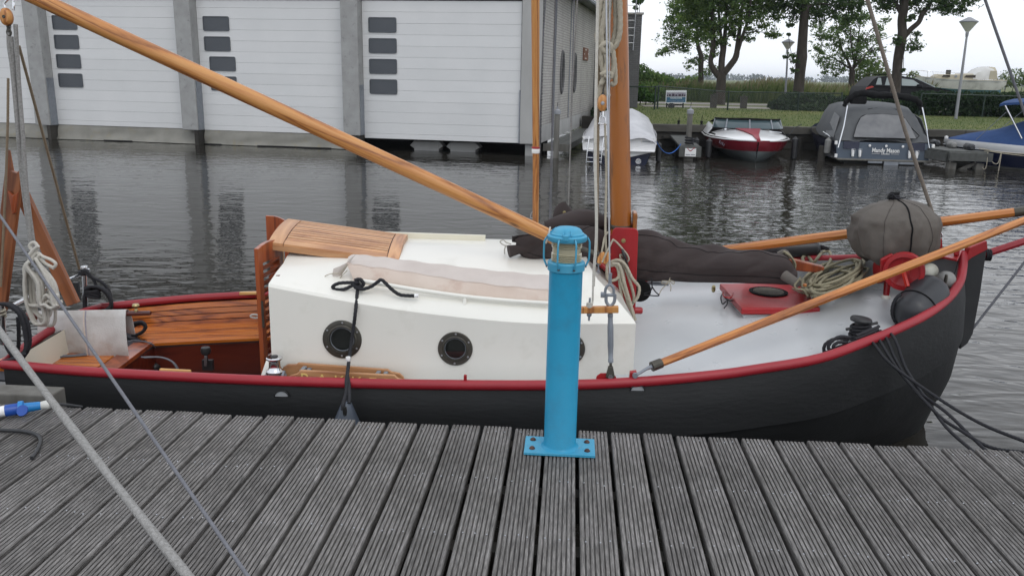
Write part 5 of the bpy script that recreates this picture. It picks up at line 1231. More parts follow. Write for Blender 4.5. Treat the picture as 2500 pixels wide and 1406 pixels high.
# ================================================================== CAR AND YACHT ON THE SHORE
cx0 = at(2094, 215, Y=44.5).x; cz = 0.95; YC = 44.5
car = thing('parked_car', 'dark grey estate car parked behind the hedge and leaning tree', 'car', (cx0 + 2.2, YC, cz))
MC = LF((cx0, YC, cz), 6)
side = [(0.0, .42), (-.02, .70), (.06, .98), (.10, 1.06), (.50, 1.07), (1.4, 1.08), (3.0, 1.06), (3.70, 1.03), (4.30, .92), (4.58, .78), (4.62, .50), (4.5, .30), (.15, .30)]
m = MB(); m.rings([[MC @ V(x, -.86 + (.05 if z > 1.0 else 0), z) for x, z in side], [MC @ V(x, -.90, z) for x, z in side], [MC @ V(x, .90, z) for x, z in side], [MC @ V(x, .86, z) for x, z in side]]); m.build('body', W['car_paint'], car, smooth=40)
gh = [(.14, 1.05), (.42, 1.38), (.62, 1.50), (1.1, 1.56), (1.9, 1.56), (2.4, 1.50), (2.6, 1.45), (3.6, 1.03)]
m = MB(); m.rings([[MC @ V(x, -.80 + .16 * (z - 1.03) / .6, z) for x, z in gh], [MC @ V(x, .80 - .16 * (z - 1.03) / .6, z) for x, z in gh]]); m.build('cabin', W['car_paint'], car, smooth=40)
def cwin(poly, name='side_window'):
    m = MB(); m.prism([MC @ V(x, -.815 + .16 * (z - 1.03) / .6, z) for x, z in poly], MC.to_3x3() @ V(0, .03, 0)); m.build(name, W['car_glass'], car, smooth=0)
cwin([(.55, 1.14), (.85, 1.14), (.80, 1.46), (.66, 1.47)]); cwin([(1.0, 1.12), (1.75, 1.12), (1.72, 1.50), (1.10, 1.48)]); cwin([(1.85, 1.12), (2.90, 1.10), (2.42, 1.40), (1.85, 1.46)])
m = MB(); m.prism([MC @ V(2.64, -.60, 1.43), MC @ V(2.64, .60, 1.43), MC @ V(3.56, .72, 1.05), MC @ V(3.56, -.72, 1.05)], MC.to_3x3() @ V(.03, 0, .05)); m.build('windscreen', W['car_glass'], car, smooth=0)
for sg in (-1, 1): tb(MC, [(.65, sg * .62, 1.56), (.9, sg * .62, 1.65), (2.3, sg * .62, 1.63), (2.6, sg * .62, 1.55)], .022, W['canvas_black'], 'roof_rail', car, 6)
m = MB(); m.prism([MC @ V(.02, -.915, .90), MC @ V(.42, -.905, 1.02), MC @ V(.30, -.905, 1.08), MC @ V(.05, -.912, 1.0)], MC.to_3x3() @ V(0, .05, 0)); m.build('tail_light', W['red_lamp'], car, smooth=0)
lb(MC, 2.55, 2.78, -1.04, -.86, 1.06, 1.20, W['car_paint'], 'mirror', car, .03)
lb(MC, 3.9, 4.4, -.85, .85, .93, .955, W['old_white'], 'bonnet_highlight_panel', car) if False else None
for x in (.85, 3.75):
    for sg in (-1, 1):
        m = MB(); m.lathe([(0, -.1), (.26, -.1), (.32, -.06), (.32, .06), (.26, .1), (0, .1)], MC @ Matrix.Translation((x, sg * .82, .32)) @ Matrix.Rotation(math.radians(90), 4, 'X'), 18); w_ = m.build('wheel', W['black_rubber'], car)
        m = MB(); m.lathe([(0, -.11), (.2, -.11), (.21, .11), (0, .11)], MC @ Matrix.Translation((x, sg * .82, .32)) @ Matrix.Rotation(math.radians(90), 4, 'X'), 14); m.build('rim', W['steel'], w_)

YY = 60.0
b0, b1 = at(2234, 188, Y=YY), at(2449, 195, Y=YY)
L = b1.x - b0.x; ya = thing('sailing_yacht', 'old white and blue yacht laid up on land behind the hedge', 'yacht', (b0.x + L / 2, YY, .95))
M = Matrix.Translation((b0.x, YY, 0)) @ Matrix.Rotation(math.radians(-90), 4, 'Z')   # local y aft, x across towards us
zs = b0.z
st = [(0, .02, zs + .02), (.5, .42, zs - .02), (1.5, .82, zs - .10), (3.2, 1.02, zs - .16), (5.0, .86, zs - .17), (L, .55, zs - .13)]
band(M, [(y, x, z, x * .80, z - .50 - .10 * min(1, y / 1.5), y + .35 * max(0, 1 - y / 2) - .5 * max(0, (y - 5) / 1.3)) for y, x, z in st], W['old_white'], 'topside', ya, cap1=True)
band(M, [(y + .35 * max(0, 1 - y / 2) - .5 * max(0, (y - 5) / 1.3), x * .80, z - .50 - .10 * min(1, y / 1.5), .05, z - 1.15, y + .8 * max(0, 1 - y / 2) - .9 * max(0, (y - 5) / 1.3)) for y, x, z in st], W['old_blue'], 'bottom', ya, cap1=True)
lb(M, -.1, .1, 2.2, 4.2, .98, zs - 1.1, W['old_blue'], 'keel', ya)
for y in (1.2, 4.9):
    for sg in (1, -1): tb(M, [(sg * .2, y, zs - 1.05), (sg * 1.2, y, .95)], .05, W['dark_timber'], 'cradle_leg', ya, 6)
for sg in (1, -1):
    tb(M, [(sg * (x + .012), y, z - .07) for y, x, z in st[1:]], .018, W['galv'], 'sheer_stripe', ya, 6)
    tb(M, [(sg * (x + .012), y, z + .01) for y, x, z in st], .026, W['old_beige'], 'toe_rail', ya, 6)
m = MB(); m.grid([[M @ V(x * k, y, z + .05 * (1 - abs(k))) for k in (-1, -.5, 0, .5, 1)] for y, x, z in st]); m.build('deck', W['old_beige'], ya, smooth=50)
def ycab(y, hw, z0, h): return [M @ V(-hw, y, z0), M @ V(-hw * .9, y, z0 + h * .85), M @ V(-hw * .5, y, z0 + h), M @ V(hw * .5, y, z0 + h), M @ V(hw * .9, y, z0 + h * .85), M @ V(hw, y, z0)]
m = MB(); m.rings([ycab(1.15, .5, zs - .1, .12), ycab(1.35, .55, zs - .1, .30), ycab(2.7, .70, zs - .16, .36), ycab(2.75, .72, zs - .16, .42), ycab(3.75, .72, zs - .17, .46)], closed_u=False, cap=False); m.build('cabin', W['old_beige'], ya, smooth=30)
for y0_, y1_ in ((1.5, 2.0), (2.9, 3.6)):
    m = MB(); m.prism([M @ V(.715 if y0_ > 2 else .625, y0_, zs + .02), M @ V(.735 if y0_ > 2 else .66, y1_, zs + .01), M @ V(.715 if y0_ > 2 else .63, y1_, zs + .17), M @ V(.70 if y0_ > 2 else .60, y0_ + .08, zs + .15)], M.to_3x3() @ V(.02, 0, 0)); m.build('cabin_window', W['bark'], ya, smooth=0)
m = MB(); m.lathe([(.06, 0), (.085, .01), (.085, .03), (.06, .03)], M @ Matrix.Translation((.69, 2.35, zs + .07)) @ Matrix.Rotation(math.radians(90), 4, 'Y'), 14); m.build('porthole', W['galv'], ya)
m = MB(); m.grid([[M @ V(x, y, z + zs) for x, z in ((-.75, -.1), (-.70, .42 * h), (-.4, .62 * h), (.4, .62 * h), (.70, .42 * h), (.75, -.1))] for y, h in ((3.45, .35), (3.75, .85), (4.1, 1.12), (4.45, 1.22), (4.9, 1.12))]); m.build('spray_hood', W['old_white'], ya, smooth=50)
m = MB(); m.grid([[M @ V(.76, 4.45, zs - .1), M @ V(.73, 4.50, zs + .45), M @ V(.45, 4.5, zs + .72)], [M @ V(.78, 5.0, zs - .1), M @ V(.74, 4.92, zs + .45), M @ V(.45, 4.88, zs + .70)]]); m.build('hood_side', W['old_beige'], ya, smooth=0)
lb(M, -.3, .3, 4.35, 4.5, zs - .05, zs + .42, W['sign_dark'], 'companionway', ya)
for sg in (1, -1):
    tb(M, [(sg * .08, -.15, zs + .02), (sg * .1, -.28, zs + .42), (sg * .34, .5, zs + .40), (sg * .45, .95, zs + .36), (sg * .5, 1.0, zs - .02)], .014, W['chrome'], 'pulpit', ya, 5)
    tb(M, [(sg * .62, 5.2, zs - .1), (sg * .66, 5.25, zs + .28), (sg * .5, L + .1, zs + .27), (sg * .45, L + .05, zs - .12)], .014, W['chrome'], 'pushpit', ya, 5)
    tb(M, [(sg * .5, 1.0, zs + .34), (sg * .66, 5.25, zs + .27)], .006, W['chrome'], 'guard_wire', ya, 4)
tb(M, [(.1, L - .1, zs - .2), (.14, L + .02, zs - .75)], .02, W['galv'], 'stern_ladder', ya, 6); tb(M, [(.35, L - .1, zs - .2), (.38, L + .02, zs - .75)], .02, W['galv'], 'stern_ladder', ya, 6)
lb(M, -.03, .03, L - .5, L - .05, zs - 1.35, zs - .7, W['old_blue'], 'rudder', ya)
lb(M, -.1, .1, 2.0, 2.25, zs + .2, zs + .48, W['bark'], 'mast_foot', ya)
# ================================================================== JETTY
jet = thing('jetty', 'weathered grey jetty of grooved planks in front of the black boat', 'jetty', (0, 2, DECK_Z))
PITCH, PWID, Y_END = 0.151, 0.1335, 3.70
rw = PWID / 8
prof = []
for k in range(8):
    x0_, x1_ = -PWID / 2 + k * rw, -PWID / 2 + (k + 1) * rw
    prof += [(x0_ + .0031, -.0095), (x0_ + .0036, -.0008), (x0_ + .0048, 0.0), (x1_ - .0036, 0.0), (x1_ - .0022, -.0008), (x1_ - .0017, -.0095)]
prof = [(-PWID / 2, -.006)] + prof[1:-1] + [(PWID / 2, -.006), (PWID / 2, -.045), (-PWID / 2, -.045)]
planks = []
def plank_mesh(k):
    m = MB()
    m.rings([[V(x, y, z) for x, z in prof] for y in (0.0, -0.004, -2.0, -4.9)])
    o = m.build('plank', W['plank'], None, smooth=0)
    me = o.data; bpy.data.objects.remove(o); return me
pm_ = plank_mesh(0)
XS0 = -0.0 - 0.0725
i0, i1 = -29, 21
nails = MB()
for i in range(i0, i1):
    x = XS0 + 0.0745 + i * PITCH + random.uniform(-.0015, .0015)
    o = bpy.data.objects.new('plank', pm_); COL.objects.link(o)
    yj = random.uniform(-.014, .010)
    o.matrix_basis = Matrix.Translation((x, Y_END + yj, DECK_Z + random.uniform(-.0025, .0012))) @ Matrix.Rotation(random.uniform(-.0016, .0016), 4, 'Z') @ Matrix.Rotation(random.uniform(-.012, .012), 4, 'Y')
    put(o, jet)
    for yn in (3.64, 3.17, 2.735, 2.31):
        for q in (-.042, .004, .038):
            if random.random() < 0.06: continue
            nx, ny = x + q + random.uniform(-.007, .007), yn + random.uniform(-.018, .014)
            nails.lathe([(0, .0022), (.0028, .0016), (.0037, .0004), (.0037, -.002)], Matrix.Translation((nx, ny, DECK_Z)), 8)
tag(nails.build('nail_heads', W['steel'], jet), kind='stuff')
for yn in (3.62, 3.17, 2.73, 2.30, 1.7, 1.1):
    m = MB(); m.box(-4.6, 3.3, yn - .035, yn + .035, DECK_Z - .17, DECK_Z - .049); m.build('joist', W['dark_timber'], jet, smooth=0)
for x in (-3.4, -.9, 1.6):
    m = MB(); m.tube([(x, 3.1, -1.5), (x, 3.1, DECK_Z - .15)], .11, 12); m.build('pile', W['dark_timber'], jet)
TM = at(122, 966, Y=3.80); m = MB(); m.box(-4.6, TM.x, 3.80, 3.93, TM.z - .13, TM.z)
m_ = m.build('mooring_timber', W['grey_timber'], None, smooth=0, bevel=0.008); tag(m_, 'grey squared mooring timber lying beyond the jetty end beside the stern', 'timber')
m = MB(); m.box(-4.4, -4.2, 3.55, 4.2, .2, .43); put(m.build('bracket', W['dark_timber'], None, smooth=0), m_)

# ================================================================== BLUE LANTERN POST
PXC, PYC = -0.002, 3.492
post = thing('lantern_post', 'bright blue bollard lantern with a caged ribbed lens bolted to the jetty', 'lantern', (PXC, PYC, DECK_Z))
zb = DECK_Z + .014
def MPz(z): return Matrix.Translation((PXC, PYC, z))
m = MB(); m.box(PXC - .157, PXC + .157, PYC - .0875, PYC + .0875, DECK_Z + .001, zb); m.build('base_plate', W['blue_worn'], post, smooth=0, bevel=.002)
for sx_ in (-1, 1):
    for sy_ in (-1, 1):
        m = MB(); m.lathe([(0, .011), (.008, .0095), (.0125, .004), (.0135, 0), (.0135, -.002)], Matrix.Translation((PXC + sx_ * .122, PYC + sy_ * .046, zb)), 16); m.build('bolt', W['rust'], post)
zc = at(1380, 668, Y=PYC - .07).z          # underside of the lower collar
m = MB(); m.lathe([(.084, zb), (.076, zb + .006), (.0715, zb + .012), (.0715, zc)], Matrix.Translation((PXC, PYC, 0)), 48); m.build('post', W['blue_paint'], post)
zl0 = zc + .040; zl1 = zl0 + .088
m = MB(); m.lathe([(.0715, zc - .002), (.079, zc + .002), (.080, zc + .034), (.076, zc + .039), (.060, zc + .040), (.06, zc - .002)], Matrix.Translation((PXC, PYC, 0)), 48); cl_ = m.build('lower_collar', W['blue_worn'], post)
pr = []
for k in range(13):
    z = zl0 + (zl1 - zl0) * k / 12
    flat = 5 <= k <= 7
    pr += [(.0600, z), (.0600 if flat else .0645, z + .0025), (.0600 if flat else .0650, z + .004), (.0600, z + .0066)]
m = MB(); m.lathe([(.058, zl0 - .004)] + pr[:-3] + [(.058, zl1)], Matrix.Translation((PXC, PYC, 0)), 56); m.build('ribbed_lens', W['lens'], post, smooth=50)
m = MB(); m.lathe([(.0, zl0 - .002), (.046, zl0), (.046, zl1), (0, zl1)], Matrix.Translation((PXC, PYC, 0)), 24); m.build('lamp_core', W['lens_core'], post)
m = MB(); m.lathe([(.05, zl1 - .002), (.081, zl1), (.084, zl1 + .004), (.084, zl1 + .020), (.080, zl1 + .024), (.070, zl1 + .025), (.068, zl1 + .019), (.05, zl1 + .017)], Matrix.Translation((PXC, PYC, 0)), 48); m.build('upper_collar', W['blue_worn'], post)
zt = zl1 + .023
m = MB(); m.lathe([(.066, zt - .004), (.071, zt), (.071, zt + .008), (.066, zt + .010), (.063, zt + .015), (.056, zt + .025), (.043, zt + .032), (.02, zt + .036), (0, zt + .037)], Matrix.Translation((PXC, PYC, 0)), 48); dome = m.build('domed_lid', W['blue_worn'], post, smooth=50)
for a in (-105, -78, 30, 60, 150, 180):
    q = math.radians(a); c, s_ = math.cos(q), math.sin(q)
    m = MB(); m.prism([MPz(0) @ V(c * .060, s_ * .060, zt + .012), MPz(0) @ V(c * .074, s_ * .074, zt + .007), MPz(0) @ V(c * .072, s_ * .072, zt + .014), MPz(0) @ V(c * .056, s_ * .056, zt + .028)], V(-s_, c, 0) * .005)
    m.build('lid_rib', W['blue_worn'], dome, smooth=0)
m = MB(); m.box(PXC - .016, PXC + .006, PYC - .090, PYC - .070, zl1 + .012, zt + .012); m.build('hinge', W['blue_worn'], post, smooth=0, bevel=.003)
for k in range(6):
    a = math.radians(-90 - 26 + 60 * k) if k else math.radians(-116)
    a = math.radians(-115 + 60 * k) if k > 1 else math.radians((-112, -66)[k])
    c, s_ = math.cos(a), math.sin(a)
    P_ = [(.083, zl1 + .016), (.094, zl1 - .002), (.096, zl1 - .02), (.096, zl0 + .02), (.094, zl0 + .004), (.086, zl0 - .016), (.0815, zc + .016)]
    m = MB(); m.tube(spl([MPz(0) @ V(r * c, r * s_, z) for r, z in P_], 4), .0042, 8); m.build('cage_bar', W['blue_worn'], post)
    for z in (zl1 + .014, zc + .016):
        m = MB(); m.lathe([(0, .006), (.0045, .0055), (.005, 0)], MPz(z) @ Matrix.Translation((c * .081, s_ * .081, 0)) @ V(c, s_, 0).to_track_quat('Z', 'Y').to_matrix().to_4x4(), 10); m.build('screw', W['rust'], post)

# ================================================================== THE BLACK SAILING BOAT
TH = math.atan(0.09); BO = V(0, 5.15, 0); BU = V(math.cos(TH), math.sin(TH), 0); BV = V(-math.sin(TH), math.cos(TH), 0)
def B(u, v, z): return BO + BU * u + BV * v + V(0, 0, z)
def toB(p): d = p - BO; return d.dot(BU), d.dot(BV), p.z
MBT = Matrix(((BU.x, BV.x, 0, BO.x), (BU.y, BV.y, 0, BO.y), (0, 0, 1, 0), (0, 0, 0, 1)))
boat = thing('sailing_boat', 'black hulled wooden sailing boat with red rail and cream cabin, moored alongside the jetty', 'sailing boat', B(0, 0, .1))
RAILPX = [(8, 889, 4.24), (150, 902, 4.15), (300, 912, 4.10), (640, 928, 4.06), (1000, 938, 4.05), (1350, 940, 4.08), (1558, 932, 4.12), (1740, 916, 4.19), (1843, 902, 4.25), (2000, 875, 4.36), (2128, 829, 4.54), (2183, 807, 4.63), (2256, 772, 4.80), (2311, 732, 4.98), (2341, 692, 5.13), (2350, 655, 5.25), (2351, 622, 5.36)]
RL = [toB(at(px, py, Y=Y)) for px, py, Y in RAILPX]
RL = [(u, min(v, 0), z) for u, v, z in RL]; RL[-1] = (RL[-1][0] + .01, 0.0, RL[-1][2])
RAIL = spl([V(*r) for r in RL], 6)
US, UB = RAIL[0].x, RAIL[-1].x
def rail_at(u):
    for a, b in zip(RAIL, RAIL[1:]):
        if a.x <= u <= b.x: t = (u - a.x) / max(b.x - a.x, 1e-6); return a.y + (b.y - a.y) * t, a.z + (b.z - a.z) * t
    r = RAIL[0] if u < US else RAIL[-1]; return r.y, r.z
# stem profile on the centre line
STEM = [toB(at(px, py, Y=5.37)) for px, py in ((2351, 625), (2356, 720), (2349, 800), (2324, 900), (2270, 1010), (2222, 1100))]
STZ = [s[2] for s in STEM][::-1]; STU = [s[0] for s in STEM][::-1]
def stem_u(z): return float(np.interp(z, [-.5] + STZ, [STU[0] - .30] + STU))
def hull_pt(r, t, lip=0.0):
    zb = -.35
    z = r.z + (zb - r.z) * t
    g = (r.x - US) / (UB - US)
    u0 = US + .10 * t
    ue = stem_u(z)
    gg = g
    u = u0 + (ue - u0) * gg
    w = float(np.interp(t, [0, .10, .30, .50, .70, .85, 1], [1, 1.025, 1.045, 1.0, .86, .66, .30]))
    bow = max(0.0, (g - .62) / .38)
    w *= 1 - bow * bow * float(np.interp(t, [0, .3, .6, 1], [0, .05, .20, .45]))
    v = r.y * w
    return u, v - lip * (1 if v < 0 else -1), z
def far_z(u): return .11 * min(1, max(0, (u + .9) / 2.5)) * min(1, max(0, (UB - u) / .35))     # she lies slightly heeled towards the jetty
def far_k(u): return 1 - .09 * min(1, max(0, (-1.4 - u) / 1.6))
SEAM = [0.0, 0.275, 0.55, 1.0]
for k, (t0, t1) in enumerate(zip(SEAM, SEAM[1:])):
    for sg in (1, -1):
        G = []
        for r in RAIL:
            row = []
            for q in range(7):
                t = t0 + (t1 - t0) * q / 6
                u, v, z = hull_pt(r, t + (.004 if q == 6 else 0), lip=(.016 * q / 6 if k < 2 else .0))
                row.append(B(u, v * (sg if sg > 0 else -far_k(r.x)) if abs(v) > 1e-4 else 0, z + (far_z(r.x) * (1 - t) if sg < 0 else 0)))
            G.append(row)
        if k < 2:        # lower lip of the lapped strake
            for r, row in zip(RAIL, G):
                u, v, z = hull_pt(r, t1 + .004, lip=-.004); row.append(B(u, v * (sg if sg > 0 else -far_k(r.x)), z + .001 + (far_z(r.x) * (1 - t1) if sg < 0 else 0)))
        m = MB(); m.grid(G); m.build('strake', W['hull_black'], boat, smooth=50, frame=MBT)
# transom
m = MB()
Tn = [hull_pt(RAIL[0], t) for t in (0, .2, .4, .6, .8, 1)]
m.face(*([B(u, v, z) for u, v, z in Tn] + [B(u, -v, z) for u, v, z in reversed(Tn)])); m.build('transom', W['hull_black'], boat, smooth=0)
# red rail: near side, far side and stern piece
near = [B(p.x, p.y, p.z) for p in RAIL]; farr = [B(p.x, -p.y * far_k(p.x), p.z + far_z(p.x)) for p in RAIL]
m = MB(); m.tube(near, .027, 14); m.build('rail', W['red_rail'], boat)
m = MB(); m.tube(farr, .027, 12); m.build('rail', W['red_rail'], boat)
m = MB(); m.tube(spl([B(RAIL[0].x, RAIL[0].y, RAIL[0].z), B(US - .05, -.3, RAIL[0].z - .005), B(US - .06, 0.3, RAIL[0].z + .005), B(RAIL[0].x, -RAIL[0].y * far_k(RAIL[0].x), RAIL[0].z)], 6), .027, 12); m.build('rail', W['red_rail'], boat)
# inner bulwark
UC = -1.74
for sg in (1, -1):
    G = []
    for r in RAIL[:-1]:
        g = (r.x - US) / (UB - US); dz = .30 if r.x > -1.7 else .34
        vi = min(r.y + .022, -.002); zf = far_z(r.x) if sg < 0 else 0
        if sg < 0 and r.x < UC: continue
        G.append([B(r.x - .012 * g, vi * sg, r.z + .004 + zf), B(r.x - .05 * g * g, (vi + .02 if vi < -.05 else vi) * sg, r.z - dz + zf)])
    m = MB(); m.grid(G); m.build('inner_bulwark', W['bulwark_grey'] if sg else W['white_paint'], boat, smooth=60)
m = MB(); m.grid([[B(US + .02, v, RAIL[0].z + .005), B(US + .05, v, .25)] for v in np.linspace(-.9, .9, 9) if abs(v) <= abs(RAIL[0].y) + .02]); m.build('stern_lining', W['cream_paint'], boat, smooth=0)
# deck forward of the cabin
def deck_z(u, v):
    e = float(np.interp(u, [-1.8, .3, .45, 1.0, 1.36, 1.84, 2.25, 2.6], [.50, .60, .62, .66, .69, .735, .775, .80])); h = max(abs(rail_at(u)[0]), .05); q = max(-1, min(1, v / h))
    return e + .065 * (1 - q * q) + .10 * min(1, max(0, (u + .9) / 2.5)) * (q + 1) / 2 * (abs(v) < 5)
us = [.18, .3, .5, .75, 1.0, 1.25, 1.5, 1.75, 1.95, 2.1, 2.22, 2.32, 2.40, 2.46]
m = MB(); m.grid([[B(u, (abs(rail_at(u)[0]) - .02) * k, deck_z(u, (abs(rail_at(u)[0]) - .02) * k)) for k in [-1, -.8, -.6, -.4, -.2, 0, .2, .4, .6, .8, 1]] for u in us]); m.build('foredeck', W['deck_paint'], boat, smooth=70)
for sg in (1, -1):     # side decks beside the cabin
    m = MB(); m.grid([[B(u, sg * (abs(rail_at(u)[0]) - .02), deck_z(u, 9) - .0), B(u, sg * .62, deck_z(u, 9) + .02)] for u in np.linspace(-1.75, .4, 9)]); m.build('side_deck', W['deck_paint'], boat, smooth=60)
# stem post, breasthook and red stem head
sp = [at(px, py, Y=5.37) for px, py in ((2362, 612), (2406, 598), (2398, 650), (2388, 720), (2371, 812), (2358, 836))] 
bk = [at(px, py, Y=5.37) for px, py in ((2340, 850), (2342, 800), (2350, 720), (2352, 640))]
m = MB(); m.prism([p + BV * -.022 for p in sp + bk], BV * .044); stp = m.build('stem_post', W['black_rubber'], boat, smooth=0, bevel=.004)
m = MB(); m.prism([p + BV * -.027 for p in (at(2352, 640, Y=5.37), at(2362, 603, Y=5.37), at(2404, 586, Y=5.37), at(2406, 607, Y=5.37), at(2366, 628, Y=5.37))], BV * .054); m.build('stem_head', W['red_paint'], stp, smooth=0, bevel=.004)
bz = RAIL[-1].z
m = MB(); m.prism([B(UB - .01, 0, bz + .012), B(UB - .13, -.17, bz - .012), B(UB - .20, -.05, bz - .01), B(UB - .20, .05, bz - .01), B(UB - .13, .17, bz - .012)], (0, 0, .014)); m.build('breasthook', W['red_paint'], boat, smooth=0, bevel=.003)
m = MB(); m.box(0, .07, -.015, .015, 0, .035); 
o = m.build('bow_chock', W['red_paint'], None, smooth=0, bevel=.005, frame=Matrix()); o.matrix_basis = Matrix.Translation(B(UB - .10, -.10, bz + .012)) @ Matrix.Rotation(math.radians(70), 4, 'Z'); put(o, boat)
m = MB(); m.prism([at(px, py, Y=5.55) for px, py in ((2272, 590), (2300, 582), (2302, 606), (2274, 612))], (0, .05, 0)); m.build('forestay_bracket', W['red_paint'], boat, smooth=0, bevel=.004)
# scuppers, drawn as pale half-round holes in the top strake
for px in (687, 1563):
    c = at(px, 969 if px < 1000 else 968, Y=4.02); u, v, z = toB(c); 
    for r in RAIL:
        if r.x >= u: break
    tq = (r.z - z) / (r.z + .35); hu, hv, hz = hull_pt(r, tq, lip=.016 * tq / .3 + .004); y_ = B(u, hv, z)
    k_ = [y_ + BU * (.037 * math.cos(a)) + V(0, 0, .033 * math.sin(a)) for a in np.linspace(0, math.pi, 13)]
    m = MB(); m.prism(k_, BV * .012 - BV * .008); sc_ = m.build('scupper', W['bulwark_grey'], boat, smooth=0)
    m = MB(); m.tube([p - BV * .004 for p in k_], .003, 6); m.build('scupper_rim', W['hull_black'], sc_)

# ---- cabin: side walls, sloping shoulders, cambered roof
cab_bot = [(645, 921, 4.285), (1000, 932, 4.30), (1340, 926, 4.33), (1557, 903, 4.37)]
cab_kink = [(655, 695, 4.30), (830, 728, 4.30), (1000, 755, 4.305), (1200, 777, 4.32), (1340, 785, 4.335), (1553, 785, 4.365)]
bot = [toB(at(*p[:2], Y=p[2])) for p in cab_bot]; kin = [toB(at(*p[:2], Y=p[2])) for p in cab_kink]
UA, UF = kin[0][0], kin[-1][0]
NS = 15
def cab_sec(f):
    u = UA + (UF - UA) * f
    vb = float(np.interp(u, [b[0] for b in bot], [b[1] for b in bot])); zb_ = float(np.interp(u, [b[0] for b in bot], [b[2] for b in bot])) - .08
    ks = spl([V(*k) for k in kin], 6); vk = float(np.interp(u, [k.x for k in ks], [k.y for k in ks])); zk = float(np.interp(u, [k.x for k in ks], [k.z for k in ks]))
    zr = 1.128 - .045 * f; rise = zr - zk
    rake = .20 * max(0, (f - .80) / .20) ** 1.5
    ua = u + (.018 * (1 - f) if f < .02 else 0)
    P = [(u, vb, zb_), (u, vk - .001, zk - .012), (u - .01 * (f > .9), vk + .010, zk + .004), (u - rake * .45, vk + .17, zk + rise * .56), (u - rake * .85, vk + .34, zr - .014), (u - rake * .92, vk + .40, zr),
         (u - rake, vk + .56, zr + .016), (u - rake, 0, zr + .028)]
    P = P + [(a, -b, c) for a, b, c in reversed(P[:-1])]; k_ = abs(P[3][1])
    return [(a, b, c + (.045 * min(1, (b + k_) / (2 * k_)) if i > 2 else 0)) for i, (a, b, c) in enumerate(P)]
secs = [[B(*p) for p in cab_sec(i / NS)] for i in range(NS + 1)]
m = MB(); m.rings(secs, closed_u=False, cap=False)
nS = len(secs[0])
m.add(secs[0], [list(range(nS))]); m.add(secs[-1], [list(reversed(range(nS)))])
cabin = m.build('cabin', W['white_paint'], boat, smooth=32, frame=MBT)
def roof_z(u, v):
    f = min(1, max(0, (u - UA) / (UF - UA))); s_ = cab_sec(f); vs = [p[1] for p in s_]; zs_ = [p[2] for p in s_]
    return float(np.interp(v, vs[1:-1], zs_[1:-1]))
# portholes
def porthole(px, py, R, n_scr):
    f_y = 4.30 + .065 * max(0, (px - 700) / 900)
    c = at(px, py, Y=f_y); r = R * (f_y / 2050) * 1.02
    u, v, z = toB(c)
    v = float(np.interp(u, [b[0] for b in bot], [b[1] for b in bot])) + .0; vk = float(np.interp(u, [k[0] for k in kin], [k[1] for k in kin]))
    v = v + (vk - v) * .55
    wd = (B(*bot[-1]) - B(*bot[0])); nrm = (V(wd.y, -wd.x, 0).normalized() + V(0, 0, .028)).normalized()
    Mp = Matrix.Translation(B(u, v, z)) @ nrm.to_track_quat('Z', 'Y').to_matrix().to_4x4()
    m = MB(); m.lathe([(r, -.012), (r, .006), (r * .96, .009), (r * .76, .009), (r * .70, .016), (r * .66, .016), (r * .63, .004), (r * .63, -.03)], Mp, 40); m.build('porthole_rim', W['bronze'], cabin)
    m = MB(); m.lathe([(0, .0045), (r * .64, .0045), (r * .64, -.004), (0, -.004)], Mp, 32); m.build('porthole_glass', W['dark_glass'], cabin)
    m = MB(); m.tube([Mp @ V(r * .60 * math.cos(a), r * .60 * math.sin(a), .003) for a in np.linspace(0, 2 * math.pi, 28, endpoint=False)], r * .025, 6, closed=True); m.build('porthole_seal', W['galv'], cabin)
    for k in range(n_scr):
        a = math.radians(28 + 360 / n_scr * k); m = MB(); m.lathe([(0, .0035), (.005, .0025), (.006, 0)], Mp @ Matrix.Translation((r * .87 * math.cos(a), r * .87 * math.sin(a), .009)), 10); m.build('porthole_screw', W['steel'], cabin)
porthole(837, 826, 50, 6); porthole(1112, 848, 44, 6); porthole(1387, 850, 42, 6)

# sliding-hatch runners and white ridge
for s0, s1, v0 in (((1000, 640), (1192, 668), None),):
    pass
for v_ in (.30,):
    m = MB(); 
    ua, ub = UA + .02, UA + (.66 if v_ < 0 else 1.16)
    G = [B(u, v_, roof_z(u, v_) + .012) for u in np.linspace(ua, ub, 8)]
    for a, b in zip(G, G[1:]): m.beam(a, b, .035, .045)
    m.build('hatch_runner', W['cream_paint'], boat, smooth=0)
# teak sliding hatch: frame boards round caulked slats, cambered
HU0, HU1 = toB(at(655, 592, Y=4.72))[0], toB(at(974, 634, Y=4.796))[0]
HV0, HV1 = -.272, .235
hz0, hz1 = 1.228, 1.135
def hz(u, v):
    f = (u - HU0) / (HU1 - HU0); return hz0 + (hz1 - hz0) * f + .052 * (v - HV0) / (HV1 - HV0) + .088 * (v - HV0) * (HV1 - v) / (HV1 - HV0) ** 2
def hatch_piece(u0, u1, v0, v1, u0b=None, u1b=None, lift=0.0, th=.03):
    """one board, cambered across; u0b/u1b give mitred ends on the v1 edge"""
    u0b = u0 if u0b is None else u0b; u1b = u1 if u1b is None else u1b; n_ = max(2, int(abs(v1 - v0) / .03))
    m = MB(); G = []
    for i in range(n_ + 1):
        t = i / n_; v = v0 + (v1 - v0) * t; a, b = u0 + (u0b - u0) * t, u1 + (u1b - u1) * t
        G.append([B(a, v, hz(a, v) + lift), B((a + b) / 2, v, hz((a + b) / 2, v) + lift), B(b, v, hz(b, v) + lift)])
    m.grid(G, thick=(0, 0, -th)); return m
hatch = MB(); hatch = hatch_piece(HU0 + .01, HU1 - .01, HV0 + .008, HV1 - .008, lift=-.006, th=.014).build('sliding_hatch', W['caulk'], boat, smooth=40)
EB, SB_ = .085, .052
MH = MBT
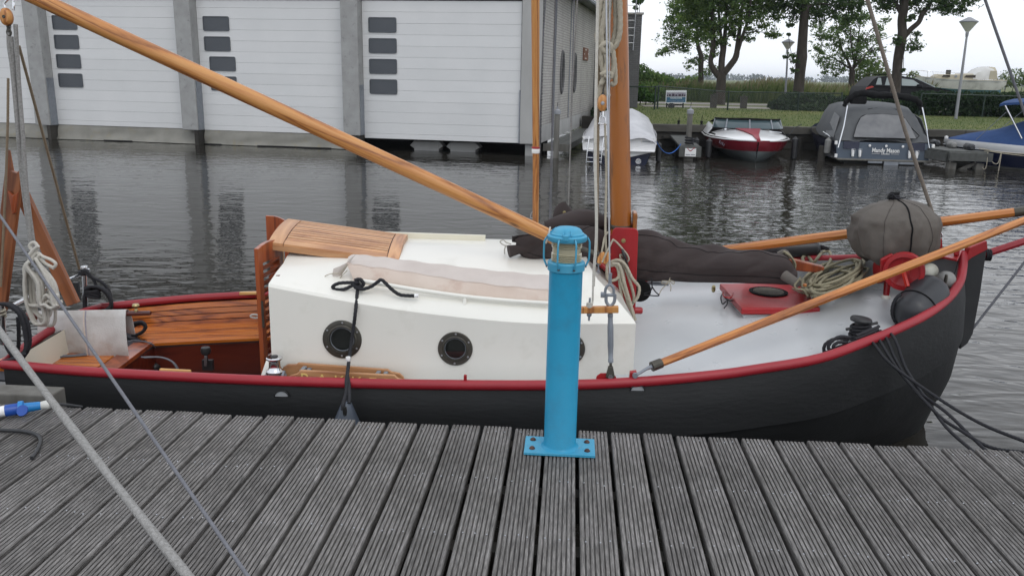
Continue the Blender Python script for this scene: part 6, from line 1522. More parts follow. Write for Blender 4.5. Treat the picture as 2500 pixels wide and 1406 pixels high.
hatch_piece(HU0, HU0 + EB, HV0 + .0, HV1).build('end_board', W['teak'], hatch, smooth=40, frame=Matrix(((BV.x, -BU.x, 0, BO.x), (BV.y, -BU.y, 0, BO.y), (0, 0, 1, 0), (0, 0, 0, 1))))
hatch_piece(HU1 - EB * .8, HU1, HV0, HV1).build('end_board', W['teak'], hatch, smooth=40, frame=Matrix(((BV.x, -BU.x, 0, BO.x), (BV.y, -BU.y, 0, BO.y), (0, 0, 1, 0), (0, 0, 0, 1))))
hatch_piece(HU0 + EB + .004, HU1 - EB * .8 - .004, HV0, HV0 + SB_).build('side_board', W['teak'], hatch, smooth=40, frame=MH)
hatch_piece(HU0 + EB + .004, HU1 - EB * .8 - .004, HV1 - SB_, HV1).build('side_board', W['teak'], hatch, smooth=40, frame=MH)
ns = 11; v0, v1 = HV0 + SB_ + .004, HV1 - SB_ - .004
for k in range(ns):
    a, b = v0 + (v1 - v0) * k / ns, v0 + (v1 - v0) * (k + 1) / ns
    hatch_piece(HU0 + EB + .006, HU1 - EB * .8 - .006, a, b - .010).build('slat', W['teak'], hatch, smooth=40, frame=MH)
m = MB()       # coaming board under the near edge, and ends
def edge(v, dz0, dz1): return [[B(u, v, hz(u, v) + dz0), B(u, v, hz(u, v) + dz1)] for u in np.linspace(HU0, HU1, 6)]
m.grid(edge(HV0 - .004, -.012, -.044), thick=tuple(BV * .022)); m.build('side_coaming', W['teak'], hatch, smooth=30, frame=MH)
m = MB(); m.grid(edge(HV1 + .004, -.012, -.044), thick=tuple(BV * -.022)); m.build('side_coaming', W['teak'], hatch, smooth=30, frame=MH)
m = MB(); m.grid([[B(HU1 + .002, v, hz(HU1, v) - .002), B(HU1 + .002, v, hz(HU1, v) - .06)] for v in np.linspace(HV0, HV1, 12)], thick=tuple(BU * -.02)); m.build('end_coaming', W['teak'], hatch, smooth=30)
m = MB(); m.grid([[B(HU0 - .002, v, hz(HU0, v) - .002), B(HU0 - .002, v, hz(HU0, v) - .06)] for v in np.linspace(HV0, HV1, 12)], thick=tuple(BU * .02)); m.build('end_coaming', W['teak'], hatch, smooth=30)
# companionway doors folded open
def cdoor(A, Bp, ztA, ztB, zbot, slats, label):
    A, Bp = Vector(A), Vector(Bp); d = (Bp - A); L = d.length; d.normalize(); nrm = V(-d.y, d.x, 0)
    def P(s, z): return V(A.x + d.x * s, A.y + d.y * s, z)
    def top(s): return ztA + (ztB - ztA) * (s / L) + .02 * math.sin(math.pi * s / L)
    sw = .055
    root = MB(); root.prism([P(0, zbot), P(sw, zbot), P(sw, top(sw)), P(0, top(0))], nrm * .026); dr = root.build('companionway_door', W['mahogany'], boat, smooth=0, bevel=.003)
    dr['label'] = label
    m = MB(); m.prism([P(L - sw, zbot), P(L, zbot), P(L, top(L)), P(L - sw, top(L - sw))], nrm * .026); m.build('stile', W['mahogany'], dr, smooth=0)
    m = MB(); m.prism([P(sw, top(sw) - .10)] + [P(L - sw, top(L - sw) - .10)] + [P(s, top(s)) for s in np.linspace(L - sw, sw, 5)], nrm * .024); m.build('top_rail', W['mahogany'], dr, smooth=0)
    m = MB(); m.prism([P(sw, zbot), P(L - sw, zbot), P(L - sw, zbot + .1), P(sw, zbot + .1)], nrm * .024); m.build('bottom_rail', W['mahogany'], dr, smooth=0)
    if slats:
        z = zbot + .115; zt_ = min(top(sw), top(L - sw)) - .11; n_ = int((zt_ - z) / .042)
        for k in range(n_):
            zz = z + (zt_ - z) * (k + .5) / n_
            m = MB(); m.prism([P(sw, zz + .022), P(L - sw, zz + .022), P(L - sw, zz + .016) , P(sw, zz + .016)], V(0, 0, 0) + nrm * .026 + V(0, 0, -.036)); m.build('louvre_slat', W['mahogany'], dr, smooth=0)
    else:
        m = MB(); q = [P(.10, top(.1) - .30), P(L - .08, top(L) - .30), P(L - .08, top(L) - .13), P(.10, top(.1) - .13)]
        m.tube(q + [q[0]], .008, 6); m.build('window_frame', W['wood_tan'], dr)
        m = MB(); m.prism(q, nrm * -.006); m.build('window_pane', W['dark_glass'], dr, smooth=0)
    m = MB(); m.obox(Matrix.Translation(P(.004, zbot + .38) - nrm * .002), .018, .006, .16); m.build('lock_plate', W['bronze'], dr, smooth=0)
ha, hbp = at(630, 610, Y=4.53), at(690, 596, Y=4.86)
cdoor((ha.x, ha.y, 0), (hbp.x, hbp.y, 0), at(630, 608, Y=4.53).z, at(678, 590, Y=4.80).z, .46, True, 'near companionway door with louvres')
ha, hbp = at(648, 527, Y=5.42), at(712, 545, Y=5.44)
cdoor((ha.x, ha.y, 0), (hbp.x, hbp.y, 0), at(648, 527, Y=5.42).z, at(704, 550, Y=5.44).z, .55, False, 'far companionway door with a framed pane')
# mahogany bulkhead below the doors and dark cockpit well
m = MB(); m.prism([B(UA + .01, -.60, .20), B(UA + .01, .62, .20), B(UA + .01, .60, 1.10), B(UA + .01, -.58, 1.10)], BU * .02); m.build('aft_bulkhead', W['mahogany_dark'], boat, smooth=0)

# ---- cockpit: far bench, its backrest, aft bench, floor
SZ = .425
f0, f1 = at(368, 839, Z=SZ), at(634, 823, Z=SZ)
b0_, b1_ = at(330, 795, Z=SZ), at(634, 764, Z=SZ)
def lerp2(a, b, t): return a.lerp(b, t)
bench = MB(); bench.prism([f0 + V(.0, .01, -.03), f1 + V(.08, .01, -.03), b1_ + V(.08, .02, -.03), b0_ + V(-.3, .02, -.03)], (0, 0, .012))
bench = bench.build('far_bench', W['caulk'], boat, smooth=0); bench.name = 'bench'
for k in range(8):
    t0, t1 = k / 8, (k + 1) / 8
    a, b = f0.lerp(b0_ + V(-.1, 0, 0), t0), f1.lerp(b1_, t0) + V(.08, 0, 0); c, d = f1.lerp(b1_, t1) + V(.08, -.004, 0), f0.lerp(b0_ + V(-.1, 0, 0), t1) + V(0, -.004, 0)
    m = MB(); m.prism([a + V(0, 0, -.018), b + V(0, 0, -.018), c + V(0, 0, -.018), d + V(0, 0, -.018)], (0, 0, .022)); m.build('slat', W['varnish_seat'], bench, smooth=0, bevel=.002, frame=MBT)
m = MB(); m.prism([f0 + V(0, .012, -.03), f1 + V(.1, .012, -.03), f1 + V(.1, .03, -.30), f0 + V(0, .03, -.30)], (0, .02, 0)); m.build('bench_front', W['mahogany_dark'], bench, smooth=0, frame=MBT)
t0_, t1_ = at(275, 742, Y=5.66), at(634, 714, Y=5.80)
def farw(u, t):         # inside of the far hull: 0 at bench height, 1 under the rail
    v, z = rail_at(u); v = -v * far_k(u); return B(u, v - .075 + .035 * t, .42 + (z - .022 - .42) * t)
uu = np.linspace(US + .12, UA + .04, 9)
for k in range(4):      # backrest boards rising to the far rail
    m = MB(); m.grid([[farw(u, k / 4), farw(u, (k + 1) / 4 - .035)] for u in uu], thick=(0, .014, 0)); m.build('backrest_board', W['varnish_seat'], boat, smooth=40, frame=MBT)
m = MB(); m.beam(at(585, 716, Y=5.74), at(640, 715, Y=5.76), .03, .02); m.build('rail_cap', W['wood_tan'], boat, smooth=0, bevel=.004)
# aft bench with mahogany edge
A0, A1 = at(282, 902, Z=SZ), at(372, 838, Z=SZ)
A2, A3 = at(322, 842, Z=SZ), at(228, 906, Z=SZ)
aft = MB(); aft.prism([A0 + V(0, -.2, -.03), A1 + V(0, .1, -.03), A1 + V(-.9, .1, -.03), A0 + V(-.7, -.2, -.03)], (0, 0, .012)); aft = aft.build('aft_bench', W['caulk'], boat, smooth=0); aft.name = 'bench'
m = MB(); m.prism([A0 + V(.02, -.06, -.02), A1 + V(0, .02, -.02), A2 + V(0, .02, -.02), A3 + V(.02, -.06, -.02)], (0, 0, .03)); m.build('edge_board', W['mahogany'], aft, smooth=0, bevel=.003)
dA = (A1 - A0).normalized(); sA = V(dA.y, -dA.x, 0) * -1
for k in range(9):      # boards running fore and aft
    t0, t1 = k / 9, (k + 1) / 9 - .008
    p0, p1 = A3.lerp(A2, t0) + V(-.006, -.03, 0), A3.lerp(A2, t1) + V(-.006, -.03, 0)
    m = MB(); m.prism([p0 + V(0, 0, -.018), p1 + V(0, 0, -.018), p1 + V(-.66, .01, -.018), p0 + V(-.66, .01, -.018)], (0, 0, .022)); m.build('slat', W['varnish_seat'], aft, smooth=0, bevel=.002, frame=MBT)
m = MB(); m.prism([A0 + V(.01, -.1, -.03), A1 + V(0, .02, -.03), A1 + V(.02, .02, -.33), A0 + V(.03, -.1, -.33)], (-.02, 0, 0)); m.build('bench_front', W['mahogany_dark'], aft, smooth=0)
m = MB(); m.prism([B(US + .1, -.8, .12), B(UA + .03, -.95, .12), B(UA + .03, .95, .12), B(US + .1, .8, .12)], (0, 0, .02)); m.build('cockpit_floor', W['mahogany_dark'], boat, smooth=0)
# tiller with brass knob
tl0, tl1 = at(60, 772, Y=4.93), at(368, 764, Y=4.93)
m = MB(); m.tube([tl0, tl0.lerp(tl1, .5), tl1 - (tl1 - tl0).normalized() * .012, tl1], [.026, .018, .0145, .011], 14); til = m.build('tiller', W['mahogany_dark'], boat)
kn = at(333, 763, Y=4.93)
m = MB(); m.lathe([(.006, -.02), (.012, .012), (.010, .018), (.007, .026), (.012, .034), (.0205, .040), (.023, .047), (.018, .056), (0, .058)], Matrix.Translation(kn), 18); m.build('brass_knob', W['brass'], til)
# engine control lever on the bench front
ec = at(508, 868, Y=5.12)
m = MB(); m.lathe([(0, .03), (.028, .022), (.034, 0), (.028, -.022), (0, -.03)], Matrix.Translation(ec + V(0, -.03, .045)), 16); m.tube([ec + V(0, -.03, .03), ec + V(0.004, -.035, -.04)], .011, 8); m.obox(Matrix.Translation(ec + V(0, -.01, -.06)), .07, .03, .07); ctl = m.build('engine_control', W['black_rubber'], boat, smooth=30)
m = MB(); m.obox(Matrix.Translation(ec + V(.004, -.05, -.02)) @ Matrix.Rotation(.1, 4, 'Y'), .018, .012, .07); m.build('lever', W['steel'], ctl, smooth=0, bevel=.003)
m = MB(); m.rope(spl([at(622, 772, Y=5.30) + V(.03 * math.cos(a), 0, .012 * math.sin(a)) for a in np.linspace(0, 6.3, 10)], 3), .006); tag(m.build('rope_becket', W['rope_white']), 'small white rope ring hanging by the near cabin door', 'rope')

# ---- mast, tabernacle, standing rigging
MY = 5.15
mb, mt_ = at(1517, 600, Y=MY), at(1507, 0, Y=MY)
mdir = (mt_ - mb) / (mt_.z - mb.z)
m = MB(); w0 = .078
foot = mb - mdir * .18; head = mb + mdir * 4.6
m.tube([foot, mb, mb + mdir * 1.3, head], [.063, .0635, .061, .038], 26)
m.build('mast', W['mast_wood'], boat, frame=frame_z(foot, head))
tz0 = .70
TC = at(1523, 640, Y=MY - .085)
tab = MB()
x0_, x1_ = at(1491, 640, Y=MY - .09).x, at(1554, 640, Y=MY - .09).x
ztab = at(1523, 556, Y=MY - .09).z
def tabp(y, th):
    pts = []
    for a in np.linspace(0, math.pi / 2, 5): pts.append((x1_ - .03 + .03 * math.cos(a), ztab - .03 + .03 * math.sin(a)))
    for a in np.linspace(math.pi / 2, math.pi, 5): pts.append((x0_ + .03 + .03 * math.cos(a), ztab - .03 + .03 * math.sin(a)))
    pts = pts + [(x0_ - .01, tz0), (x1_ + .012, tz0)]
    m = MB(); m.prism([V(x, y, z) for x, z in pts], (0, th, 0)); return m
tabern = tabp(MY - .098, .014).build('tabernacle_cheek', W['red_paint'], boat, smooth=0, bevel=.004)
tabp(MY + .084, .014).build('tabernacle_cheek', W['red_paint'], boat, smooth=0, bevel=.004)
m = MB(); m.box(x0_ - .012, x0_ + .004, MY - .084, MY + .084, tz0, ztab - .05); m.build('tabernacle_back', W['red_paint'], boat, smooth=0)
m = MB(); m.beam(V(x1_ - .014, MY, .75), V(x1_ - .020, MY, ztab + .085), .026, .12); m.build('mast_wedge', W['mast_wood'], boat, smooth=0, bevel=.008)
m = MB(); m.lathe([(.0645, -.012), (.067, -.006), (.067, .006), (.0645, .012)], Matrix.Translation(at(1516, 553, Y=MY)), 24); m.build('mast_band', W['bronze'], boat)
bp_ = at(1522, 588, Y=MY - .1)
m = MB(); m.lathe([(0, .008), (.010, .007), (.0125, 0), (.014, 0), (.014, -.004)], Matrix.Translation(bp_) @ Matrix.Rotation(math.radians(90), 4, 'X'), 14); m.build('pivot_bolt', W['brass'], boat)
# cleats on the tabernacle
for px, py in ((1524, 625),):
    c = at(px, py, Y=MY - .115); m = MB(); m.tube(spl([c + V(-.018, 0, .052), c + V(-.006, -.02, .018), c + V(.010, -.022, -.018), c + V(.032, 0, -.078)], 4), [.004, .006, .008, .009, .009, .009, .009, .008, .007, .006, .006, .005, .004], 8); m.obox(Matrix.Translation(c + V(0, .005, 0)), .018, .03, .04); m.build('cleat', W['black_rubber'], boat)
c = at(1500, 668, Y=MY - .12); m = MB(); m.obox(Matrix.Translation(c), .045, .05, .05); m.tube([c + V(-.09, .02, .055), c + V(-.02, .0, .0)], .018, 8); m.build('pin_rail', W['red_paint'], boat, smooth=30, bevel=.004)
c = at(1560, 758, Y=MY - .08); m = MB(); m.tube([c + V(-.03, 0, 0), c + V(.012, 0, 0), c + V(.022, 0, 0)], [.022, .022, .016], 12); m.build('hinge_pin', W['red_paint'], boat)
c = at(1562, 710, Y=MY + .06); m = MB(); m.lathe([(0, -.012), (.066, -.012), (.072, 0), (.066, .012), (0, .012)], Matrix.Translation(c) @ Matrix.Rotation(math.radians(90), 4, 'X'), 32); m.build('mast_sheave', W['canvas_black'], boat)
# shroud, thimble, shackle, rigging screw and chainplate at the near rail
CP = at(1490, 917, Y=4.125)
def shp(px, py, Y): return at(px, py, Y=Y)
s_top = shp(1480, 0, 4.42); s_mid = shp(1489, 690, 4.17)
m = MB(); m.tube([s_mid, s_mid.lerp(s_top, .5), s_top + (s_top - s_mid) * .6], .0042, 8); m.build('shroud', W['steel'], boat)
m = MB(); m.tube([s_mid + V(0, 0, -.012), s_mid + V(0, 0, .05)], .009, 8); m.build('ferrule', W['galv'], boat)
sh = shp(1488, 712, 4.165)
m = MB(); m.tube(spl([sh + V(-.022, 0, -.022), sh + V(-.019, 0, .018), sh + V(0, 0, .036), sh + V(.019, 0, .018), sh + V(.022, 0, -.022)], 5), .0072, 8); m.tube([sh + V(-.034, 0, -.018), sh + V(.034, 0, -.018)], .0085, 8)
m.lathe([(0, -.01), (.015, -.01), (.015, .01), (0, .01)], Matrix.Translation(sh + V(-.034, 0, -.018)) @ Matrix.Rotation(math.radians(90), 4, 'Y'), 6); m.build('shackle', W['galv'], boat, smooth=30)
fk = shp(1490, 733, 4.16)
m = MB(); m.tube(spl([fk + V(-.022, 0, .032), fk + V(-.02, 0, -.008), fk + V(0, 0, -.03), fk + V(.02, 0, -.008), fk + V(.022, 0, .032)], 5), .0085, 8); m.tube([fk + V(0, 0, -.03), shp(1491, 772, 4.15)], .0078, 8); m.build('rigging_fork', W['galv'], boat)
e0, e1 = shp(1490, 765, 4.15), shp(1491, 884, 4.135)
m = MB(); m.lathe([(.008, 0), (.014, .002), (.014, .018), (.0125, .02), (.0135, .05), (.0155, .07), (.0155, .17), (.0135, .195), (.0125, (e1 - e0).length - .02), (.014, (e1 - e0).length - .018), (.014, (e1 - e0).length), (.007, (e1 - e0).length)], frame_z(e0, e1), 16); m.build('rigging_screw', W['galv'], boat)
m = MB(); m.tube([e1, e1.lerp(CP, .35)], .008, 8); m.prism([e1.lerp(CP, .3) + V(-.012, -.012, 0), e1.lerp(CP, .3) + V(.012, -.012, 0), CP + V(.024, -.012, -.004), CP + V(.0, -.012, -.022), CP + V(-.024, -.012, -.004)], (0, .024, 0)); m.build('toggle', W['bronze'], boat, smooth=30, bevel=.003)
m = MB(); m.lathe([(0, .022), (.012, .022), (.013, .016), (.013, -.016), (0, -.018)], Matrix.Translation(CP + V(0, 0, -.002)) @ Matrix.Rotation(math.radians(90), 4, 'X'), 6); m.build('chainplate_bolt', W['steel'], boat, smooth=0)
m = MB()
ch = [CP + V(-.075 + .0, 0, -.035), CP + V(-.070, 0, -.006), CP + V(-.05, 0, .010), CP + V(-.02, 0, .012), CP + V(.015, 0, .010), CP + V(.03, 0, -.006), CP + V(.034, 0, -.035)]
m.prism(ch, (0, .010, 0)); m.build('chainplate', W['red_paint'], boat, smooth=0, bevel=.002)
# wooden spreader bar clamped to the rigging screw, with its eyebolt
k0, k1 = shp(1380, 757, 4.15), shp(1510, 755, 4.15)
m = MB(); m.beam(k0, k1, .030, .034, (0, 0, 1)); m.build('shroud_bar', W['boom_wood'], boat, smooth=0, bevel=.004)
eb = shp(1439, 756, 4.15)
m = MB(); m.tube([eb + V(0, 0, -.058), eb + V(0, 0, .062)], .0055, 8); m.lathe([(.011, .014), (.013, .016), (.013, .03), (.010, .032)], Matrix.Translation(eb), 10); m.lathe([(.010, -.035), (.013, -.03), (.013, -.018), (.011, -.016)], Matrix.Translation(eb), 10); m.build('eyebolt', W['galv'], boat)
m = MB()
rp0 = spl([shp(1458, 0, 4.44), shp(1452, 350, 4.28), shp(1455, 560, 4.20), shp(1449, 660, 4.17), shp(1447, 735, 4.155)], 8)
m.rope(rp0, .0052); m.rope([p + V(.006, .004, 0) for p in rp0[:-4]], .0045)
for k in range(4): m.tube([shp(1439, 742 + 3 * k, 4.15) + V(.013 * math.cos(a), .013 * math.sin(a), .001 * a) for a in np.linspace(0, 6.3, 14)], .0042, 6)
m.rope(spl([shp(1447, 735, 4.155), shp(1444, 746, 4.145), shp(1437, 744, 4.14)], 4), .005)
tag(m.build('white_halyard', W['rope_white']), 'white halyard tied off at the eyebolt on the small wooden shroud bar', 'rope')

# ---- boom, gallows boards at the stern
g0, g1 = at(1372, 590, Y=4.84), at(60, -18, Y=4.82)
gd = (g1 - g0).normalized()
m = MB(); m.tube([g0, g0 + gd * .5, g0 + gd * 2.0, g1, g1 + gd * .9], [.0385, .0415, .0450, .0430, .042], 28)
m.build('boom', W['boom_wood'], boat, frame=frame_z(g0, g1))
gz = g0 + (g1 - g0).normalized() * .09
m = MB(); m.rope([gz + frame_z(g0, g1).to_3x3() @ V(.0455 * math.cos(a), .0455 * math.sin(a), .008 * math.sin(a)) for a in np.linspace(0, 6.5, 40)], .005); tag(m.build('boom_lashing', W['rope_white']), 'white cord looped round the lower end of the diagonal boom', 'rope')
gall = thing('boom_gallows', 'crossed varnished gallows boards with notched forks standing at the stern', 'gallows', at(20, 760, Y=5.0))
def board(a, b, w, th, name, notch=None):
    M_ = frame_z(a, b, (0, 1, 0)); L = (b - a).length
    o = MB()
    if notch: pts = [(-w / 2, 0), (w / 2, 0), (w / 2, L), (w * .20, L - w * .45), (-w * .12, L - w * .42), (-w / 2, L + w * .75)]
    else: pts = [(-w / 2, 0), (w / 2, 0), (w / 2, L), (-w / 2, L)]
    o.prism([M_ @ V(x, -th / 2, z) for x, z in pts], M_.to_3x3() @ V(0, th, 0)); return o.build(name, W['gallows_wood'], gall, frame=M_, smooth=0, bevel=.004)
board(at(-4, 755, Y=5.0), at(38, 402, Y=5.0), .105, .035, 'upright_board', True)
board(at(180, 742, Y=5.09), at(42, 448, Y=5.09), .084, .035, 'cross_board')
m = MB(); q = [at(18, 466, Y=4.955), at(31, 478, Y=4.955), at(43, 470, Y=4.955), at(36, 520, Y=4.955), at(30, 524, Y=4.955)]; m.prism(q, (0, .02, 0)); m.build('fork_cleat', W['mahogany'], gall, smooth=0, bevel=.003)

# ---- stainless stern rail
m = MB(); pA = at(206, 655, Y=5.5); pB = at(2, 752, Y=4.45)
def tubeb(pts, r, mat='chrome', name='stern_rail_tube', par=None, n=12): m = MB(); m.tube(pts, r, n); return m.build(name, W[mat], par or boat)
tubeb([at(209, 745, Y=5.5), pA, pA + V(0, 0, .012)], .0185, name='rail_post')
m = MB(); m.lathe([(0, .006), (.022, .004), (.024, -.004), (.024, -.03), (.0185, -.034)], Matrix.Translation(pA + V(0, 0, .012)), 16); m.build('rail_post_cap', W['chrome'], boat)
m = MB(); m.tube([pA + V(.02, 0, -.01), pA + V(.04, 0, -.01)], .011, 10); m.tube([pA + V(.02, 0, -.028), pA + V(.035, 0, -.028)], .008, 10); m.build('clamp_screw', W['chrome'], boat)
tubeb([pA + V(-.01, -.01, -.04), at(130, 697, Y=5.1), at(25, 748, Y=4.6)], .0125)
tubeb([at(3, 745, Y=4.42), at(8, 840, Y=4.42)], .018, name='rail_post')
tubeb([at(3, 750, Y=4.42), at(-60, 775, Y=4.35)], .0125)
m = MB(); c = at(187, 712, Y=5.52); m.obox(Matrix.Translation(c), .042, .03, .14); m.build('fairlead_block', W['black_rubber'], boat, smooth=0, bevel=.004)

# ---- chrome winch on the side deck, coaming, toggle
wn = at(672, 914, Y=4.20)
m = MB(); m.lathe([(.058, -.03), (.060, -.004), (.056, 0), (.050, .002)], Matrix.Translation(wn), 28); wbs = m.build('winch', W['galv'], boat)
m = MB(); m.lathe([(.046, .002), (.049, .010), (.047, .022), (.036, .032), (.031, .045), (.031, .074), (.036, .083), (.044, .089), (.045, .096), (.040, .101), (.014, .102), (.0135, .099), (0, .099)], Matrix.Translation(wn), 32); m.build('winch_drum', W['chrome'], wbs)
m = MB(); m.lathe([(.009, .1015), (.019, .1025), (.0195, .106), (.009, .106)], Matrix.Translation(wn), 20); m.lathe([(.0, .1005), (.010, .1006), (.010, .1036), (0, .1036)], Matrix.Translation(wn), 8); m.build('winch_socket', W['black_rubber'], wbs)
m = MB(); m.prism([at(636, 918, Y=4.24), at(652, 872, Y=4.30), at(662, 872, Y=4.30), at(664, 918, Y=4.24)], (0, .02, 0)); m.build('coaming_end', W['white_paint'], boat, smooth=0, bevel=.004)
m = MB(); m.beam(at(694, 905, Y=4.18), at(688, 930, Y=4.15), .012, .012); m.build('jam_pin', W['galv'], boat, smooth=0)
c = at(1136, 926, Y=4.06); m = MB(); m.box(c.x - .008, c.x + .008, c.y - .008, c.y + .008, c.z - .02, c.z + .026); m.build('rail_pin', W['red_paint'], boat, smooth=0, bevel=.004)
c = at(427, 906, Y=4.13); m = MB(); m.beam(at(390, 905, Y=4.16), at(467, 909, Y=4.16), .018, .03); o = m.build('wood_handle', W['wood_tan'], boat, smooth=0, bevel=.007)
# near and far cabin grab rails
def grab(pts, posts, r=.0125):
    m = MB(); m.tube(spl(pts, 5), r, 12); o = m.build('grab_rail', W['white_paint'], boat)
    for p, q in posts: m = MB(); m.tube([p, q], r * 1.05, 10); m.build('grab_rail_post', W['white_paint'], o)
gy = 4.40
gp = [at(px, py, Y=gy + .02 * (px - 880) / 460) for px, py in ((876, 694), (890, 687), (1000, 705), (1135, 724), (1250, 735), (1345, 741))]
grab(gp, [(at(1135, 724, Y=4.415), at(1134, 744, Y=4.40)), (at(884, 690, Y=4.40), at(884, 712, Y=4.395))])
gf = [at(px, py, Y=5.62) for px, py in ((990, 590), (1125, 597), (1232, 605))]
grab(gf, [(at(1125, 598, Y=5.62), at(1125, 618, Y=5.62)), (at(1222, 606, Y=5.62), at(1222, 628, Y=5.62)), (at(1000, 590, Y=5.62), at(1000, 610, Y=5.62))], .011)

# ---- near pivot of the mast-lowering legs
m = MB(); c = at(1546, 913, Y=4.13); m.prism([c + V(-.022, -.01, -.035), c + V(-.018, -.01, .012), c + V(.016, -.01, .018), c + V(.022, -.01, -.035)], (0, .03, 0)); m.build('pivot_lug', W['red_paint'], boat, smooth=0, bevel=.003)
legs = thing('mast_lowering_legs', 'pair of octagonal varnished legs hinged at the rails and meeting beyond the bow', 'spar', B(1.2, 0, .9))
AP = at(2530, 512, Y=5.40)
n0, n1 = at(1596, 893, Y=4.16), AP + V(.05, -.03, -.005)
m = MB(); m.tube([n0, n0.lerp(n1, .3), n0.lerp(n1, .75), n1], [.0215, .0255, .0265, .023], 8); m.build('leg', W['spar_wood'], legs, smooth=20, frame=frame_z(n0, n1))
nd = (n1 - n0).normalized()
m = MB(); m.tube([n0 - nd * .012, n0 + nd * .045], .0262, 12); m.build('ferrule', W['bronze'], legs, smooth=30)
m = MB(); m.tube([n0 - nd * .01, n0.lerp(c, .35), c + V(.015, -.012, 0)], [.012, .0085, .008], 8); m.lathe([(0, .012), (.014, .012), (.014, -.012), (0, -.012)], Matrix.Translation(c + V(.008, -.014, .0)) @ Matrix.Rotation(math.radians(90), 4, 'X'), 10); m.build('fork', W['galv'], legs)
q0 = B(.47, 1.0, .70); q1 = at(2498, 516, Y=5.42); qa = at(1795, 607, Y=5.92)
q0 = qa + (qa - q1).normalized() * .55
m = MB(); m.tube([q0, q0.lerp(q1, .3), q0.lerp(q1, .8), q1], [.029, .033, .033, .028], 8); m.build('leg', W['spar_wood'], legs, smooth=20, frame=frame_z(q0, q1))
qd = (q1 - q0).normalized(); m = MB(); m.tube([q1 - qd * .05, q1 + qd * .006], .0305, 12); m.build('ferrule', W['bronze'], legs, smooth=30)
# far side pole standing beside the far shroud
f0_, f1_ = at(1309, 548, Y=5.95), at(1307, -30, Y=5.75)
pole = thing('upright_pole', 'slim varnished pole standing upright by the far rail with a white band', 'pole', f0_)
m = MB(); m.tube([f0_ - V(0, 0, .25), f0_.lerp(f1_, .3), f1_, f1_ + (f1_ - f0_) * .4], [.021, .0225, .028, .028], 16); m.build('shaft', W['boom_wood'], pole, frame=frame_z(f0_, f1_))
c = at(1308, 369, Y=5.88); m = MB(); m.lathe([(.026, -.016), (.028, -.012), (.028, .012), (.026, .016)], Matrix.Translation(c), 18); m.build('white_band', W['bright_white'], pole)
m = MB(); m.lathe([(.0255, .014), (.029, .018), (.029, .026), (.0255, .03)], Matrix.Translation(c), 18); m.build('red_band', W['red_paint'], pole)
for pxs, lab, r in ((((1333, -5, 5.9), (1322, 180, 5.92), (1312, 520, 5.97)), 'thin steel stay close beside the slim upright pole', .0035), (((1357, -5, 5.75), (1349, 250, 5.85), (1341, 560, 5.97)), 'thin pale line between the upright pole and the mast', .0042), (((1361, -5, 5.70), (1352, 250, 5.8), (1344, 560, 5.9)), 'second thin line running close beside another behind the mast', .003), (((1410, -5, 5.4), (1398, 200, 5.45), (1386, 560, 5.5)), 'grey line coming down behind the blue lantern', .0052), (((1402, 0, 5.6), (1393, 320, 5.65), (1389, 470, 5.68)), 'pale flag line hanging close to the grey line above the brown cover', .004)):
    m = MB(); m.tube(spl([at(a, b, Y=y) for a, b, y in pxs], 6), r, 6); tag(m.build('rigging_line', W['line_grey'] if r < .005 else W['rope_grey']), lab, 'rope', 'thin rigging lines')
c = at(1299, 525, Y=5.97); m = MB(); m.tube(spl([c + V(-.012, 0, -.02), c + V(-.006, 0, .012), c + V(.006, 0, .02), c + V(.012, 0, -.02), c + V(-.012, 0, -.02)], 4), .0035, 6); tag(m.build('shackle', W['steel']), 'small steel shackle at the foot of the slim upright pole', 'shackle')
# red bowsprit and its stay
r0, r1 = at(2345, 640, Y=5.45), at(2560, 570, Y=5.45)
bsp = thing('bowsprit', 'red painted bowsprit reaching out over the bow', 'spar', r0)
m = MB(); m.tube([r0, r0.lerp(r1, .2), r1], [.02, .024, .024], 8); m.build('pole', W['red_rail'], bsp, smooth=20)
m = MB(); m.rope([at(2405, 622, Y=5.45) + V(.03 * math.cos(a) * .2 + .012 * a / 6.3, .034 * math.cos(a), .034 * math.sin(a)) for a in np.linspace(0, 19, 70)], .006); m.build('lashing', W['rope_black'], bsp)
# ================================================================== LOOSE GEAR ON THE BOAT
def wob(p, a, s=1.0):
    """gentle fold displacement"""
    return a * (math.sin(7.1 * p.x * s + 2.3 * p.z * s) + .6 * math.sin(13.7 * p.x * s + 5.1 * p.y * s + 1.3) + .4 * math.sin(23 * p.z * s + 9 * p.x * s))
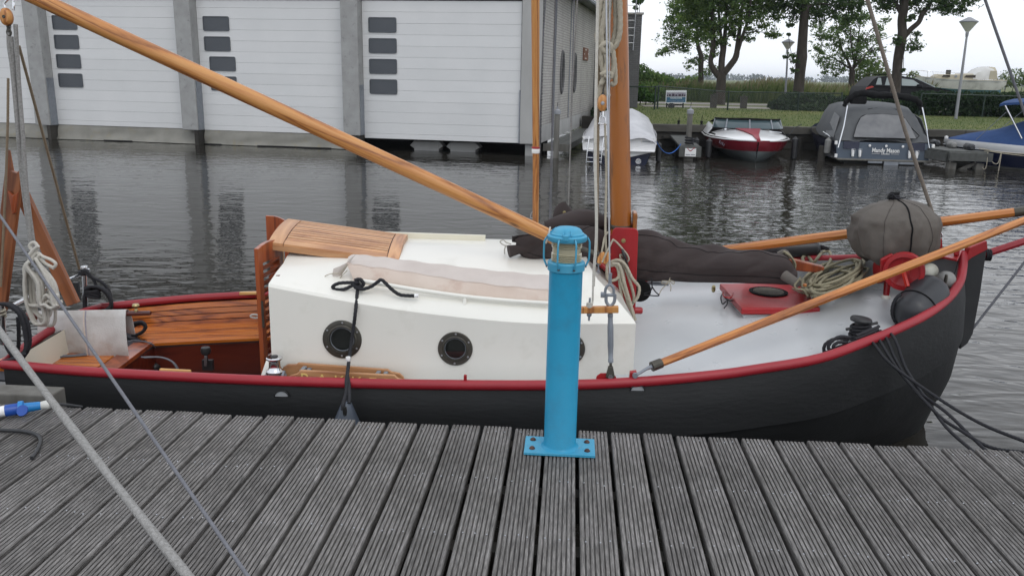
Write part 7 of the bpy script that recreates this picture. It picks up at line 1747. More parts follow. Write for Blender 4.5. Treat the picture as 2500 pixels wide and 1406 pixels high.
# long brown sail cover lying along the centre, both sides of the mast
sail = thing('sail_cover', 'long dark brown canvas sail cover lying past the foot of the mast', 'sail cover', at(1600, 690, Y=5.3))
prof_ = [(1262, 583, 606, 4.98), (1272, 574, 626, 4.99), (1300, 570, 640, 5.0), (1350, 566, 656, 5.05), (1400, 556, 668, 5.14), (1450, 552, 676, 5.26), (1500, 548, 684, 5.36), (1545, 562, 690, 5.38), (1590, 574, 694, 5.38), (1640, 590, 695, 5.38), (1700, 603, 696, 5.36), (1760, 608, 697, 5.34), (1820, 612, 698, 5.32), (1880, 622, 699, 5.28), (1920, 632, 700, 5.25), (1938, 655, 697, 5.23)]
R = []
for i, (px, yt, yb, Y) in enumerate([(p.x, p.y, p.z, float(np.interp(p.x, [q[0] for q in prof_], [q[3] for q in prof_]))) for p in spl([V(a, b, c) for a, b, c, d in prof_], 9)]):
    a, b = at(px, yt, Y=Y), at(px, yb, Y=Y); c = (a + b) / 2; h = (a - b).length / 2
    ring = []
    for k in range(44):
        t = 2 * math.pi * k / 44; q_ = c + V(0, math.cos(t) * h, math.sin(t) * h)
        r_ = 1 + .05 * math.sin(3 * t + px * .021) + .26 * mnoise.noise(V(q_.x * 3 + q_.z * 4, q_.y * 5, q_.z * 6 - q_.x * 2)) + .34 * (abs(mnoise.noise(V(q_.x * 6 - q_.z * 9 + 7, q_.y * 9, q_.z * 7))) - .2)
        dy = math.cos(t) * h * .80 * r_; dz = math.sin(t); dz = dz if dz > -.72 else -.72 + (dz + .72) * .25
        ring.append(c + V(.012 * math.sin(2 * t + px * .05), dy, dz * h * (r_ if dz > 0 else 1)))
    R.append(ring)
m = MB(); m.rings(R); m.build('cover', W['canvas_brown'], sail, smooth=75)
for ks in (14, 5, 24):
    m = MB(); m.tube([r[ks] + (r[ks] - sum(r, Vector()) / 44).normalized() * .001 for r in R[2:-1]], .0018, 5); m.build('seam', W['canvas_black'], sail)
# flap hanging at the aft end and rolled tip
m = MB(); m.grid([[at(1250 + 14 * j, 578 - 1 * j + 3 * math.sin(j), Y=4.96 + .02 * i) + V(0, 0, .015 * math.sin(2 * i + j) - .008 * i) for j in range(7)] for i in range(5)], thick=(0, .006, -.006)); m.build('end_flap', W['canvas_brown'], sail, smooth=70)
t0, t1 = at(1290, 606, Y=4.97), at(1242, 612, Y=4.93)
m = MB(); m.tube([t0, t0.lerp(t1, .5), t1 + V(0, 0, -.005)], [.034, .028, .038], 14); m.build('rolled_end', W['canvas_brown'], sail, smooth=60)
# upright hood
hz_ = [(1352, 1440, 566), (1350, 1418, 545), (1351, 1406, 525), (1356, 1394, 508), (1364, 1384, 499), (1374, 1381, 494)]
m = MB(); R = []
for x0_, x1_, y_ in hz_:
    a, b = at(x0_, y_, Y=5.42), at(x1_, y_, Y=5.42); c = (a + b) / 2; w_ = (b - a).length / 2
    R.append([c + V(w_ * math.cos(t) * (1 + .08 * math.sin(3 * t + y_)), .10 * w_ / .1 * math.sin(t) * .55, .006 * math.sin(2 * t)) for t in [2 * math.pi * k / 16 for k in range(16)]])
m.rings(R); m.build('hood', W['canvas_brown'], sail, smooth=70)
c = at(1378, 519, Y=5.36); m = MB(); m.lathe([(.006, 0), (.011, .002), (.011, .004), (.006, .005)], Matrix.Translation(c) @ Matrix.Rotation(math.radians(90), 4, 'X'), 14); m.build('eyelet', W['brass'], sail)
m = MB(); m.tube(spl([at(px, py, Y=5.3) for px, py in ((1330, 552), (1390, 545), (1440, 540), (1490, 548))], 6), [.03 + .05 * math.sin(math.pi * k / 18) for k in range(19)], 12); m.build('cover_bulge', W['canvas_brown'], sail, smooth=70)
# forward end: rolled edge, mahogany gaff jaw, lashings
e0, e1 = at(1915, 672, Y=5.18), at(1948, 694, Y=5.10)
m = MB(); m.tube([e0, e1], [.034, .028], 12); m.build('rolled_edge', W['canvas_bag'], sail, smooth=60)
m = MB(); m.rope(spl([at(px, py, Y=5.08) for px, py in ((1955, 676), (1948, 686), (1940, 697), (1946, 705), (1962, 708), (1972, 722))], 4), .006); m.build('bolt_rope', W['rope_olive'], sail)
m = MB(); m.prism([at(px, py, Y=5.30) for px, py in ((1905, 632), (1940, 634), (1968, 641), (2014, 652), (2012, 660), (1992, 666), (1950, 662), (1915, 656))], (0, .06, 0)); m.build('gaff_jaw', W['mahogany'], sail, smooth=0, bevel=.006)
m = MB(); m.tube(spl([at(px, py, Y=5.33) for px, py in ((1900, 622), (1915, 616), (1926, 628), (1932, 640))], 4), .02, 8); m.build('gaff_strop', W['canvas_bag'], sail)
m = MB()
m.rope(spl([at(px, py, Y=5.27) for px, py in ((1912, 614), (1925, 620), (1936, 636), (1938, 655), (1932, 664))], 5), .007)
m.rope(spl([at(px, py, Y=5.26) for px, py in ((1918, 618), (1932, 628), (1942, 645), (1940, 660))], 5), .006)
m.rope(spl([at(px, py, Y=5.1) for px, py in ((2008, 662), (1996, 672), (1985, 690), (1974, 700))], 5), .006)
m.build('lashing', W['rope_olive'], sail)
m = MB(); m.lathe([(0, .012), (.012, .006), (.012, -.006), (0, -.012)], Matrix.Translation(at(1965, 696, Y=5.12)), 12); m.build('parrel_bead', W['spar_wood'], sail)
# small ties under the cover
m = MB(); m.rope(spl([at(px, py, Y=5.15) for px, py in ((1590, 678), (1592, 700), (1586, 712), (1572, 716))], 5), .004); m.rope(spl([at(px, py, Y=5.12) for px, py in ((1592, 700), (1600, 712), (1608, 722), (1572, 720))], 5), .004); m.build('tie', W['rope_black'], sail)
m = MB(); m.rope(spl([at(px, py, Y=5.15) for px, py in ((1636, 678), (1630, 690), (1616, 692), (1618, 686), (1636, 688), (1644, 694), (1646, 688), (1634, 684))], 5), .003); m.rope(spl([at(px, py, Y=5.13) for px, py in ((1632, 690), (1616, 706), (1608, 722))], 5), .003); m.rope(spl([at(px, py, Y=5.13) for px, py in ((1634, 690), (1638, 700), (1637, 711))], 5), .003); m.build('bow_tie', W['rope_cream'], sail)
m = MB(); m.rope(spl([at(px, py, Y=5.05) for px, py in ((1240, 603), (1226, 596), (1221, 590), (1229, 586), (1236, 592), (1248, 596))], 5), .004); m.rope(spl([at(px, py, Y=5.0) for px, py in ((1236, 598), (1232, 608), (1232, 620))], 4), .004); m.build('end_tie', W['rope_white'], sail)
# crutch under the cover: grey bar with a red pad
m = MB(); m.tube([at(1560, 691, Y=5.42), at(1632, 694, Y=5.42)], .011, 10); cru = m.build('crutch', W['galv']); tag(cru, 'grey crutch bar with a red pad under the brown sail cover', 'crutch')
m = MB(); m.prism([at(px, py, Y=5.32) for px, py in ((1560, 676), (1594, 680), (1590, 686), (1575, 689), (1560, 688))], (0, .1, 0)); m.build('red_pad', W['red_paint'], cru, smooth=0, bevel=.003)

# rolled pale awning with laced end
aw = thing('rolled_awning', 'rolled faded pink canvas awning lying along the cabin roof', 'awning', at(1080, 700, Y=4.5))
secs_ = [(843, (858, 622), (847, 643), (868, 691)), (870, (885, 622), (866, 648), (886, 694)), (930, (940, 628), (925, 656), (940, 703)), (1010, (1015, 638), (1005, 667), (1015, 715)), (1100, (1100, 648), (1095, 683), (1105, 728)), (1200, (1200, 660), (1195, 697), (1205, 738)), (1290, (1290, 668), (1288, 706), (1292, 744)), (1375, (1375, 676), (1372, 712), (1375, 747))]
R = []
for i, (_, bt, ft, fb) in enumerate(secs_):
    a, b, c = at(*bt, Y=4.66), at(*ft, Y=4.50), at(*fb, Y=4.455)
    d = V((a.x + c.x) / 2, 4.68, c.z + .03)
    w1 = .012 * math.sin(i * 2.1); w2 = .010 * math.sin(i * 1.3 + 1)
    R.append([a, a.lerp(b, .35) + V(0, 0, .014 + w1), a.lerp(b, .7) + V(0, 0, .010 + w2), b + V(0, -.004, .004), b.lerp(c, .12) + V(0, -.010, 0), b.lerp(c, .5) + V(0, -.014 + w2 * .6, 0), b.lerp(c, .85) + V(0, -.010, 0), c, c.lerp(d, .5) + V(0, 0, -.012), d])
Rf = []
for i in range(len(R) - 1):
    for k in range(5): Rf.append([R[i][j].lerp(R[i + 1][j], k / 5) + V(0, .0025 * math.sin(3 * j + 5 * (i + k / 5)), .003 * math.sin(4 * j + 7 * (i + k / 5))) for j in range(10)])
Rf.append(R[-1])
m = MB(); m.rings([r[3:] + [r[9] + V(0, 0, .02)] for r in Rf]); m.build('side_roll', W['awning'], aw, smooth=50)
m = MB(); m.grid([r[:4] for r in Rf], thick=(0, .004, -.012)); m.build('top_fold', W['awning_top'], aw, smooth=60)
m = MB(); m.tube([r[3] + V(0, -.001, .003) for r in Rf], .0012, 5); m.build('seam', W['awning'], aw)
e = [at(px, py, Y=4.50) for px, py in ((868, 621), (852, 634), (846, 642), (830, 650), (814, 656), (811, 670), (818, 684), (830, 693), (846, 694), (866, 691))]
m = MB(); ce = at(838, 668, Y=4.56)
m.grid([[p, p.lerp(ce, .5) + V(0, -.03, 0), ce + V(0, -.035, 0)] for p in e], thick=(0, .006, 0)); m.build('laced_end', W['awning_top'], aw, smooth=60)
m = MB()
for pts in (((850, 645), (838, 658), (832, 668)), ((848, 660), (836, 672), (828, 682)), ((826, 668), (810, 668), (794, 674), (794, 682), (806, 686), (822, 684)), ((822, 690), (806, 690), (802, 695), (818, 694))): m.tube(spl([at(*p, Y=4.49) for p in pts], 5), .0026, 6)
m.build('lacing', W['rope_cream'], aw)

# black fender line, its bow knot, and the fender between hull and jetty
fd = thing('hull_fender', 'blue grey teardrop fender hanging between black hull and jetty', 'fender', at(848, 1030, Y=3.92))
fy = 3.905
fc = at(846, 1030, Y=fy)
m = MB(); pts = [at(846, 978, Y=fy), at(846, 984, Y=fy), at(846, 998, Y=fy), at(846, 1022, Y=fy), at(846, 1060, Y=fy), at(846, 1110, Y=fy), at(846, 1170, Y=fy), at(846, 1230, Y=fy)]
m.tube(pts, [.014, .028, .042, .066, .098, .115, .105, .05], 26, flat=.9); m.build('body', W['fender_blue'], fd, smooth=60)
c = at(842, 1003, Y=fy - .047); m = MB(); m.lathe([(0, .012), (.011, .010), (.015, 0), (.011, -.01), (0, -.012)], Matrix.Translation(c) @ Matrix.Diagonal((.75, .7, 2.1, 1)), 14); m.build('eye', W['dark_void'], fd)
kn = at(876, 692, Y=4.385)
m = MB()
m.rope(spl([at(px, py, Y=y) for px, py, y in ((876, 692, 4.385), (873, 708, 4.37), (868, 760, 4.27), (863, 800, 4.27), (857, 840, 4.255), (852, 880, 4.2), (848, 915, 4.07), (846, 932, 4.01), (846, 955, 3.96), (838, 985, 3.87), (836, 1000, 3.86))], 6), .0098)
m.rope(spl([at(px, py, Y=y) for px, py, y in ((848, 915, 4.065), (852, 940, 4.0), (853, 965, 3.93), (852, 985, 3.89))], 6), .0095)
m.rope(spl([at(px, py, Y=4.37) for px, py in ((876, 690), (848, 690), (826, 692), (812, 700), (820, 707), (840, 706), (858, 698), (872, 690))], 6), .0098)
m.rope(spl([at(px, py, Y=4.375) for px, py in ((866, 684), (880, 682), (888, 694), (878, 700), (866, 694))], 6), .0098)
m.rope(spl([at(px, py, Y=4.36) for px, py in ((868, 700), (884, 706), (905, 700), (920, 690), (930, 683), (940, 690), (955, 705), (975, 719), (1000, 722), (1014, 722))], 6), .0098)
m.rope(spl([at(px, py, Y=4.365) for px, py in ((860, 692), (872, 704), (884, 696))], 6), .0098)
tag(m.build('fender_line', W['rope_black']), 'black laid rope tied with a bow to the cabin grab rail, holding the teardrop fender', 'rope')
m = MB(); m.lathe([(.0115, -.012), (.013, -.010), (.013, .010), (.0115, .012)], Matrix.Translation(at(850, 876, Y=4.19)), 14); m.build('whipping', W['bright_white'], bpy.data.objects['fender_line'])
m = MB(); q = at(1018, 722, Y=4.36); m.tube([at(1012, 722, Y=4.36), at(1022, 722, Y=4.36)], .0108, 10); m.build('whipping', W['bright_white'], bpy.data.objects['fender_line'])

# name boards standing on the side deck
nbd = thing('name_board', 'varnished name boards with gold letters stowed on the side deck', 'name board', at(850, 925, Y=4.18))
def nameboard(pxs, Y, th, low, mat):
    top = [at(*p, Y=Y) for p in pxs]; bot_ = [V(p.x, p.y, low) for p in (top[-1], top[0])]
    m = MB(); m.prism(top + bot_, (0, th, 0)); return m
nameboard([(690, 897), (702, 890), (722, 890), (728, 886), (946, 902), (955, 908), (975, 912), (984, 920), (988, 930)], 4.235, .018, .52, None).build('rear_board', W['teak'], nbd, smooth=0, bevel=.004, frame=MBT)
fb_ = nameboard([(700, 925), (708, 917), (726, 912), (732, 904), (962, 916), (970, 924), (985, 928), (994, 934), (1000, 944)], 4.145, .020, .50, None).build('front_board', W['teak'], nbd, smooth=0, bevel=.004, frame=MBT)
for px, py in ((740, 896), (752, 900), (922, 907), (940, 909)):
    c = at(px, py, Y=4.19); m = MB(); m.obox(Matrix.Translation(c + V(0, 0, -.03)), .022, .07, .05); m.build('spacer_block', W['galv'], nbd, smooth=0, bevel=.003)
MTn = Matrix.Translation(at(846, 926, Y=4.1435)) @ Matrix(((BU.x, 0, BV.x, 0), (BU.y, 0, BV.y, 0), (0, 1, 0, 0), (0, 0, 0, 1))) @ Matrix.Rotation(-.048, 4, 'Z')
MTn = Matrix.Translation(at(846, 934, Y=4.1435)) @ Matrix.Rotation(math.radians(90), 4, 'X') @ Matrix.Rotation(-.02, 4, 'Z')
cu_x = 0
text('gold_lettering', 'R A K K E R', .098, MTn, W['gold'], nbd, .0015, bold=-.0008, squeeze=1.02)['kind'] = 'stuff'

# pale towel over the tiller
G = []
yT = 4.93
prof_t = [(-.055, -.17), (-.05, -.08), (-.034, -.01), (-.014, .024), (0, .030), (.014, .024), (.032, -.02), (.05, -.10), (.06, -.19), (.068, -.30)]
xa, xb = at(98, 768, Y=yT), at(311, 764, Y=yT)
cols = []
for i in range(25):
    u = i / 24; base = xa.lerp(xb, u); row = []
    for dy, dz in prof_t[::-1] if False else [(-y_, z_) for y_, z_ in prof_t]:
        f = max(0, -dz) / .3; lw = 1.0 if dy < 0 else .8
        row.append(base + V(.022 * f * math.sin(2.5 * u) + .012 * f, dy * (1 + .10 * math.sin(9 * u + 1) * f * 2) - .006 * math.sin(14 * u) * f * 3, dz * lw + (.018 * math.sin(4.2 * u + .4) + .010 * math.sin(11 * u)) * f))
    cols.append(row)
m = MB(); m.grid(cols, thick=(0, .004, -.003)); tag(m.build('towel', W['towel'], smooth=75), 'grubby pale towel draped over the dark tiller', 'towel')
m = MB(); st_ = [cols[13][j] + V(.004, -.0035, .001) for j in range(3, 9)]
for dx, mt2 in ((0.0, 'sign_mauve'), (-.012, 'awning')):
    m = MB(); m.grid([[p + V(dx, -.002, 0), p + V(dx + .006, -.002, 0)] for p in [cols[13][j] for j in range(5, 10)]], thick=(0, .001, 0)); m.build('stripe', W[mt2], bpy.data.objects['towel'], smooth=0)

# ropes at the stern
cl = MB()
Yc_ = 4.72
for pts, r in ((((22, 55), (22, 110), (30, 170), (42, 300), (52, 420), (70, 560), (78, 610)), .0118), (((28, 90), (33, 160), (40, 250), (56, 400), (72, 560), (80, 612)), .0105), (((38, 60), (46, 200), (56, 330), (66, 470), (84, 610)), .0118)):
    cl.tube(spl([at(*p, Y=Yc_ + .02 * random.random()) for p in pts], 6), r, 8)
tack = cl.build('mainsheet_tackle', W['rope_grey']); tag(tack, 'grey mainsheet tackle falling from the wooden block to the hanging coil', 'rope')
cl = MB()
rg = random.Random(5)
for k in range(11):
    x0_ = 68 + rg.uniform(-4, 6); xl, xr = 56 + rg.uniform(0, 26), 118 + rg.uniform(-18, 22); yb = 782 + rg.uniform(-34, 16); dY = Yc_ - .05 - .012 * k
    if k > 6: xl, xr, yb = 92 + rg.uniform(-6, 8), 128 + rg.uniform(-8, 14), 748 + rg.uniform(-20, 30)
    xb_ = (xl + xr) / 2 + 14
    cl.tube(spl([at(x, y, Y=dY) for x, y in ((80, 634), (x0_ - 4, 650), (xl, 690), (xl + 5, 740), (xb_ - 14, yb - 8), (xb_, yb), (xb_ + 16, yb - 8), (xr + 2, 742), (xr - 8, 690), (92, 640), (84, 630))], 5), .0098, 8)
cl.tube(spl([at(x, y, Y=Yc_ - .12) for x, y in ((84, 618), (72, 600), (84, 592), (92, 606), (78, 622), (70, 640), (80, 628), (92, 618), (104, 626), (124, 634), (136, 644), (130, 652), (112, 644), (96, 630))], 5), .0098, 8)
cl.tube(spl([at(x, y, Y=Yc_ - .13) for x, y in ((94, 600), (80, 612), (70, 628), (84, 640), (96, 622))], 5), .0098, 8)
cl.tube(spl([at(x, y, Y=Yc_ - .12) for x, y in ((100, 634), (118, 648), (132, 656))], 5), .0085, 8)
tag(cl.build('rope_coil', W['rope_white']), 'grey white rope coil hanging in long loops at the stern', 'rope coil')
blk = thing('wooden_block', 'worn wooden pulley block hanging above the stern coil', 'pulley block', at(18, 45, Y=Yc_))
m = MB(); bc = at(16, 42, Y=Yc_ - .01); m.lathe([(0, .025), (.024, .024), (.032, .015), (.034, 0), (.032, -.015), (.024, -.024), (0, -.025)], Matrix.Translation(bc) @ Matrix.Rotation(math.radians(90), 4, 'X') @ Matrix.Diagonal((1, 1.45, 1, 1)), 20); m.build('shell', W['boom_wood'], blk)
m = MB(); m.lathe([(0, .028), (.008, .028), (.010, .024), (.010, -.024), (0, -.028)], Matrix.Translation(bc) @ Matrix.Rotation(math.radians(90), 4, 'X'), 12); m.build('pin', W['bronze'], blk)
m = MB(); m.tube(spl([at(x, y, Y=Yc_) for x, y in ((14, 24), (12, 8), (28, -4), (34, 12), (33, 26))], 4), .0055, 8); m.tube([at(32, -30, Y=Yc_), at(33, 24, Y=Yc_)], .006, 8); m.build('shackle', W['chrome'], blk)
m = MB(); m.tube([at(18, 60, Y=Yc_), at(22, 78, Y=Yc_)], .008, 8); m.tube([at(22, 80, Y=Yc_) + V(.012 * math.cos(a), 0, .018 * math.sin(a)) for a in np.linspace(0, 6.28, 14)], .005, 6, closed=True); m.build('becket', W['bronze'], blk)
m = MB(); m.rope([at(20, 192, Y=4.85), at(19, 300, Y=4.86), at(14, 450, Y=4.9), at(5, 640, Y=4.95), at(2, 700, Y=4.95)], .0075); tag(m.build('tan_line', W['rope_tan']), 'tan laid line hanging vertically before the gallows boards', 'rope')
m = MB(); a_, b_ = at(44, 112, Y=4.9), at(194, 664, Y=5.48); m.rope([a_, b_], .0045); m.rope([a_ + V(.010, 0, .0), b_ + V(.009, 0, 0)], .0045); tag(m.build('double_line', W['rope_tan']), 'thin doubled tan line slanting from the block to the far stern post', 'rope')
# black ropes hung at both stern posts
m = MB()
for k in range(9):
    y0_ = 5.44 - .012 * k; w_ = rg.uniform(-5, 5)
    m.rope(spl([at(x, y, Y=y0_) for x, y in ((208, 708 + w_), (226 + w_, 700), (252 + w_, 706), (268 + w_ * .5, 726), (270, 752 + w_), (240, 762), (210, 756 + w_), (206, 730), (210, 710))], 4), .011)
for k in range(6): m.rope([at(208, 706 + 3 * k, Y=5.36) + V(.05 * math.cos(a) + .05, .02 * math.sin(a), .012 * math.sin(a + k)) for a in np.linspace(0, 6.3, 18)], .011)
m.rope(spl([at(x, y, Y=5.42) for x, y in ((200, 660), (214, 664), (232, 690), (238, 706))], 5), .010)
m.rope(spl([at(x, y, Y=5.42) for x, y in ((202, 662), (222, 676), (250, 690), (266, 710), (270, 726))], 5), .011)
m.rope([at(203, 660, Y=5.44) + V(.026 * math.cos(a), .026 * math.sin(a), -.002 * a) for a in np.linspace(0, 14, 40)], .009)
tag(m.build('black_stern_rope', W['rope_black']), 'bundle of black rope hung on the far chrome stern post', 'rope')
m = MB()
for k in range(6):
    y0_ = 4.34 - .015 * k; w_ = rg.uniform(-6, 6)
    m.rope(spl([at(x, y, Y=y0_) for x, y in ((-8, 742), (22 + w_, 744), (52 + w_, 766), (66 + w_, 810), (66 + w_ * .6, 852), (44, 872 + w_), (18, 850), (6, 800))], 5), .011)
m.rope(spl([at(x, y, Y=4.24) for x, y in ((-20, 892), (10, 882), (40, 874), (60, 862))], 5), .012)
m.rope(spl([at(x, y, Y=4.4) for x, y in ((44, 774), (46, 830), (40, 880))], 4), .011)
tag(m.build('black_quarter_rope', W['rope_black']), 'black rope loops hung on the near stern post', 'rope')
m = MB(); c = at(3, 765, Y=4.41)
m.rope([c + V(.022 * math.cos(a), .022 * math.sin(a), .003 * a - .02) for a in np.linspace(0, 14, 40)], .006); tag(m.build('white_seizing', W['rope_cream']), 'short cream lashing round the near stern post', 'rope')
m = MB(); m.rope(spl([at(x, y, Y=5.3) for x, y in ((318, 800), (342, 790), (354, 796), (350, 808), (336, 816), (322, 818))], 5), .0115); m.rope(spl([at(x, y, Y=5.28) for x, y in ((322, 790), (346, 786), (356, 798), (346, 812))], 5), .0115); tag(m.build('bench_rope', W['rope_black']), 'black rope end lying on the far bench beside the towel', 'rope')
m = MB()
m.tube(spl([at(x, y, Z=z) for x, y, z in ((312, 835, .44), (325, 831, .44), (345, 833, .44), (368, 838, .44), (385, 855, .36), (396, 875, .28), (402, 905, .2))], 5), .0048, 6)
m.tube(spl([at(x, y, Y=4.7) for x, y in ((345, 872), (372, 871), (398, 873), (420, 882), (432, 895), (438, 910))], 5), .0048, 6)
m.tube(spl([at(x, y, Y=4.68) for x, y in ((352, 873), (390, 872), (415, 880), (428, 893), (434, 910))], 5), .0045, 6)
m.tube(spl([at(x, y, Z=SZ + .01) for x, y in ((118, 884), (130, 874), (150, 869), (190, 866), (220, 862))], 5), .006, 6)
m.tube(spl([at(x, y, Z=SZ + .012) for x, y in ((120, 886), (145, 872), (180, 869), (212, 866))], 5), .006, 6)
tag(m.build('cockpit_cable', W['line_grey']), 'thin dark cables trailing over the aft bench into the cockpit', 'cable')
m = MB(); c = at(338, 892, Z=.25); m.obox(Matrix.Translation(c) @ Matrix.Rotation(.5, 4, 'Z'), .16, .10, .10); m.tube([c + V(.05, 0, .03), c + V(.16, -.05, .0)], .03, 10); tag(m.build('tool_box', W['black_rubber'], smooth=30, bevel=.015), 'black plastic box on the cockpit floor below the aft bench', 'box')

# halyards in front of the mast
YH = 4.92
hal = MB()
def hp(x, y, d=0.0): return at(x, y, Y=YH + d)
for pts, d in ((((1472, -20), (1462, 60), (1458, 95), (1468, 118), (1480, 126), (1490, 118)), 0), (((1484, -20), (1474, 50), (1468, 92), (1474, 116), (1486, 122)), -.02), (((1490, -20), (1484, 50), (1480, 92), (1484, 112)), .02), (((1512, -20), (1514, 60), (1510, 95), (1500, 116), (1488, 124), (1478, 118)), -.01), (((1502, -20), (1504, 60), (1499, 95), (1492, 116), (1482, 120)), .02)):
    hal.rope(spl([hp(*p, d) for p in pts], 6), .0158)
hal.rope(spl([hp(x, y, -.035) for x, y in ((1466, 118), (1478, 106), (1492, 114), (1486, 128), (1474, 126), (1470, 112), (1484, 106))], 5), .0158)
hal.rope(spl([hp(x, y, -.02) for x, y in ((1470, 120), (1468, 150), (1474, 178), (1484, 188), (1496, 176), (1498, 150), (1494, 122))], 5), .0145)
hal.rope(spl([hp(x, y, -.03) for x, y in ((1476, 126), (1482, 150), (1476, 180), (1470, 202), (1466, 206))], 5), .0145)
hal.rope(spl([hp(x, y, -.04) for x, y in ((1466, 184), (1480, 178), (1494, 184), (1490, 190), (1474, 186))], 5), .0140)
hal.rope(spl([hp(x, y, -.01) for x, y in ((1496, 120), (1501, 160), (1502, 200), (1496, 208), (1490, 202))], 5), .0135)
hal.rope(spl([hp(x, y) for x, y in ((1484, 188), (1480, 214), (1484, 236))], 5), .0158); hal.rope(spl([hp(x, y) for x, y in ((1472, 196), (1464, 222), (1460, 240))], 5), .0158)
tag(hal.build('halyard_coil', W['rope_cream']), 'thick cream halyard coil knotted high in front of the mast', 'rope coil')
hb_ = thing('halyard_block', 'varnished wooden block below the thick cream halyard coil', 'pulley block', hp(1470, 254))
m = MB(); bc = hp(1471, 252, -.02); m.lathe([(0, .026), (.020, .025), (.028, .016), (.030, 0), (.028, -.016), (.020, -.025), (0, -.026)], Matrix.Translation(bc) @ Matrix.Rotation(math.radians(90), 4, 'X') @ Matrix.Diagonal((1, 1.6, 1, 1)), 20); m.build('shell', W['boom_wood'], hb_)
m = MB(); m.lathe([(0, .031), (.010, .030), (.012, .024), (.012, -.026), (0, -.03)], Matrix.Translation(bc) @ Matrix.Rotation(math.radians(90), 4, 'X'), 12); m.build('pin', W['steel'], hb_)
m = MB(); m.tube(spl([hp(x, y) for x, y in ((1464, 302), (1465, 288), (1470, 284), (1476, 288), (1477, 302))], 4), .0042, 8); m.tube([hp(1460, 302), hp(1482, 304)], .0042, 8); m.tube([hp(1472, 270), hp(1472, 286)], .009, 8); m.build('shackle', W['chrome'], hb_)
m = MB(); m.rope(spl([hp(1464, -20, .03), hp(1461, 240, .02), hp(1458, 480, .02), hp(1456, 570, .02), hp(1458, 630, .02)], 8), .009); tag(m.build('brown_halyard', W['rope_tan']), 'brown laid halyard running down just beside the mast', 'rope')
m = MB(); m.rope(spl([hp(1477, 302), hp(1480, 420), hp(1478, 560), hp(1481, 640), hp(1482, 668)], 8), .0068); tag(m.build('cream_halyard', W['rope_cream']), 'cream halyard fall running from the block shackle to the pin rail', 'rope')
m = MB(); m.tube([hp(1457, -20, .05), hp(1449, 420, .05)], .0034, 6); m.tube([hp(1489, -20, -.06), hp(1487, 430, -.06)], .003, 6); tag(m.build('steel_wires', W['steel']), 'pair of thin steel wires in front of the varnished mast', 'wire')
# rope hung over the pin rail
m = MB(); Yp = 4.98
def pp2(x, y, d=0.0): return at(x, y, Y=Yp + d)
for k, pts in enumerate((((1486, 646), (1496, 640), (1510, 642), (1520, 660), (1526, 700), (1532, 740), (1545, 760)), ((1488, 642), (1502, 637), (1518, 642), (1530, 664), (1542, 700), (1548, 730), (1540, 748)), ((1490, 640), (1508, 635), (1526, 646), (1544, 680), (1560, 700), (1558, 722), (1548, 738)),
                         ((1488, 650), (1500, 646), (1510, 660), (1514, 700), (1522, 740), (1540, 768), (1552, 780)), ((1492, 648), (1506, 650), (1514, 680), (1526, 716), (1540, 752), (1551, 782)), ((1494, 644), (1512, 648), (1524, 690), (1536, 730), (1549, 776)))):
    m.rope(spl([pp2(x, y, -.012 * k) for x, y in pts], 5), .0095)
m.rope(spl([pp2(x, y, -.05) for x, y in ((1484, 640), (1482, 656), (1482, 676), (1488, 684), (1500, 684), (1510, 676), (1512, 660))], 5), .0095)
m.rope(spl([pp2(x, y, -.05) for x, y in ((1484, 650), (1498, 644), (1508, 650))], 5), .0095)
tag(m.build('pin_rail_coil', W['rope_cream']), 'cream rope coil draped over the red pin rail at the mast foot', 'rope coil')
m = MB(); m.rope(spl([at(x, y, Y=MY - .12) for x, y in ((1495, 584), (1506, 592), (1520, 608), (1531, 622), (1535, 634), (1528, 640), (1522, 626), (1514, 622), (1516, 632), (1524, 638))], 5), .006); tag(m.build('cleat_line', W['rope_cream']), 'thin cream line belayed on the black mast cleat', 'rope')
tk = thing('foot_block', 'small wooden tackle block beside the red mast foot', 'pulley block', at(1474, 628, Y=4.92))
for dx in (0, 12):
    m = MB(); a_, b_ = at(1462 + dx, 644, Y=4.9), at(1474 + dx, 616, Y=4.9); M_ = frame_z(a_, b_); m.lathe([(0, 0), (.010, .004), (.015, .03), (.012, .07), (0, .078)], M_ @ Matrix.Diagonal((1, 1.4, 1, 1)), 14); m.build('shell', W['boom_wood'], tk)
m = MB(); m.tube([at(1400, 600, Y=4.98), at(1466, 622, Y=4.92)], .014, 8); m.build('jaw_strap', W['bronze'], tk)
m = MB(); m.rope(spl([at(x, y, Y=4.9) for x, y in ((1468, 622), (1472, 600), (1476, 580), (1484, 566))], 5), .006); m.rope(spl([at(x, y, Y=4.89) for x, y in ((1470, 640), (1478, 622), (1488, 602), (1496, 586))], 5), .006); m.build('fall', W['rope_cream'], tk)
m = MB(); m.tube([at(1461, 640, Y=4.91), at(1461, 664, Y=4.91)], .004, 6); m.tube([at(1461, 664, Y=4.91) + V(.009 * math.cos(a), 0, .009 * math.sin(a)) for a in np.linspace(0, 6.28, 12)], .003, 6, closed=True); m.tube([at(1448, 642, Y=4.91), at(1466, 646, Y=4.91)], .006, 6); m.build('eye', W['galv'], tk)

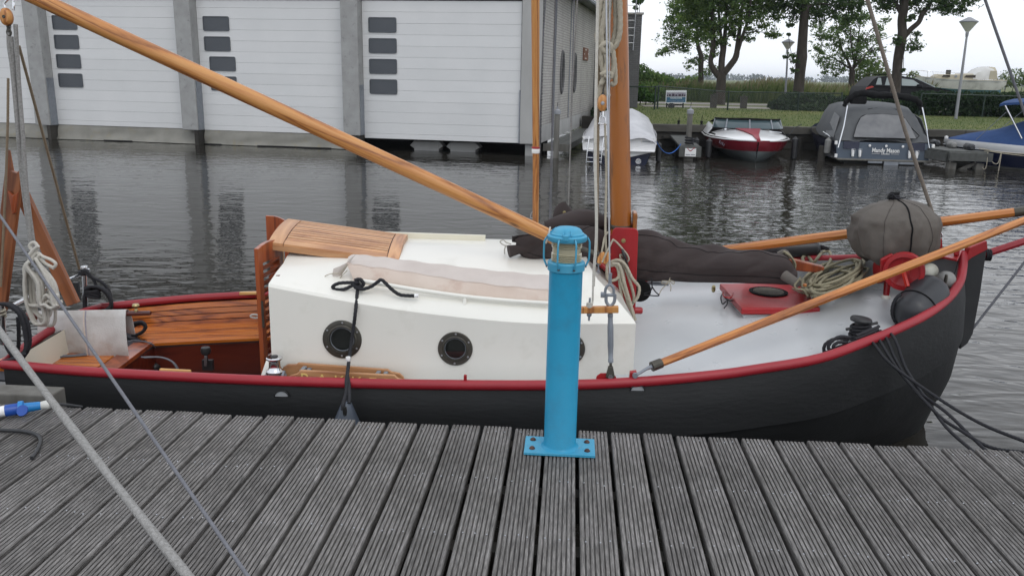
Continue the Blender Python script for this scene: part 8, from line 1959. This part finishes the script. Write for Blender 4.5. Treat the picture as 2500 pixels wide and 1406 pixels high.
# ---- foredeck
def dk(px, py, up=0.0):
    """survey point on the foredeck"""
    p = at(px, py, Z=.78)
    for _ in range(6):
        u, v, _z = toB(p); p = at(px, py, Z=deck_z(u, v) + up)
    return p
hatch2 = thing('deck_hatch', 'red deck hatch with a round ribbed prism lens', 'hatch', dk(1880, 745))
tl, nl, nr, fr = at(1757, 692, Z=.845), at(1811, 752, Z=.835), at(2003, 752, Z=.835), at(1950, 690, Z=.845)
tops = [nl, nr, fr, tl]; th = V(0, 0, -.042)
m = MB(); m.hexa([p + th for p in tops], tops); lid = m.build('lid', W['red_paint'], hatch2, smooth=0, bevel=.007)
cin = (tl + nl + nr + fr) / 4
m = MB(); m.hexa([cin + (p - cin) * .9 + V(0, 0, -.11) for p in tops], [cin + (p - cin) * .93 + V(0, 0, -.05) for p in tops]); m.build('hatch_coaming', W['deck_paint'], hatch2, smooth=0, bevel=.004)
cc = at(1876, 713, Z=.843); Mx = Matrix.Translation(cc)
m = MB(); m.lathe([(.122, -.002), (.125, .006), (.118, .009), (.104, .008), (.100, .003), (0, .003)], Mx, 44); rim_ = m.build('prism_rim', W['canvas_black'], hatch2)
m = MB()
for k in range(13):
    rr_ = .098; x_ = -.090 + .015 * k; hw = math.sqrt(max(0, rr_ ** 2 - x_ ** 2))
    if hw > .01: m.prism([cc + V(-hw, x_ - .006, .003), cc + V(hw, x_ - .006, .003), cc + V(hw, x_ - .001, .009), cc + V(-hw, x_ - .001, .009)], (0, .005, 0))
m.build('prism_lens', W['bronze'], rim_, smooth=0)
m = MB(); m.tube(spl([at(x, y, Z=.86) for x, y in ((1764, 712), (1768, 724), (1784, 726), (1790, 716))], 5), .005, 6); m.build('lid_eye', W['red_paint'], hatch2)
m = MB()
for pts in (((1766, 714), (1760, 726), (1764, 742), (1772, 736)), ((1772, 724), (1776, 740), (1768, 752)), ((1770, 728), (1784, 734), (1790, 730))): m.rope(spl([at(x, y, Z=.82) for x, y in pts], 4), .004)
m.build('lid_lashing', W['rope_black'], hatch2)
c = at(1742, 705, Y=5.5); m = MB(); m.lathe([(.02, -.01), (.026, 0), (.02, .01), (.012, 0)], Matrix.Translation(c) @ Matrix.Rotation(math.radians(90), 4, 'Y'), 14); tag(m.build('brass_eye', W['brass']), 'small brass eye standing on the deck under the sail cover', 'fitting')

# heap of olive anchor rope
m = MB(); rg = random.Random(21)
ax_, ay_ = dk(2040, 672, .05), None
def hpnt(px, py, h): return dk(px, py, h)
for k in range(22):
    cx_, cy_ = 2034 + rg.uniform(-14, 18), 676 + rg.uniform(-14, 14); L1 = rg.uniform(50, 88); L2 = rg.uniform(12, 34); tilt = math.radians(-28 + rg.uniform(-8, 8)); h0 = .02 + .007 * k
    pts = []
    for q in range(13):
        a = 2 * math.pi * q / 12 + rg.uniform(-.08, .08); x = L1 * math.cos(a); y = L2 * math.sin(a) * 1.3
        pts.append(hpnt(cx_ + x * math.cos(tilt) - y * math.sin(tilt), cy_ + (x * math.sin(tilt) + y * math.cos(tilt)) * .80, h0 + rg.uniform(0, .03) + .03 * math.sin(a)))
    m.rope(spl(pts, 3), .0098)
m.rope(spl([hpnt(x, y, h) for x, y, h in ((1962, 640, .14), (1960, 628, .16), (1972, 626, .16), (1986, 640, .14), (1996, 630, .17), (2008, 616, .17), (2024, 614, .16), (2028, 632, .15), (2018, 652, .14), (2004, 660, .12))], 4), .0105)
m.rope(spl([hpnt(x, y, h) for x, y, h in ((1958, 690, .03), (1990, 694, .03), (2010, 708, .02), (2040, 710, .02), (2070, 700, .02), (2100, 676, .03))], 4), .0098)
m.rope(spl([hpnt(x, y, h) for x, y, h in ((1934, 704, .03), (1950, 712, .02), (1962, 716, .015), (1976, 722, .012), (1970, 728, .01))], 4), .0055)
tag(m.build('anchor_rope', W['rope_olive']), 'heap of olive laid rope flaked on the foredeck', 'rope coil')

# tied canvas bag over the bow gear
bag = thing('canvas_bag', 'bulging brown canvas bag tied at the top on the bow', 'bag', at(2182, 640, Y=5.42))
Yb = 5.42
outl = [(640, 2120, 2232), (632, 2100, 2256), (615, 2086, 2272), (590, 2080, 2280), (565, 2078, 2284), (545, 2078, 2286), (527, 2084, 2280), (512, 2104, 2268), (500, 2126, 2250), (493, 2150, 2228), (489, 2168, 2206), (484, 2174, 2194), (480, 2172, 2196)]
R = []
for i, (y_, x0_, x1_) in enumerate(outl):
    a, b = at(x0_, y_, Y=Yb), at(x1_, y_, Y=Yb); c = (a + b) / 2; w_ = (b - a).length / 2; ring = []
    for k in range(72):
        t = 2 * math.pi * k / 72; g = i / (len(outl) - 1); q_ = V(math.cos(t), math.sin(t), 1.6 * g)
        fold = .030 * (abs(math.sin(t * 4.5 + .4 + .5 * g)) ** .6 - .5) * (.15 + 1.3 * g * g) + .020 * math.sin(3 * t + 2 * g + 1) * (1 - .5 * g) + .012 * math.sin(8 * t - 9 * g) * (1 - g) + .08 * mnoise.noise(q_ * 2.6) + .12 * abs(mnoise.noise(V(q_.x * 5 + q_.z * 3, q_.y * 5, q_.z * 4 - q_.x * 3)))
        f_ = .945 + fold * 1.5
        ring.append(c + V(w_ * math.cos(t) * f_, w_ * .92 * math.sin(t) * f_, .014 * math.sin(4 * t + 1) * (1 - g) + .03 * math.cos(t) * (g > .4) * (1 - g)))
    R.append(ring)
Rs = []
for i in range(len(R) - 1):
    for q in range(3): Rs.append([R[i][k].lerp(R[i + 1][k], q / 3) for k in range(72)])
Rs.append(R[-1])
m = MB(); m.rings(Rs); m.build('bag', W['canvas_bag'], bag, smooth=80)
for ang, nm in ((-82, 'zip_flap'), (-118, 'seam'), (-50, 'seam')):
    k = int((ang % 360) / 5); pts = []
    for r in R[1:-1]:
        p = r[k]; d = p - sum(r, Vector()) / 72; d.z = 0; pts.append(p + d.normalized() * .002)
    m = MB(); m.tube(spl(pts, 3), .0050 if nm == 'zip_flap' else .0012, 6); m.build(nm, W['canvas_black'] if nm == 'zip_flap' else W['canvas_brown'], bag)
c = at(2183, 486, Y=Yb)
m = MB(); m.rope([c + V(.028 * math.cos(a), .028 * math.sin(a), .0012 * a) for a in np.linspace(0, 18, 50)], .006); m.rope(spl([c + V(-.01, -.03, .01), c + V(-.045, -.03, .02), c + V(-.03, -.04, .035), c + V(0, -.035, .01), c + V(.04, -.03, .012), c + V(.06, -.03, .018)], 4), .005); m.build('tie', W['rope_black'], bag)
m = MB(); m.tube(spl([c + V(0, 0, .0), c + V(-.02, 0, .02), c + V(.02, 0, .028), c + V(.0, 0, .034)], 4), [.02, .03, .024, .03, .02, .022, .018, .02, .016, .02, .012, .012, .008], 10); m.build('gathered_top', W['canvas_black'], bag, smooth=60)
m = MB(); m.lathe([(.14, .0), (.16, .05), (.13, .20), (.10, .32), (0, .32)], Matrix.Translation(dk(2185, 655)), 20); tag(m.build('windlass_bed', W['dark_void']), 'dark windlass bed under the tied canvas bag', 'windlass bed')

# red anchor windlass
wl = thing('anchor_windlass', 'red painted anchor windlass with a ringed gear wheel', 'windlass', dk(2190, 720))
wc = at(2207, 662, Y=5.10); hw = .114
Mw = Matrix.Translation(wc) @ Matrix.Rotation(math.radians(90), 4, 'X') @ Matrix.Rotation(math.radians(-24), 4, 'Y')
m = MB(); m.lathe([(hw * .72, -.03), (hw, -.03), (hw * 1.02, -.02), (hw * 1.02, .02), (hw, .03), (hw * .80, .032), (hw * .78, .014), (hw * .72, .012)], Mw, 40); whl = m.build('gear_wheel', W['red_paint'], wl)
m = MB()
for k in range(5):
    a = 2 * math.pi * k / 5 + .4; m.beam(Mw @ V(0, 0, 0), Mw @ V(hw * .76 * math.cos(a), hw * .76 * math.sin(a), 0), .026, .02)
m.lathe([(0, .035), (.032, .035), (.034, -.03), (0, -.03)], Mw, 20); m.build('spokes', W['red_paint'], whl, smooth=30)
m = MB(); m.lathe([(0, -.022), (hw * .74, -.022), (hw * .74, -.016), (0, -.016)], Mw, 28); m.build('wheel_web', W['red_paint'], whl)
m = MB(); m.beam(Mw @ V(.0, 0, .04), at(2216, 700, Y=5.02), .018, .022); m.build('pawl', W['red_lamp'], wl, smooth=0, bevel=.003)
m = MB(); m.lathe([(0, .14), (.055, .14), (.062, .12), (.045, .09), (.045, .05), (.07, .03), (.07, 0), (0, 0)], Matrix.Translation(at(2140, 665, Y=5.34)) @ Matrix.Rotation(math.radians(80), 4, 'Y'), 24); m.build('rope_drum', W['red_paint'], wl)
m = MB(); m.prism([at(x, y, Y=5.16) for x, y in ((2152, 634), (2178, 620), (2190, 625), (2186, 690), (2164, 690), (2152, 668))], (0, .03, 0)); m.build('frame_plate', W['red_paint'], wl, smooth=0, bevel=.006)
c = dk(2163, 726)
m = MB(); m.tube([c + V(0, 0, .0), c + V(.005, .03, .16)], [.018, .024], 12); m.build('leg', W['red_paint'], wl)
m = MB(); m.lathe([(.0, .016), (.024, .015), (.030, .006), (.032, -.004)], Matrix.Translation(c), 18); m.build('foot', W['white_paint'], wl)

# fenders piled in the bow
def capsule(p0, p1, r, name, mat, label, ends=.5, grp=None, eye=False):
    M_ = frame_z(p0, p1); L = (Vector(p1) - Vector(p0)).length; pr = [(0, -r * ends)]
    for k in range(1, 7): a = math.pi / 2 * k / 6; pr.append((r * math.sin(a), -r * ends * math.cos(a)))
    for k in range(0, 6): a = math.pi / 2 * k / 6; pr.append((r * math.cos(a), L + r * ends * math.sin(a)))
    pr.append((0, L + r * ends))
    m = MB(); m.lathe(pr, M_, 30); o = m.build(name, W[mat], None, smooth=70)
    tag(o, label, 'fender', grp)
    if eye:
        q = MB(); q.lathe([(0, .05), (.012, .046), (.016, .02), (.022, 0), (.03, -.03)], M_ @ Matrix.Translation((0, 0, L + r * ends - .01)), 14); put(q.build('eye', W['black_rubber'], None), o)
    return o
a_, b_ = at(2226, 764, Y=4.93), at(2268, 716, Y=5.06)
bf = capsule(a_, b_, .118, 'bow_fender', 'fender_black', 'large black fender lying in the bow behind the red rail', .8)
m = MB(); M_ = frame_z(a_, b_); m.tube([M_ @ V(.1205 * math.cos(t), .1205 * math.sin(t), .06) for t in np.linspace(0, 6.28, 40)], .004, 6, closed=True); put(m.build('moulding_seam', W['canvas_black']), bf)
m = MB(); m.rope(spl([at(x, y, Y=4.93) for x, y in ((2200, 718), (2188, 728), (2180, 745), (2178, 765), (2184, 782), (2194, 795))], 5), .010); tag(m.build('fender_lanyard', W['rope_black']), 'black lanyard curving round the large black bow fender', 'rope')
capsule(at(2262, 668, Y=5.24), at(2270, 662, Y=5.28), .050, 'bow_fender', 'fender_white', 'small off white round fender tucked behind the red windlass wheel', 1.0)
gf_ = capsule(at(2312, 700, Y=5.22), at(2309, 684, Y=5.16), .058, 'bow_fender', 'fender_grey', 'grubby grey fender with moulded eye against the bow', .9)
c = at(2309, 682, Y=5.09); m = MB(); m.lathe([(0, .02), (.012, .018), (.016, 0), (.010, -.02), (0, -.02)], Matrix.Translation(c) @ Matrix.Diagonal((.6, .8, 1.6, 1)), 12); put(m.build('eye', W['bronze']), gf_)
capsule(at(1838, 612, Y=6.0), at(1985, 606, Y=6.02), .060, 'rail_fender', 'fender_black', 'long dark fender lying along the far rail below the far varnished leg', .9, eye=True)
m = MB(); m.rope(spl([at(x, y, Y=6.0) for x, y in ((1995, 603), (2004, 604), (2014, 608), (2024, 608), (2010, 602), (2000, 600))], 4), .009); tag(m.build('far_rail_rope', W['rope_black']), 'black rope tail at the end of the long far rail fender', 'rope')

# mooring bollard and its four lines
bo = thing('mooring_bollard', 'black mushroom bollard wrapped with mooring rope on the foredeck', 'bollard', dk(2105, 832))
bb_ = at(2104, 812, Y=4.72); bt_ = at(2103, 779, Y=4.72)
m = MB(); m.tube([V(bt_.x, 4.72, .70), V(bt_.x, 4.72, bt_.z)], .032, 20); m.build('post', W['black_rubber'], bo)
m = MB(); m.lathe([(.036, -.022), (.058, -.014), (.061, -.002), (.055, .008), (.03, .013), (0, .014)], Matrix.Translation(bt_) @ Matrix.Rotation(.1, 4, 'Y'), 28); m.build('cap', W['black_rubber'], bo)
m = MB(); m.tube([at(2066, 804, Y=4.70), at(2142, 788, Y=4.74)], .009, 8); m.build('cross_pin', W['black_rubber'], bo)
m = MB()
for k in range(5):
    z_ = bt_.z - .035 - .017 * k; m.rope([V(bt_.x + (.048 + .004 * (k % 2)) * math.cos(a), 4.72 + .046 * math.sin(a), z_ + .004 * math.sin(a * 2 + k) + .012 * math.cos(a)) for a in np.linspace(0, 6.4, 26)], .0095)
for k, pts in enumerate((((2070, 830), (2050, 826), (2030, 830), (2014, 842), (2012, 858), (2024, 858), (2044, 848), (2080, 838), (2110, 830)), ((2074, 824), (2050, 822), (2030, 834), (2022, 848), (2030, 854), (2060, 844), (2100, 828), (2130, 812)), ((2068, 836), (2046, 836), (2034, 846), (2044, 852), (2080, 842), (2120, 826), (2146, 812)), ((2090, 820), (2120, 808), (2140, 800), (2146, 796)), ((2088, 828), (2122, 814), (2144, 804)), ((2090, 838), (2124, 824), (2152, 808)))):
    m.rope(spl([at(x, y, Y=4.50 + .0014 * max(0, x - 2040) - .008 * k) for x, y in pts], 5), .0095)
m.build('rope_turns', W['rope_black'], bo)
for pts, lab in ((((2118, 836, 4.60), (2132, 838, 4.50), (2158, 872, 4.42), (2195, 905, 4.36), (2300, 978, 4.15), (2400, 1036, 3.95), (2520, 1084, 3.72)), 'black mooring line, uppermost of those crossing the bow to the water'),
                 (((2140, 824, 4.62), (2148, 832, 4.53), (2172, 872, 4.44), (2210, 925, 4.36), (2290, 1012, 4.1), (2345, 1050, 3.95), (2420, 1092, 3.8), (2520, 1106, 3.66)), 'black mooring line sagging lowest along the jetty end'),
                 (((2150, 818, 4.64), (2164, 826, 4.55), (2188, 880, 4.45), (2230, 945, 4.34), (2310, 1006, 4.1), (2368, 1062, 3.92), (2412, 1104, 3.76), (2425, 1118, 3.70)), 'black mooring line dropping to the jetty edge between its neighbours'),
                 (((2156, 812, 4.66), (2176, 816, 4.57), (2190, 840, 4.50), (2212, 900, 4.42), (2260, 972, 4.25), (2310, 1042, 4.0), (2374, 1100, 3.76), (2386, 1114, 3.70)), 'black mooring line nearest the hull at the jetty edge')):
    m = MB(); m.rope(spl([at(x, y, Y=Y_) for x, y, Y_ in pts], 6), .0085); tag(m.build('mooring_line', W['rope_black']), lab, 'rope', 'black mooring lines from the bow bollard')
# forestay, outer stay, bobstay
m = MB(); m.rope([at(2112, -20, Y=5.40), at(2210, 320, Y=5.40), at(2279, 528, Y=5.44)], .0118, pitch=.05); tag(m.build('forestay', W['rope_stay']), 'thick tan forestay slanting down to the bow beside the canvas bag', 'rope')
m = MB(); q = at(2284, 535, Y=5.45); m.tube([q, at(2292, 572, Y=5.5)], .008, 8); m.tube([at(2294, 575, Y=5.5) + V(.014 * math.cos(a), 0, .02 * math.sin(a)) for a in np.linspace(0, 6.28, 14)], .005, 6, closed=True); tag(m.build('stay_shackle', W['chrome']), 'steel shackle at the foot of the thick tan forestay', 'shackle')
m = MB(); m.tube([at(2398, -20, Y=5.45), at(2520, 330, Y=5.45)], .0088, 8); tag(m.build('outer_stay', W['line_grey']), 'thin dark stay slanting outside the tan forestay', 'wire')
m = MB(); m.tube([at(2520, 616, Y=5.45), at(2372, 806, Y=5.40)], .008, 8); tag(m.build('bobstay', W['line_grey']), 'dark bobstay running from the stem down from the red bowsprit', 'wire')
# stern lines towards the viewer
m = MB(); a_, b_ = at(-120, 640, Y=4.45), at(470, 1420, Y=2.25); m.tube([a_.lerp(b_, t) - V(0, 0, .03 * 4 * t * (1 - t)) for t in np.linspace(0, 1.3, 40)], [.0158 + .001 * math.sin(7 * t) for t in range(40)], 12); tag(m.build('stern_line', W['rope_grey']), 'thick fuzzy grey mooring line crossing the planks towards the viewer', 'rope')
m = MB(); a_, b_ = at(-120, 352, Y=4.62), at(612, 1416, Y=2.25); m.tube([a_.lerp(b_, t) for t in np.linspace(0, 1.3, 20)], .0066, 10); tag(m.build('spring_line', W['line_grey']), 'thin smooth grey line crossing the planks beside the thick fuzzy one', 'rope')

# shore-power plug and cable
pl0, pl1 = at(-6, 1005, Z=DECK_Z + .035), at(104, 989, Z=DECK_Z + .04)
plug = thing('power_plug', 'blue shore power plug with white ends lying on the jetty', 'plug', pl0)
Mp = frame_z(pl0, pl1); Lp = (pl1 - pl0).length
m = MB(); m.lathe([(0, -.09), (.020, -.09), (.024, 0), (.025, .035), (0, .035)], Mp, 20); m.build('socket', W['bright_white'], plug)
m = MB(); m.lathe([(.024, .03), (.028, .034), (.028, .09), (.025, .10), (0, .10)], Mp, 22); m.build('shell', W['plug_blue'], plug)
m = MB(); m.lathe([(.025, .085), (.036, .088), (.036, .108), (.024, .112), (.020, .175), (.018, .18), (0, .18)], Mp, 22); m.build('plug_body', W['plug_light'], plug)
m = MB(); m.lathe([(.016, .178), (.019, .182), (.023, .21), (.020, .218), (.012, .218)], Mp, 18); m.build('gland', W['lamp_white'], plug)
m = MB(); m.lathe([(0, 0), (.026, 0), (.026, .008), (0, .008)], Matrix.Translation(at(56, 1002, Z=DECK_Z + .055)) @ Matrix.Rotation(math.radians(60), 4, 'X'), 18); m.build('flap', W['plug_blue'], plug)
m = MB(); m.tube(spl([at(x, y, Z=DECK_Z + .012) for x, y in ((-30, 1048), (20, 1050), (60, 1053), (88, 1060), (99, 1072), (96, 1088), (88, 1104), (78, 1118))], 6), .0085, 10); tag(m.build('power_cable', W['black_rubber']), 'black cable curving over the planks and down through a gap', 'cable')
m = MB(); q0_ = Mp @ V(0, 0, .215); m.tube(spl([q0_, q0_ + V(.05, .03, -.01), q0_ + V(.10, .10, -.05)], 5), .008, 8); tag(m.build('plug_cable', W['black_rubber']), 'short black cable leaving the blue power plug', 'cable')
# thin summer haze over the water
hx = MB(); hx.box(-1700, 1700, -120, 2700, -2.6, 16)
hzo = tag(hx.build('haze', None, smooth=0), 'thin pale haze over the harbour', kind='stuff')
hm = bpy.data.materials.new('haze'); hm.use_nodes = True; ht = hm.node_tree; ht.nodes.clear()
ho = ht.nodes.new('ShaderNodeOutputMaterial'); hv = ht.nodes.new('ShaderNodeVolumePrincipled'); hv.inputs['Density'].default_value = HAZE; hv.inputs['Color'].default_value = (0.86, 0.92, 1.0, 1)
ht.links.new(hv.outputs[0], ho.inputs['Volume']); hzo.data.materials.clear(); hzo.data.materials.append(hm)
bpy.context.view_layer.update()
